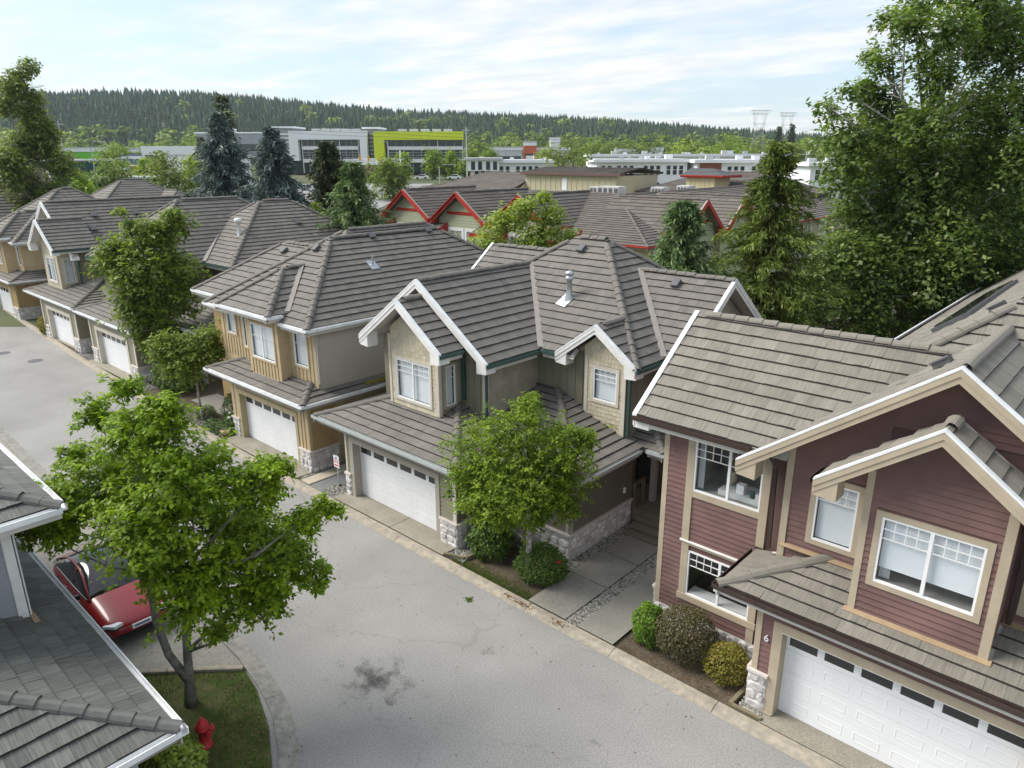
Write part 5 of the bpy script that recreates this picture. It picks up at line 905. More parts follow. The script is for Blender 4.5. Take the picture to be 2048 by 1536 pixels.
conifer('low_spruce', 'low dark blue green spruce below the shorter blue spruce', (-49.8, 31.6, 0), 8.8, 2.4, 'needle_blue', 208, 28, 9, 6, .4, .3, .7, .1, 3)
conifer('golden_cypress', 'low golden green conifer behind the twin house ridge', (-49.0, 31.5, 0), 9.6, 1.9, 'leaf_yellow', 209, 24, 8, 5, .35, .1, .7, .1, 3)
r = np.random.default_rng(9); c = (-26.8, 30.3)
yl = [(c[0]+dx, c[1]+dy, z, q) for dx, dy, z, q in ((0, 0, 10.0, .8), (-1.0, -.6, 9.3, .9), (1.2, .9, 9.5, .8), (.4, .4, 8.3, 1.3), (-1.5, -1.2, 7.9, 1.1), (1.7, 1.5, 8.1, 1.1), (0, 0, 6.4, 1.6), (-1.6, -1.4, 6.0, 1.2), (2, 1.7, 6.4, 1.2), (.2, .1, 4, 1.6), (.9, .6, 10.5, .4))]
tree('young_maple', 'upright yellow green tree with pale seed tips behind olive house', (*c, 0), yl, 7, .14, 'leaf_yellow', 1500, 14, .22, .2, 106, shell=.35, flash=.03)
x, y, z = pos(-46.8, 75); r = np.random.default_rng(10); bl_ = []
for i in range(24): t = i/23; bl_.append((x+r.normal()*1.9*(1-t*.6), y+r.normal()*1.9*(1-t*.6), z+5+15.6*t+.3*r.normal(), 2.1*(1-.62*t)+.15))
tree('birch_tree', 'tall feathery birch at the left edge against the sky', (x, y, z), bl_, 14, .2, 'birch_leaf', 2900, 14, .36, .34, 107, 'birch_bark', shell=.15)
MID = [  # metres right, ahead, height, width, material, label
 (9.6, 122, 13.2, 9.6, 'birch_leaf', 'large spreading willow green tree in front of white flats'), (-64.7, 112, 9.0, 4.0, 'leaf_fore', 'bright green round tree left of the green shed'), (-77.5, 160, 8.0, 4.4, 'leaf_fore', 'bright green street tree beside the white van'), (-55.0, 120, 11.5, 8.6, 'birch_leaf', 'wispy light green tree left of the blue spruces'),
 (-33.3, 232, 8.6, 5.4, 'leaf_fore', 'leftmost bright green street tree under the yellow office'), (-24.2, 232, 9.8, 7.4, 'leaf_grey', 'dark green street tree second from left under the yellow office'), (-19, 232, 9.2, 6.6, 'leaf_grey', 'light green street tree third from left under the yellow office'), (-12.8, 228, 9.6, 7.0, 'leaf_olive', 'rightmost street tree at the corner of the yellow office'),
 (-23.8, 150, 8.2, 8.6, 'leaf_olive', 'brownish green tree right of the brown gabled shop'), (-74, 140, 8.2, 10, 'leaf_olive', 'dark hedge like tree beside the green shed'), (-121, 230, 11, 12, 'leaf_olive', 'dark leafy tree in front of the blue roof'), (-94, 205, 7.5, 9, 'leaf_olive', 'small dark tree left of white shop'), (-63, 150, 9, 6, 'leaf_yellow', 'yellowish street tree right of white shop'),
 (-39.5, 92, 4.3, 7.5, 'leaf_yellow', 'pale flowering shrub tree behind the long grey ridge'), (-21.5, 88, 4.8, 6.0, 'leaf_yellow', 'sunlit grassy shrub mass between blue spruces and pine'), (-57.6, 98, 6.0, 4.5, 'plum_leaf', 'dark purple plum tree left of the lamp posts'), (-52, 96, 4.6, 6.5, 'plum_leaf', 'spreading purple plum tree behind the hip roof'), (-52.5, 90, 5.2, 4.5, 'leaf_yellow', 'light yellow green shrub at the left behind the hip roof'),
 (33.5, 300, 12, 14, 'leaf_olive', 'dark green tree clump beyond the flats, left'), (52, 300, 13, 20, 'forest_dec', 'broad green tree beyond the flats below the pylons'), (66, 290, 12, 16, 'leaf_yellow', 'yellow green tree beyond the flats, right of the pylons'), (79, 280, 13, 16, 'leaf_grey', 'green tree beyond the flats at the right edge'), (13.5, 330, 9, 8, 'leaf_yellow', 'small yellow green tree beyond the flats'), (-9, 330, 9, 7, 'leaf_grey', 'small green tree right of the yellow office corner')]
for i, (a, d, h, wd, m_, lab) in enumerate(MID): blob_tree('broadleaf_tree' if h > 5 else 'flowering_shrub', lab, pos(a, d), h, wd, m_, 300+i, leaf=.30+d*.0022, n=330 if d < 200 else 190, per=11, trunk=.16)
for i, (a, d, h, wd, lab) in enumerate(((-51.5, 70, 9, 4.5, 'dark conifer at the left edge below the birch'), (-94, 230, 13, 7, 'dark conifer behind the green shed'), (69.6, 300, 13, 5, 'tall conifer left of the nearer pylon'), (138.5, 395, 19.5, 6, 'left of the twin conifers standing by the pylons'), (147, 400, 20.5, 6, 'right of the twin conifers standing by the pylons'))): conifer('distant_conifer', lab, pos(a, d), h, wd/2, 'needle_dark', 400+i, 26, 8, 5, .5+d*.003, .2, .8, .08, 2)
# ---------------------------------------------------------------- shrubs and small plants
bush('lime_shrub', 'tall lime green shrub leftmost of three by red house', (-8.55, 14.85), .42, .42, .62, 'bush_lime', 2600, .085, 501, rough=.12)
bush('clipped_shrub', 'big clipped ball shrub with reddish tips by red house', (-7.55, 15.05), .80, .72, .72, 'bush_red', 9000, .06, 502, rough=.05); bush('golden_shrub', 'small golden green ball shrub beside red house garage', (-6.32, 15.0), .56, .54, .48, 'bush_gold', 4600, .06, 503, rough=.05)
bush('glossy_shrub', 'glossy dark green shrub beside olive house garage pier', (-14.95, 15.25), .72, .66, .68, 'bush_green', 3600, .12, 504, rough=.14); bush('flowering_shrub', 'green shrub with a red flower around the pale trunk', (-12.75, 15.3), .82, .72, .55, 'bush_green', 4600, .085, 505, rough=.1)
q = B(); q.lathe((-12.1, 15.35, .78), [(.0, 0), (.07, .02), (.05, .07), (0, .08)], 8); tag(q.build('red_flower', 'hydrant_red'), 'single red flower on shrub by the pale trunk', 'flower')
bush('golden_shrub', 'wide golden shrub beside the first garage of twin house', (-60.8, 15.6), 1.25, .8, .8, 'bush_gold', 3600, .12, 506, rough=.05); bush('dark_shrub', 'dark green shrub behind the wide golden one', (-62.2, 16.6), 1.0, .8, .95, 'bush_green', 2200, .14, 507)
bush('dark_shrub', 'dark shrub mass below the tall street tree', (-40.6, 15.9), 1.7, .9, .75, 'bush_green', 4200, .14, 508, rough=.16); bush('clipped_shrub', 'soft conical green shrub left of ochre house garage', (-32.6, 15.5), .72, .6, .85, 'needle_pine', 2600, .1, 509); bush('low_juniper', 'low spreading juniper at the kerb by ochre house', (-32.6, 14.6), 1.1, .45, .22, 'needle_pine', 2000, .1, 510, rough=.2)
bush('small_shrub', 'small dark shrub at the foot of slim pale trunk', (-34.9, 15.0), .5, .45, .3, 'needle_pine', 1000, .09, 511); bush('leafy_plant', 'white flowering plant by the ochre house stone pier', (-31.85, 15.0), .55, .4, .5, 'bush_green', 1600, .11, 512)
r = np.random.default_rng(3)
wf = bpy.data.objects['leafy_plant']
for i in range(9): q = B(); q.lathe((-31.85+r.normal()*.28, 15.0+r.normal()*.2, .75+r.random()*.25), [(.01, 0), (.07, .03), (.06, .09), (0, .11)], 7); q.build('flower_head', 'white_trim', wf)
q = B(); q.lathe((-31.7, 14.45, .02), [(.16, 0), (.24, .14), (.25, .26), (.21, .30), (.21, .26)], 14); tag(q.build('plant_pot', 'far_tan', smooth=True), 'round brown clay pot at ochre house garage corner', 'pot')
bush('yellow_conifer', 'yellow green shrub below the gutter corner of near house', (-14.4, 4.0), .6, .5, .5, 'bush_gold', 1500, .1, 513); bush('low_conifer', 'feathery low conifer in front of the red hydrant', (-13.5, 4.15), .95, .5, .5, 'leaf_yellow', 2600, .1, 514, rough=.2); bush('feathery_conifer', 'feathery golden conifer by the white corner post', (-21.5, 3.5), .9, .6, 1.1, 'leaf_yellow', 2200, .12, 515, rough=.2); bush('low_conifer', 'low green conifer at the bottom edge of the lawn', (-12.3, 4.2), .7, .4, .3, 'needle_pine', 1500, .1, 516, rough=.2)
# lawn grass, fallen leaves
r = np.random.default_rng(8); n = 26000; P = np.stack([r.uniform(-18.4, -11.6, n), r.uniform(2.5, 6.8, n), np.full(n, .03)], 1)
lawn_poly = [(-15.75, 6.80), (-14.8, 6.62), (-13.4, 6.15), (-12.35, 5.6), (-11.8, 5.05), (-11.55, 4.2), (-11.55, 2), (-17.0, 2), (-18.4, 3.95)]
def inpoly(P, poly):
    x, y = P[:, 0], P[:, 1]; c = np.zeros(len(P), bool); j = len(poly)-1
    for i in range(len(poly)):
        (xi, yi), (xj, yj) = poly[i], poly[j]; m_ = ((yi > y) != (yj > y)) & (x < (xj-xi)*(y-yi)/(yj-yi+1e-12)+xi); c ^= m_; j = i
    return c
P = P[inpoly(P, lawn_poly)]; d2 = np.hypot(P[:, 0]+15.46, P[:, 1]-5.32); P = P[(d2 > .75) | (r.random(len(P)) < .15)]; n = len(P); ang = r.uniform(0, 6.28, n); hh = r.uniform(.025, .07, n); wd = .007
dx = np.stack([np.cos(ang), np.sin(ang), np.zeros(n)], 1); tip = P+np.stack([r.normal(0, .02, n), r.normal(0, .02, n), hh], 1)
tag(np_mesh('grass', np.stack([P-dx*wd, P+dx*wd, tip], 1).reshape(-1, 3), 3, np.clip(r.normal(.45, .25, n), 0, 1), 'grass'), 'short green grass of the lawn around the tree', 'grass', kind='stuff')
n = 4000; P = np.stack([r.uniform(-15.6, -11.6, n), 14.06+np.abs(r.normal(0, .22, n)), np.full(n, .02)], 1); P = P[P[:, 0] < -12.25]; n = len(P); ang = r.uniform(0, 6.28, n); dx = np.stack([np.cos(ang), np.sin(ang), np.zeros(n)], 1)
tag(np_mesh('grass', np.stack([P-dx*.008, P+dx*.008, P+np.stack([r.normal(0, .02, n), r.normal(0, .02, n), r.uniform(.02, .07, n)], 1)], 1).reshape(-1, 3), 3, np.clip(r.normal(.5, .25, n), 0, 1), 'grass'), 'mossy grass strip behind the kerb by olive house', 'grass', kind='stuff')
mat('dead_leaf', (.17, .085, .035), .8, .3, 8, tint=.6); n = 700
P = np.concatenate([np.stack([np.concatenate([r.normal(-12.75, .12, 30), r.normal(-12.2, .22, 50), r.normal(-10.8, .18, 40)]), 13.78+r.normal(0, .045, 120), np.full(120, .085)], 1), np.stack([r.uniform(-9, -5.5, 200), r.uniform(14.1, 15.6, 200), np.full(200, .02)], 1), np.stack([r.uniform(-17, -12, 160), r.uniform(3.5, 6.6, 160), np.full(160, .06)], 1), np.stack([r.uniform(-26, 0, 130), r.uniform(8.5, 13.5, 130), np.full(130, .012)], 1)])
tag(np_mesh('fallen_leaves', cards(r, P, np.full(len(P), .06), None, 0, .6, 4).reshape(-1, 3), 4, r.random(len(P)), 'dead_leaf'), 'scattered brown fallen leaves along kerb and beds', 'leaves', kind='stuff')
P = np.stack([-13.59+r.normal(0, .07, 40), 12.9+r.normal(0, .05, 40), np.full(40, .02)], 1); tag(np_mesh('leafy_twig', cards(r, P, np.full(40, .09), None, 0, .5, 2).reshape(-1, 3), 4, r.random(40), 'bush_green'), 'small green leafy twig lying on the road', 'twig')
# ---------------------------------------------------------------- red car
def loft(b, secs):   # secs: list of (x, [(y,z)...])
    n = len(secs[0][1]); i0 = len(b.v)
    for x, s in secs: b.v += [(x, y, z) for y, z in s]
    for k in range(len(secs)-1):
        for j in range(n-1): b.f.append((i0+k*n+j, i0+k*n+j+1, i0+(k+1)*n+j+1, i0+(k+1)*n+j)); b.t.append(.5); b.uv.append(None)
    for k in (0, len(secs)-1): b.f.append(tuple(i0+k*n+j for j in range(n))); b.t.append(.5); b.uv.append(None)
def place(o, M): o.data.transform(M)
CX, CY = -21.3, 5.6; CM = Matrix.Translation((CX, CY, .02))
car = thing('red_car', 'glossy red sedan parked under the bright green tree', 'car', (CX, CY, 0)); bd = B(); secs = []
for x, hw, zt, zs in ((2.36, .52, .50, .42), (2.30, .70, .60, .52), (2.12, .84, .69, .60), (1.80, .905, .77, .66), (1.30, .92, .865, .74), (.85, .925, .93, .80), (.3, .925, .95, .84), (-.6, .925, .96, .86), (-1.4, .925, .98, .87), (-1.9, .90, 1.0, .86), (-2.2, .84, .98, .80), (-2.33, .70, .9, .7)):
    zb = .24 if abs(x) < 2.2 else .32; s = [(-hw*.9, zb), (-hw, zb+.12), (-hw*1.0, zs-.1), (-hw*.965, zs), (-hw*.80, zt-.012), (-hw*.4, zt+.02), (0, zt+.028), (hw*.4, zt+.02), (hw*.80, zt-.012), (hw*.965, zs), (hw, zs-.1), (hw, zb+.12), (hw*.9, zb)]; secs.append((x, s))
loft(bd, secs); body = bd.build('body', 'car_red', car, smooth=True, recalc=True); place(body, CM)
md = body.modifiers.new('subd', 'SUBSURF'); md.levels = md.render_levels = 2
gh = B(); secs = []
for x, hw, zt in ((.86, .72, .93), (.55, .70, 1.10), (.15, .64, 1.30), (-.25, .60, 1.41), (-.8, .59, 1.43), (-1.3, .60, 1.36), (-1.8, .63, 1.16), (-2.1, .66, 1.0)):
    zb = .90; s = [(-.83, zb), (-.80, zb+.03), (-(hw+.80)/2-.03, (zb+zt)/2), (-hw, zt-.05), (-hw*.6, zt), (0, zt+.02), (hw*.6, zt), (hw, zt-.05), ((hw+.80)/2+.03, (zb+zt)/2), (.80, zb+.03), (.83, zb)]; secs.append((x, s))
loft(gh, secs); cab = gh.build('cabin_glass', 'dark_glass', car, smooth=True, recalc=True); place(cab, CM)
MATS['dark_glass'].node_tree.nodes['Principled BSDF'].inputs['Specular IOR Level'].default_value = .8
for sgn in (-1, 1):
    for nm, pts in (('pillar', [(.90, .78, .90), (.55, .715, 1.075), (.15, .645, 1.265), (-.25, .60, 1.375), (-.8, .59, 1.395), (-1.3, .60, 1.325), (-1.8, .64, 1.12), (-2.1, .70, .97)]), ('pillar', [(-.35, .79, .95), (-.35, .61, 1.37)]), ('beltline', [(.85, .83, .94), (0, .85, .955), (-1.6, .84, .985)])):
        q = B(); q.tube([(x, y*sgn, z) for x, y, z in pts], (.03 if nm == 'pillar' else .014), 6); o = q.build(nm, 'car_red' if nm == 'pillar' else 'galv', car, smooth=True); place(o, CM)
    q = B(); q.obox((2.13, sgn*.66, .625), (.17, sgn*-.10, .03), (.03, sgn*.12, 0), (0, 0, .045)); o = q.build('headlight', 'lamp_clear', car); place(o, CM)
    q = B(); q.obox((2.19, sgn*.62, .575), (.10, sgn*-.09, 0), (.03, sgn*.14, 0), (0, 0, .02)); o = q.build('headlight_bezel', 'black', car); place(o, CM)
    q = B(); q.obox((.62, sgn*1.02, 1.0), (.06, 0, 0), (0, .10, 0), (0, 0, .07)); o = q.build('wing_mirror', 'black', car); place(o, CM); bv = o.modifiers.new('b', 'BEVEL'); bv.width = .03; bv.segments = 3
    for dx_ in (.45, -.55): q = B(); q.obox((dx_, sgn*.945, .80), (.09, 0, 0), (0, .012, 0), (0, 0, .014)); o = q.build('door_handle', 'car_red', car); place(o, CM)
    for wx in (1.42, -1.42):
        q = B(); T_ = []
        for k in range(20): th = 2*math.pi*k/20; T_.append((math.cos(th), math.sin(th)))
        prof = [(.20, -.11), (.31, -.115), (.335, -.09), (.335, .09), (.31, .115), (.20, .11)]
        for rr_, yy in prof: q.v += [(wx+rr_*cx_, sgn*.84+yy, .335+rr_*sx) for cx_, sx in T_]
        for p_ in range(5):
            for k in range(20): q.f.append((p_*20+k, p_*20+(k+1) % 20, (p_+1)*20+(k+1) % 20, (p_+1)*20+k)); q.t.append(.5); q.uv.append(None)
        wh = q.build('wheel', 'black_rubber', car, smooth=True, recalc=True); place(wh, CM)
        q = B(); q.v = [(wx+.21*cx_, sgn*(.84+.09), .335+.21*sx) for cx_, sx in T_]; q.f = [tuple(range(20))]; q.t = [.5]; q.uv = [None]; o = q.build('rim', 'rim', wh); place(o, CM)
        q = B()
        for k in range(5): th = k*1.2566; q.obox((wx+.1*math.cos(th), sgn*.945, .335+.1*math.sin(th)), (.1*math.cos(th), 0, .1*math.sin(th)), (-.02*math.sin(th), 0, .02*math.cos(th)), (0, .012, 0))
        o = q.build('spoke', 'galv', wh); place(o, CM)
    q = B(); q.tube([(wx_, sgn*.93, z_) for wx_, z_ in ((1.82, .35), (1.74, .58), (1.58, .69), (1.42, .72), (1.26, .69), (1.10, .58), (1.02, .35))], .022, 5); o = q.build('wheel_arch', 'black', car); place(o, CM)
    q = B(); q.tube([(wx_, sgn*.93, z_) for wx_, z_ in ((-1.02, .35), (-1.10, .58), (-1.26, .69), (-1.42, .72), (-1.58, .69), (-1.74, .58), (-1.82, .35))], .022, 5); o = q.build('wheel_arch', 'black', car); place(o, CM)
q = B(); q.box(2.365, 2.385, -.26, .26, .44, .58); o = q.build('number_plate', 'sign_white', car); place(o, CM); q = B(); q.box(2.28, 2.37, -.62, .62, .26, .38); o = q.build('lower_grille', 'black', car); place(o, CM)
q = B(); q.box(2.386, 2.389, -.2, .2, .485, .535); pl_ = q.build('plate_characters', 'sign_blue', o); place(pl_, CM)
# ---------------------------------------------------------------- hydrant, sign, street clutter
Hy = thing('fire_hydrant', 'red fire hydrant on the lawn near the kerb curve', 'hydrant', (-13.97, 4.95, 0)); q = B(); q.lathe((-13.97, 4.95, .02), [(.17, 0), (.17, .05), (.115, .07), (.105, .45), (.15, .47), (.15, .52), (.12, .54)], 16); q.build('barrel', 'hydrant_red', Hy, smooth=True)
q = B(); q.lathe((-13.97, 4.95, .55), [(.145, 0), (.14, .06), (.10, .14), (.045, .18), (.045, .23), (0, .24)], 16); q.build('bonnet', 'hydrant_red', Hy, smooth=True)
for dx_, dy_, rr_ in ((.19, .05, .065), (-.19, -.05, .065), (.04, .2, .085)):
    q = B(); q.tube([(-13.97, 4.95, .42), (-13.97+dx_, 4.95+dy_, .42)], rr_*.8, 10); q.tube([(-13.97+dx_*.9, 4.95+dy_*.9, .42), (-13.97+dx_*1.15, 4.95+dy_*1.15, .42)], rr_, 8); q.build('outlet', 'hydrant_red', Hy)
Sg = thing('parking_sign', 'small white and red parking sign on a steel post', 'sign', (-23.1, 14.85, 0)); q = B(); q.box(-23.11, -23.06, 14.85, 14.88, 0, 1.36); q.build('post', 'galv', Sg)
q = B(); q.box(-23.28, -22.92, 14.825, 14.845, .82, 1.32); sp_ = q.build('sign_plate', 'sign_white', Sg)
def text(body, size, loc, m, parent, rz=0., ext=.002, tilt=90):
    fc = bpy.data.curves.new('t', 'FONT'); fc.body = body; fc.size = size; fc.extrude = ext; fc.align_x = 'CENTER'; t_ = bpy.data.objects.new('t', fc); C.objects.link(t_); bpy.context.view_layer.update()
    me = bpy.data.meshes.new_from_object(t_.evaluated_get(bpy.context.evaluated_depsgraph_get())); bpy.data.objects.remove(t_); me.transform(Matrix.Translation(loc) @ Matrix.Rotation(rz, 4, 'Z') @ Matrix.Rotation(R(tilt), 4, 'X')); me.materials.clear(); me.materials.append(MATS[m])
    o = bpy.data.objects.new('lettering', me); C.objects.link(o); adopt(o, parent); return o
o = text('6', .25, (-5.19, 14.40, 2.0), 'white_metal', HN[0], ext=.01); o.name = 'house_number'
text('PRIVATE', .075, (-23.1, 14.822, 1.13), 'sign_red', sp_); text('PARKING', .075, (-23.1, 14.822, 1.03), 'sign_red', sp_); q = B(); q.box(-23.24, -22.96, 14.821, 14.8245, .89, .95); q.build('arrow_bar', 'sign_red', sp_); q = B(); q.box(-23.16, -23.04, 14.821, 14.8245, 1.21, 1.28); q.build('tow_symbol', 'sign_blue', sp_)
q = B(); q.box(-23.02, -22.95, 14.80, 14.90, .02, .08); tag(q.build('post_base', 'black'), 'small dark base plate beside the sign post', 'base plate')
for x, y, lab in ((-53.4, 12.4, 'round iron manhole cover nearest the twin house kerb'), (-57.2, 11.5, 'round iron manhole cover farther toward the left edge')):
    q = B(); q.lathe((x, y, .002), [(.45, 0), (.45, .012), (.40, .016)], 20); tag(q.build('manhole_cover', 'vent_dark'), lab, 'manhole cover')
# ---------------------------------------------------------------- red trimmed apartment block behind the row
H = thing('apartment_block', 'long grey roofed block with red trimmed gables behind the row', 'building', (-45, 55, 0))
mb = [Block(-66, -29.58, 47.65, 66, 6.0, .35, 'SNE'), Block(-47.6, -29.58, 47.65, 100, 6.0, .35, 'SEWN')]
gbl = [Block(-61.15, -53.85, 47.0, 57, 6.85, .71, 'EW'), Block(-53.5, -46.3, 47.0, 57, 6.85, .71, 'EW'), Block(-45.8, -38.6, 47.0, 57, 6.85, .71, 'EW'), Block(-38, -28.9, 51.9, 58.5, 6.6, .78, 'SN'), Block(-38, -28.9, 59.0, 65.6, 6.6, .78, 'SN')]
RT = ('red_trim', 'tile_flash')
mat('tile_flash', (.33, .29, .26), .6)
rf = make_roof(H, mb+gbl, 'tile_old', 'red_trim', 'soffit_dark', expo=.42, tw=.95, single=0, seed=81, rakes=tuple((i+2, 'S', *RT) for i in range(3))+tuple((i+5, 'E', *RT) for i in range(2))+((0, 'W', 'soffit_dark', 'tile_flash'),), capL=.9)
for bi in range(3):
    b0 = gbl[bi]; xm = (b0.r[0]+b0.r[1])/2
    for sx in (0, 1):   # broad red bargeboards
        q = B(); A = Vector((b0.r[sx], 46.93, 6.78)); D = Vector((xm, 46.93, 6.78+.71*3.65)); q.bar(A, D, .06, .36, up=(0, -1, 0)); q.obox((A+D)/2-Vector((0, 0, .20)), (D-A)/2, (0, .05, 0), (0, 0, .17)); q.build('red_bargeboard', 'red_trim', H)
    w = walls(H, xm-3.1, xm+3.1, 47.6, 49, 0, 7.0, 'siding_green', faces='SEW'); gable_wall(w, 'S', 47.6, xm-3.1, xm+3.1, 7.0, 9.1, 'siding_green')
    courses(w, 'S', 47.6, [(xm-3.05, 5.3), (xm+3.05, 5.3), (xm+3.05, 7.0), (xm, 9.1), (xm-3.05, 7.0)], .26, 'siding_green', seed=90+bi, th=.03)
    board(H, 'gable_band', 'red_trim', 'S', 47.6, xm-1.9, xm+1.9, 7.35, 7.62, 0, .06)
    window(H, 'S', 47.55, xm-1.5, xm+.1, 4.3, 5.9, 'office_white', .25, mull=(xm-.7,), grid=2, gz=.35, blind=None, frame='office_white', rows=1); window(H, 'S', 47.55, xm+.7, xm+2.3, 4.3, 5.9, 'office_white', .25, mull=(xm+1.5,), grid=2, gz=.35, blind=None, frame='office_white', rows=1)
for k, xm in enumerate((-61.6, -53.7, -46.0, -38.2)):
    make_roof(H, [Block(xm-1.5, xm+1.9, 46.3, 48.2, 5.9, .42, 'S')], 'tile_old', 'red_trim', 'red_trim', expo=.42, tw=.8, single=0, seed=95+k, caps=False)
    q = B(); q.face([(xm+1.93, 46.25, 5.6), (xm+1.93, 48.2, 5.6), (xm+1.93, 48.2, 6.9), (xm+1.93, 46.25, 6.05)]); q.face([(xm-1.5, 46.2, 5.62), (xm+1.93, 46.2, 5.62), (xm+1.93, 46.2, 5.95), (xm-1.5, 46.2, 5.95)]); q.build('awning_trim', 'red_trim', H)
walls(H, -65.5, -30.2, 48.3, 65, 0, 6.2, 'siding_cream', faces='SENW'); walls(H, -47, -30.2, 60, 99, 0, 6.2, 'siding_cream2', faces='ENW')
for ym in (55.2, 62.3):
    w = walls(H, -34, -29.6, ym-2.9, ym+2.9, 0, 6.9, 'siding_green', faces='SEN'); gable_wall(w, 'E', -29.6, ym-2.9, ym+2.9, 6.9, 9.05, 'siding_green'); board(H, 'gable_band', 'red_trim', 'E', -29.6, ym-1.7, ym+1.7, 7.2, 7.5, 0, .06)
    for sx in (-1, 1): q = B(); A = Vector((-28.84, ym+sx*3.3, 6.5)); D = Vector((-28.84, ym, 9.1)); q.obox((A+D)/2-Vector((0, 0, .12)), (D-A)/2, (.05, 0, 0), (0, 0, .2)); q.build('red_bargeboard', 'red_trim', H)
for y0 in (68.5, 71.5, 76, 79.5, 84):
    for z0 in (1.3, 4.1): window(H, 'E', -30.15, y0, y0+2.0, z0, z0+1.7, 'office_white', .2, mull=(y0+1,), grid=2, gz=.4, rows=1, blind=None, frame='office_white')
for y0 in (49.5, 52): window(H, 'E', -30.15, y0, y0+1.5, 3.9, 5.4, 'office_white', .2, blind=None)
# roof plant and huts behind the ridge
for x, y, l_, w_, h_, lab in ((-50.0, 69.5, 1.9, 1.3, 1.2, 'pale grey air handling box leftmost on block roof'), (-47.3, 68.0, 2.8, 1.5, 1.5, 'large pale air handling box in middle of block roof'), (-43.0, 71, 1.6, 1.2, 1.4, 'grey air handling box third from left on block roof'), (-41.0, 73.0, 1.5, 1.3, 1.7, 'pale square air handling box near the yellow roof hut')):
    Hv = thing('rooftop_unit', lab, 'roof unit', (x, y, 8.0), 'roof units on the red trimmed block'); q = B(); q.box(x-l_/2, x+l_/2, y-w_/2, y+w_/2, 7.4, 8.6+h_*.5); q.build('cabinet', 'hvac', Hv)
    for k in range(4): q = B(); q.box(x-l_/2+.15+k*l_/4, x-l_/2+.15+k*l_/4+l_/6, y-w_/2-.03, y-w_/2, 8.2, 8.5+h_*.45); q.build('louvre', 'vent_dark', Hv)
def cabin(name, label, a, d, w_, dp, z0, z1, wallm, roofm, trimm, rise=.0):
    """box building turned square to the town grid, with roof slab and fascia"""
    x, y = W2(a, d); Hc = thing(name, label, 'building', (x, y, 0)); b = B(); b.box(x, x+w_, y, y+dp, z0, z1); wl = b.build('wall', wallm, Hc); b = B()
    b.box(x-.5, x+w_+.5, y-.5, y+dp+.5, z1, z1+.35); b.build('fascia', trimm, Hc); return Hc, wl, x, y
H = thing('cream_hall', 'cream board clad hall with dark red ridge behind the block', 'building', (-62, 84, 0)); wl = walls(H, -70.5, -55, 80, 90, 2, 10.0, 'siding_cream2', faces='SENW'); battens(wl, 'S', 80, -70.5, -55, 7, 10, .9, 'siding_cream', wd=.1, th=.05)
board(H, 'roof_edge', 'red_wall', 'S', 80, -71, -54.0, 10.0, 10.35, -.5, .6); make_roof(H, [Block(-70.9, -54.4, 79.6, 90.4, 10.3, .12, 'SN')], 'tile_old', 'red_wall', 'soffit_dark', single=0, tw=1.2, expo=.5, seed=97, caps=False); board(H, 'service_door', 'office_white', 'S', 80, -63.8, -63.0, 8.0, 9.6, 0, .06)
make_roof(H, [Block(-54.5, -34, 84, 98, 8.0, .35, 'SWEN')], 'tile_old', 'red_wall', 'soffit_dark', single=0, tw=1.2, expo=.45, seed=98, capL=.9); walls(H, -54, -34.5, 84.5, 97, 2, 8.1, 'siding_cream2', faces='SENW'); make_roof(H, [Block(-88, -70.5, 76, 90, 7.6, .35, 'SWN')], 'tile_old', 'red_wall', 'soffit_dark', single=0, tw=1.2, expo=.45, seed=99, capL=.9); walls(H, -87.5, -70.5, 76.5, 89.5, 0, 7.7, 'siding_cream2', faces='SW'); gable_wall(H, 'W', -70.6, 78, 88, 7.6, 10.6, 'siding_cream')
H = thing('yellow_roof_hut', 'small yellow hut with red edged dark roof on the block roof', 'roof hut', (-44, 86, 8)); w = walls(H, -46.6, -42.8, 83, 87, 7.5, 10.3, 'siding_cream', faces='SENW'); battens(w, 'S', 83, -46.6, -42.8, 8, 10.3, .6, 'siding_cream2', wd=.1); make_roof(H, [Block(-47.2, -41.6, 82.5, 87.5, 10.2, .3, 'SEN')], 'vent_dark', 'red_trim', 'red_trim', single=0, tw=1, expo=.5, seed=100, caps=False)
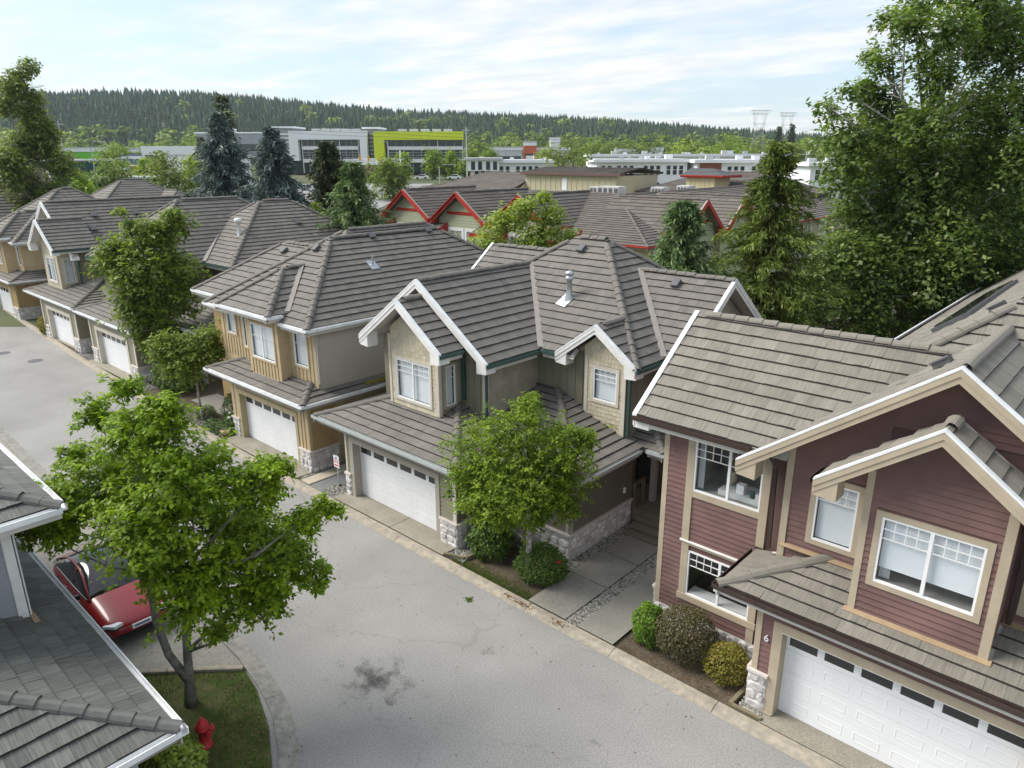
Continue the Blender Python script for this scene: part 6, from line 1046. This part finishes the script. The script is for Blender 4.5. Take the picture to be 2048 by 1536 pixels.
# ---------------------------------------------------------------- white flats
def box_building(name, label, a0, a1, d, dp, z0, z1, wallm, cat='building'):
    H = thing(name, label, cat, (*W2((a0+a1)/2, d), z0)); o = W2(a0, d); ux, uy = HX; vx, vy = HY
    def loc(a, dd, z): return (o[0]+a*ux+dd*vx, o[1]+a*uy+dd*vy, z)
    def bx(nm, m, aa, ab, da, db, za, zb, par=None):
        q = B(); q.obox(loc((aa+ab)/2, (da+db)/2, (za+zb)/2), Vector((ux, uy, 0))*(ab-aa)/2, Vector((vx, vy, 0))*(db-da)/2, (0, 0, (zb-za)/2)); return q.build(nm, m, par or H)
    wl = bx('wall', wallm, 0, a1-a0, 0, dp, z0, z1); return H, bx, a1-a0, wl
def flats(name, label, a0, a1, d, dp, top, seed, brick=False):
    H, bx, L_, wl = box_building(name, label, a0, a1, d, dp, 2.5, top, 'office_white'); rr = random.Random(seed); bx('roof_slab', 'office_white', -.8, L_+.8, -.9, dp+.5, top+.002, top+.55); bx('roof', 'flat_roof', -.3, L_+.3, -.4, dp+.1, top+.552, top+.6)
    x = .8
    while x < L_-2.2:
        n = rr.choice((2, 3, 3, 4))
        for k in range(n):
            if x > L_-1.5: break
            w_ = bx('window', 'white_pvc', x, x+.95, -.06, 0.01, top-2.5, top-.55); bx('pane', 'office_glass', x+.1, x+.85, -.09, -.061, top-2.38, top-1.5, w_); bx('pane', 'office_glass', x+.1, x+.85, -.09, -.061, top-1.4, top-.67, w_); bx('pane', 'office_glass', x+.1, x+.85, -.09, -.061, top-5.6, top-3.9, w_); x += 1.25
        x += rr.uniform(.5, 1.8)
    for i in range(int(L_/2.6)):
        u, v = rr.uniform(1, L_-1.5), rr.uniform(1, dp-2); s_ = rr.uniform(.4, 1.1); bx('roof_unit', rr.choice(('hvac', 'galv', 'flat_roof', 'office_white')), u, u+s_*1.4, v, v+s_, top+.601, top+.6+s_*.8)
    return H, bx, L_
H, bx, L_ = flats('white_flats', 'white flat roofed flats with red brick corner, left of willow', -8.3, 9, 152, 13, 11.0, 1); bx('brick_pier', 'brick', -.3, 1.6, -.5, 1.5, 2.5, 8.6); bx('upper_bay', 'office_white', -.5, 5.8, -1.4, 10, 9.5, 11.6); bx('bay_roof', 'flat_roof', -1.2, 6.4, -2.1, 10.5, 11.601, 12.0)
for u in (.2, 1.6, 3.2, 4.6): bx('window', 'office_glass', u, u+.8, -1.46, -1.401, 9.7, 11.3)
H, bx, L_ = flats('white_flats', 'white flat roofed flats right of willow tree', 17.0, 35, 150, 13, 11.1, 2)
H, bx, L_ = flats('white_flats', 'long white flat roofed flats with dark brick panel, right side', 36.0, 52, 146, 14, 11.0, 3); bx('brick_panel', 'brick', .5, 4.6, -.4, 0.0, 5, 11.2)
flats('white_flats', 'lower white flat roofed flats partly behind the cottonwood', 52.5, 76, 132, 14, 10.6, 4); flats('white_flats', 'second row of white flats showing only its roof', 20, 70, 190, 12, 12.0, 5)
# ---------------------------------------------------------------- offices
def office(name, label, a0, a1, d, top, base, main, edge):
    H, bx, L_, wl = box_building(name, label, a0, a1, d, 24, base, top-.4, 'office_glass'); w_ = L_*.115; h_ = top-base
    bx('frame_top', main, 0, L_, -2.6, -.01, top-h_*.2, top); bx('frame_side', main, 0, w_, -2.61, -.01, base+h_*.30, top-h_*.2-.002)
    if edge: bx('frame_side', main, L_-w_*.8, L_, -2.61, -.01, base+h_*.30, top-h_*.2-.002)
    for z in (.56, .255): bx('floor_band', 'office_white', w_*1.25, L_-w_*(1.1 if edge else .1), -1.0, -.01, base+h_*z, base+h_*(z+.085))
    n = 9
    for i in range(n+1): x = w_*1.25+(L_-w_*(2.35 if edge else 1.35))*i/n; bx('mullion', 'office_white' if i in (0, 6, n) else 'office_grey', x-.12, x+.12, -.5, -.01, base, top-h_*.2-.01)
    for k in range(3): bx('spandrel', 'office_grey', w_*1.3, L_-w_*(1.1 if edge else .1), -.3, -.012, base+h_*(.36+.065*k), base+h_*(.375+.065*k))
    for i in range(5): x = L_*(.25+.13*i); bx('roof_unit', 'hvac', x, x+3, 3, 6, top-.4, top+1.0)
    bx('roof', 'flat_roof', -.2, L_+.2, 0.0, 24, top-.398, top-.2); return H, bx, L_
office('white_office', 'white framed glass office left of the yellow one', -81.2, -52.8, 280, 20.7, 6.0, 'office_white', True); H, bx, L_ = office('yellow_office', 'glass office with bright yellow green frame', -50.3, -17.6, 280, 20.5, 6.0, 'office_yellow', False)
for i, (a0, a1, z0, z1) in enumerate(((-53.2, -50.0, 6, 21.6), (-86.5, -81.5, 6, 21.9))):
    H, bx, L_, wl = box_building('stair_tower', ('grey glazed stair tower between white and yellow offices', 'grey glazed stair tower left of the white office')[i], a0-1.5, a1+.5, 284, 14, z0, z1, 'office_grey'); bx('tower_cap', 'office_white', -.8, L_+.8, -1, 14, z1, z1+.6)
    for k in range(9): bx('louvre_band', 'office_white', .6, L_-.4, -.3, -.01, z0+2+k*1.45, z0+2.5+k*1.45)
H, bx, L_, wl = box_building('grey_office', 'grey walled office wing behind the blue spruces', -124, -88, 300, 20, 6, 20.5, 'office_grey'); bx('roof_cap', 'office_white', -.5, L_+.5, -.4, 20, 20.5, 21.0); bx('entry_tower', 'office_white', 10, 15, -1, 3, 6, 22.5)
for k in range(2): bx('window_band', 'office_glass', 1, L_-1, -.25, -.01, 9+5*k, 11.5+5*k)
H, bx, L_, wl = box_building('low_white_office', 'low white banded office left of the blue spruces', -131, -103, 268, 18, 6, 15.5, 'office_white'); bx('window_band', 'office_glass', 1.2, L_-1.2, -.25, -.01, 9.6, 12.6); bx('window_band', 'office_glass', 1.2, L_-1.2, -.25, -.01, 6, 8.2)
TOWN = [(-205, -178, 345, 16, 6.5, 15.5, 'far_green', 'bright lime green shed on the far left'), (-178, -150, 350, 14, 6.5, 15, 'office_grey', 'pale grey shed right of the lime green one'), (-152, -137, 290, 12, 6, 12.2, 'far_blue', 'low shop with a blue roof in front of white office'), (-111, -104, 205, 10, 5, 9.5, 'far_tan', 'tan roofed shop behind the lamp posts'),
 (-89.5, -72, 196, 12, 5, 12.2, 'office_white', 'cream fronted shop behind the white van'), (-78, -69, 140, 8, 3, 8.4, 'far_teal', 'dark green shed behind the plum trees, right one'), (-99, -84, 150, 9, 3, 11.5, 'far_teal', 'tall dark green shed at the far left'), (-39.5, -29.5, 195, 10, 5, 11.2, 'red_wall', 'brown gabled shop below the office towers'),
 (-12, 6, 420, 10, 8, 16, 'flat_roof', 'pale shed beyond the yellow office'), (7, 14, 430, 10, 8, 19, 'far_red', 'orange topped shop among the far sheds'), (14, 34, 440, 12, 8, 16, 'hvac', 'long grey shed right of the orange one'), (24, 30, 470, 8, 8, 22, 'office_white', 'small white block rising above the far sheds'), (58, 66, 330, 8, 8, 15, 'office_white', 'white pavilion beyond the flats'), (58, 70, 420, 8, 8, 15, 'hvac', 'grey shed left of the white pavilion')]
for a0, a1, d, dp, z0, z1, m_, lab in TOWN:
    H, bx, L_, wl = box_building('shop' if 'shop' in lab else 'shed' if 'shed' in lab else 'pavilion' if 'pavilion' in lab else 'office', lab, a0, a1, d, dp, z0, z1, m_); bx('roof', 'flat_roof' if m_ not in ('far_blue', 'far_tan') else m_, -.4, L_+.4, -.5, dp+.4, z1, z1+.35); bx('shopfront', 'office_glass', .8, L_-.8, -.2, -.01, z0+.3, z0+(z1-z0)*.42); bx('parapet', 'office_white' if m_ != 'far_teal' else m_, -.2, L_+.2, -.35, -.012, z1-(z1-z0)*.18, z1-.01)
# road and car park of the shopping street, vehicles, lamps, signals
q = B(); q.v = [(*W2(a, d), terr(*W2(a, d))+.35) for a, d in ((-110, 176), (-20, 176), (-20, 192), (-110, 192))]; q.f = [(0, 1, 2, 3)]; q.t = [.5]; q.uv = [None]; tag(q.build('car_park', 'lot'), kind='structure')
q = B(); q.v = [(*W2(a, d), terr(*W2(a, d))+.3) for a, d in ((-44, 118), (-17, 118), (-22, 176), (-50, 176))]; q.f = [(0, 1, 2, 3)]; q.t = [.5]; q.uv = [None]; tag(q.build('street', 'lot'), kind='structure')
q = B(); q.v = [(*W2(a, d), terr(*W2(a, d))+.3) for a, d in ((-25, 76), (-16, 76), (-19, 106), (-28, 106))]; q.f = [(0, 1, 2, 3)]; q.t = [.5]; q.uv = [None]; mat('bright_grass', (.14, .19, .02), .95, .3, .3); tag(q.build('grass_verge', 'bright_grass'), kind='structure')
def vehicle(name, label, a, d, l_, w_, h_, m_, cat, van=False, group=None, flip=1):
    x, y = W2(a, d); z = terr(x, y)+.36; H = thing(name, label, cat, (x, y, z), group); ux, uy = HX[0]*flip, HX[1]*flip; vx, vy = HY
    def P(p): return (x+p[0]*ux+p[1]*vx, y+p[0]*uy+p[1]*vy, z+p[2])
    if van: prof = [(-l_/2, .35), (-l_/2, h_*.45), (-l_/2+.9, h_*.55), (-l_/2+1.7, h_*.97), (-l_/2+2.4, h_), (l_/2-.1, h_), (l_/2, h_*.9), (l_/2, .35)]
    else: prof = [(-l_/2, .3), (-l_/2, h_*.5), (-l_/2+1.0, h_*.62), (-l_/2+1.7, h_*.97), (l_/2-1.4, h_), (l_/2-.5, h_*.66), (l_/2, h_*.6), (l_/2, .3)]
    b = B(); n = len(prof); b.v = [P((p[0], -w_/2, p[1])) for p in prof]+[P((p[0], w_/2, p[1])) for p in prof]; b.f = [tuple(range(n)), tuple(range(n, 2*n))[::-1]]+[(i, (i+1) % n, n+(i+1) % n, n+i) for i in range(n)]; b.t = [.5]*len(b.f); b.uv = [None]*len(b.f); b.build('body', m_, H, recalc=True)
    b = B(); k = -w_/2-.01; q_ = [(-l_/2+1.3, h_*.62), (-l_/2+1.8, h_*.9), (-l_/2+2.6, h_*.9), (-l_/2+2.6, h_*.62)] if van else [(-l_/2+1.2, h_*.66), (-l_/2+1.75, h_*.92), (l_/2-1.4, h_*.92), (l_/2-.7, h_*.66)]; b.face([P((p[0], k, p[1])) for p in q_]); b.build('side_window', 'dark_glass', H)
    for s in (-1, 1):
        for u in (-l_/2+1.0, l_/2-1.0): b = B(); b.tube([P((u, s*w_/2-.1*s, .33)), P((u, s*w_/2+.03*s, .33))], .33, 12); b.build('wheel', 'black_rubber', H)
vehicle('white_van', 'white high roof delivery van parked beyond the grey ridge', -89.7, 181, 6.2, 2.0, 2.7, 'van_white', 'van', True); vehicle('dark_car', 'dark car on the street left of the red gables', -40.8, 128, 4.4, 1.8, 1.45, 'vent_dark', 'car')
for i, (a, d, m_, lab) in enumerate(((-48, 150, 'van_white', 'white car on the street behind the dark conifer'), (-44, 132, 'office_grey', 'grey car on the street near the dark car'), (-27, 225, 'van_white', 'white car parked under the yellow office, left'), (-17, 222, 'van_white', 'white car parked under the yellow office, right'), (-100, 188, 'vent_dark', 'dark car behind the lamp posts at left'), (-36, 205, 'van_white', 'white car beside the brown gabled shop'))): vehicle('parked_car', lab, a, d, 4.4, 1.8, 1.45, m_, 'car', group='cars around the shopping street')
def lamp(label, a, d, h, arm=1.8, flip=1, z=None, group='street lamps beyond the houses'):
    x, y = W2(a, d); z = terr(x, y) if z is None else z; H = thing('street_lamp', label, 'street lamp', (x, y, z), group); b = B(); b.tube([(x, y, z), (x, y, z+h*.9), (x+HX[0]*arm*.3*flip, y+HX[1]*arm*.3*flip, z+h), (x+HX[0]*arm*flip, y+HX[1]*arm*flip, z+h)], [.12, .08, .06, .05], 6); b.build('pole', 'pole_grey', H); b = B(); b.obox((x+HX[0]*(arm+.3)*flip, y+HX[1]*(arm+.3)*flip, z+h-.03), (HX[0]*.4, HX[1]*.4, 0), (HY[0]*.15, HY[1]*.15, 0), (0, 0, .07)); b.build('lamp_head', 'galv', H)
lamp('tall lamp post standing left of the white van', -76.5, 138, 11.5); lamp('shorter lamp post between tall one and white van', -71, 140, 8.5, 1.5, -1); lamp('lamp post right behind the white van cab', -84, 172, 9, 1.2, -1); lamp('lamp post left beside signal arm by yellow office', -30.2, 186, 10.5, 1.6, -1); lamp('curved lamp post right of signal arm by yellow office', -22.5, 150, 6.5, 1.8); lamp('low curved lamp post above the red gable', -12.5, 130, 4.5, 2.2, z=6.5); lamp('low curved lamp post by the brown gabled shop', -37.5, 160, 4.8, 1.6, z=5.2)
x, y = W2(-26.2, 178); z = terr(x, y); H = thing('traffic_signal', 'traffic signal mast arm with yellow heads below yellow office', 'traffic signal', (x, y, z)); b = B(); b.tube([(x, y, z), (x, y, z+8.5)], .15, 8); b.tube([(x, y, z+5.6), (x-HX[0]*11, y-HX[1]*11, z+6.6)], [.12, .07], 6); b.build('mast', 'office_white', H)
for k in (2.5, 5, 7.5, 9.5): b = B(); b.obox((x-HX[0]*k, y-HX[1]*k, z+5.9+.1*k), (HX[0]*.22, HX[1]*.22, 0), (HY[0]*.2, HY[1]*.2, 0), (0, 0, .6)); b.build('signal_head', 'signal_yellow', H)
x, y = W2(-39, 162); z = terr(x, y); H = thing('traffic_signal', 'yellow signal on thin pole by the brown gabled shop', 'traffic signal', (x, y, z)); b = B(); b.tube([(x, y, z), (x, y, z+9)], .09, 6); b.build('pole', 'pole_grey', H); b = B(); b.obox((x, y-.2, z+3.6), (.25, .2, 0), (-.15, .15, 0), (0, 0, .7)); b.build('signal_head', 'signal_yellow', H)
for i, (a, d, h, lab) in enumerate(((-9.8, 165, 13.5, 'wooden utility pole at the left end of white flats'), (-84, 142, 15, 'tall wooden utility pole at far left'), (58.5, 150, 9, 'slim utility pole above the flats at right'))):
    x, y = W2(a, d); z = terr(x, y); H = thing('utility_pole', lab, 'utility pole', (x, y, z)); b = B(); b.tube([(x, y, z), (x, y, z+h)], [.15, .1], 8); b.build('pole', 'pole_grey', H); b = B(); b.bar((x-HX[0], y-HX[1], z+h-.6), (x+HX[0], y+HX[1], z+h-.6), .12, .12); b.build('crossarm', 'pole_grey', H)
def pylon(label, a, d, top, wd):
    x, y = W2(a, d); z = terr(x, y); H = thing('power_pylon', label, 'pylon', (x, y, z), 'lattice pylons on the right'); b = B(); h = top-z; P = lambda u, t: Vector((x+HX[0]*u, y+HX[1]*u, z+h*t)); r_ = .085
    lv = [0, .2, .4, .58, .75]; ww = [wd*.5, wd*.44, wd*.36, wd*.26, wd*.32]
    for off in (-1, 1):
        ov = Vector((HY[0], HY[1], 0))*off*wd*.12
        for i in range(4):
            for s in (-1, 1): b.tube([P(s*ww[i], lv[i])+ov, P(s*ww[i+1], lv[i+1])+ov], r_, 4); b.tube([P(s*ww[i], lv[i])+ov, P(-s*ww[i+1], lv[i+1])+ov], r_*.6, 4)
            b.tube([P(-ww[i+1], lv[i+1])+ov, P(ww[i+1], lv[i+1])+ov], r_*.7, 4)
        for s in (-1, 1): b.tube([P(s*ww[4], .75)+ov, P(s*wd*.42, 1)+ov], r_, 4); b.tube([P(s*ww[4], .75)+ov, P(s*wd*.1, 1)+ov], r_*.6, 4)
        b.tube([P(-wd*.62, 1)+ov, P(wd*.62, 1)+ov], r_, 4); b.tube([P(-wd*.5, .93)+ov, P(wd*.5, .93)+ov], r_, 4)
        for k in range(9): u = -wd*.6+wd*1.2*k/8; b.tube([P(u, .93)+ov, P(u+wd*.07, 1)+ov], r_*.6, 4)
    b.build('lattice', 'pole_grey', H)
pylon('taller lattice power pylon left of the twin conifers', 136, 420, 35, 8.5); pylon('lattice power pylon right between the twin conifers', 160, 445, 35, 7.5)
def wire(label, pts, r_=.05):
    b = B(); P = []
    for i in range(len(pts)-1):
        for k in range(12):
            t = k/12; p = Vector(pts[i]).lerp(Vector(pts[i+1]), t); p.z -= 4*t*(1-t)*1.6; P.append(p)
    b.tube(P+[Vector(pts[-1])], r_, 4); tag(b.build('power_line', 'wire'), label, 'power line', 'power lines crossing the valley')
for k, lab in enumerate(('topmost power line crossing before the wooded hill', 'middle power line crossing before the wooded hill', 'lowest power line crossing before the wooded hill')): wire(lab, [(*W2(-140, 240), 28.5-1.0*k), (*W2(-42, 250), 20.3-1.1*k), (*W2(70, 260), 19.4-1.0*k), (*W2(150, 300), 18.6-1.0*k)], .045)
# ---------------------------------------------------------------- wooded hill
r = np.random.default_rng(77)
def forest_con(n, dmin, dmax, seed):
    r = np.random.default_rng(seed); V = []; T = []; d = r.uniform(dmin, dmax, n); a = r.uniform(-.86, .86, n)*d; h = r.uniform(11, 17, n)*(.85+.3*r.random(n)); q = a/d
    for i in range(n):
        x, y = W2(a[i], d[i]); z = terr(x, y)-1; tint = np.clip(r.normal(.45, .2), 0, 1); R_ = h[i]*r.uniform(.19, .29)
        for k in range(4):
            z0 = z+h[i]*(.12+.2*k); z1 = z+h[i]*min(1, .45+.19*k); rr_ = R_*(1-.22*k); a0 = r.random()*6.28; ring = []
            for j in range(7): th = a0+j*.8976; q_ = rr_*r.uniform(.7, 1.15); ring.append((x+q_*math.cos(th), y+q_*math.sin(th), z0-r.random()*h[i]*.05))
            for j in range(7): V += [ring[j], ring[(j+1) % 7], (x, y, z1)]; T.append(np.clip(tint+r.normal(0, .13), 0, 1))
    return V, T
V, T = forest_con(12000, 630, 1060, 5); tag(np_mesh('conifer_forest', np.array(V), 3, np.array(T), 'forest_con'), 'dense dark conifer forest covering the far hill', 'forest', kind='stuff')
def forest_dec(n, dmin, dmax, seed, hmin, hmax, amin=-.86, amax=.86, per=70, name='broadleaf_wood', lab='', m_='forest_dec', card=1.5):
    r = np.random.default_rng(seed); d = r.uniform(dmin, dmax, n); a = r.uniform(amin, amax, n)*d; h = r.uniform(hmin, hmax, n); Q = []; T = []
    for i in range(n):
        x, y = W2(a[i], d[i]); z = terr(x, y); v = unit(r.normal(size=(per, 3))); v[:, 2] = np.abs(v[:, 2])*1.0-.25; P = np.array([x, y, z+h[i]*.5])+v*np.array([h[i]*.42, h[i]*.42, h[i]*.55])*r.uniform(.6, 1.08, per)[:, None]
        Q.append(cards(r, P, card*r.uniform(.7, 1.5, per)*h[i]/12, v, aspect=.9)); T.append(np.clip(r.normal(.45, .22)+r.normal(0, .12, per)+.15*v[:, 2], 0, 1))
    tag(np_mesh(name, np.concatenate(Q).reshape(-1, 3), 4, np.concatenate(T), m_), lab, 'wood', kind='stuff')
forest_dec(330, 560, 700, 6, 12, 19, -.86, .4, lab='light green broadleaf belt at the foot of the hill', card=2.2, per=80); forest_dec(420, 300, 560, 7, 7, 13, -.86, -.28, lab='mixed green trees among the far left houses', per=70); forest_dec(300, 470, 640, 8, 9, 15, -.1, .86, lab='green tree belt beyond the flats', per=80, card=1.8); forest_dec(120, 330, 420, 12, 8, 13, .25, .8, lab='near green tree belt below the pylons', per=110, card=1.5)
forest_dec(60, 620, 900, 9, 12, 20, -.8, .3, per=70, card=2.4, lab='scattered pale broadleaf trees on the hill', m_='birch_leaf'); forest_dec(70, 200, 300, 13, 4, 8, -.86, -.33, per=80, lab='garden trees among the shops at left', card=1.2); forest_dec(40, 60, 130, 14, 3, 6, -.62, -.42, per=200, lab='hedges and shrubs behind the left houses', card=.8, m_='leaf_olive')
forest_dec(50, 55, 160, 15, 9, 16, .62, 1.05, per=260, lab='green wood continuing right of the cottonwood', card=1.0, m_='leaf_olive')
for i, (a, d) in enumerate(((-330, 560), (-310, 520), (-350, 610))):
    x, y = W2(a, d); z = terr(x, y); H = thing('hillside_house', ('brown roofed house highest on the left hillside', 'brown roofed house lowest on the left hillside', 'brown roofed house farthest left on the hillside')[i], 'house', (x, y, z)); make_roof(H, [Block(x-8, x+8, y-7, y+7, z+7, .5, 'SEWN')], 'tile_old', single=0, tw=3, expo=1.2, caps=False, gutters=False, seed=i); walls(H, x-7, x+7, y-6, y+6, z-2, z+7.2, 'siding_cream2')
# ---------------------------------------------------------------- air
hz = B(); c4 = [W2(a, d) for a, d in ((-2150, -110), (2150, -110), (2150, 1560), (-2150, 1560))]
hz.prism(c4, -3, 112); ho = hz.build('haze', 'soil', recalc=True); m = bpy.data.materials.new('air'); m.use_nodes = True; n = m.node_tree.nodes; n.remove(n['Principled BSDF'])
pv = n.new('ShaderNodeVolumePrincipled'); pv.inputs['Color'].default_value = (.80, .90, 1, 1); pv.inputs['Density'].default_value = .00010; pv.inputs['Anisotropy'].default_value = .2
m.node_tree.links.new(pv.outputs[0], n['Material Output'].inputs['Volume']); ho.data.materials[0] = m; tag(ho, 'thin summer haze over the whole valley', 'haze', kind='stuff')
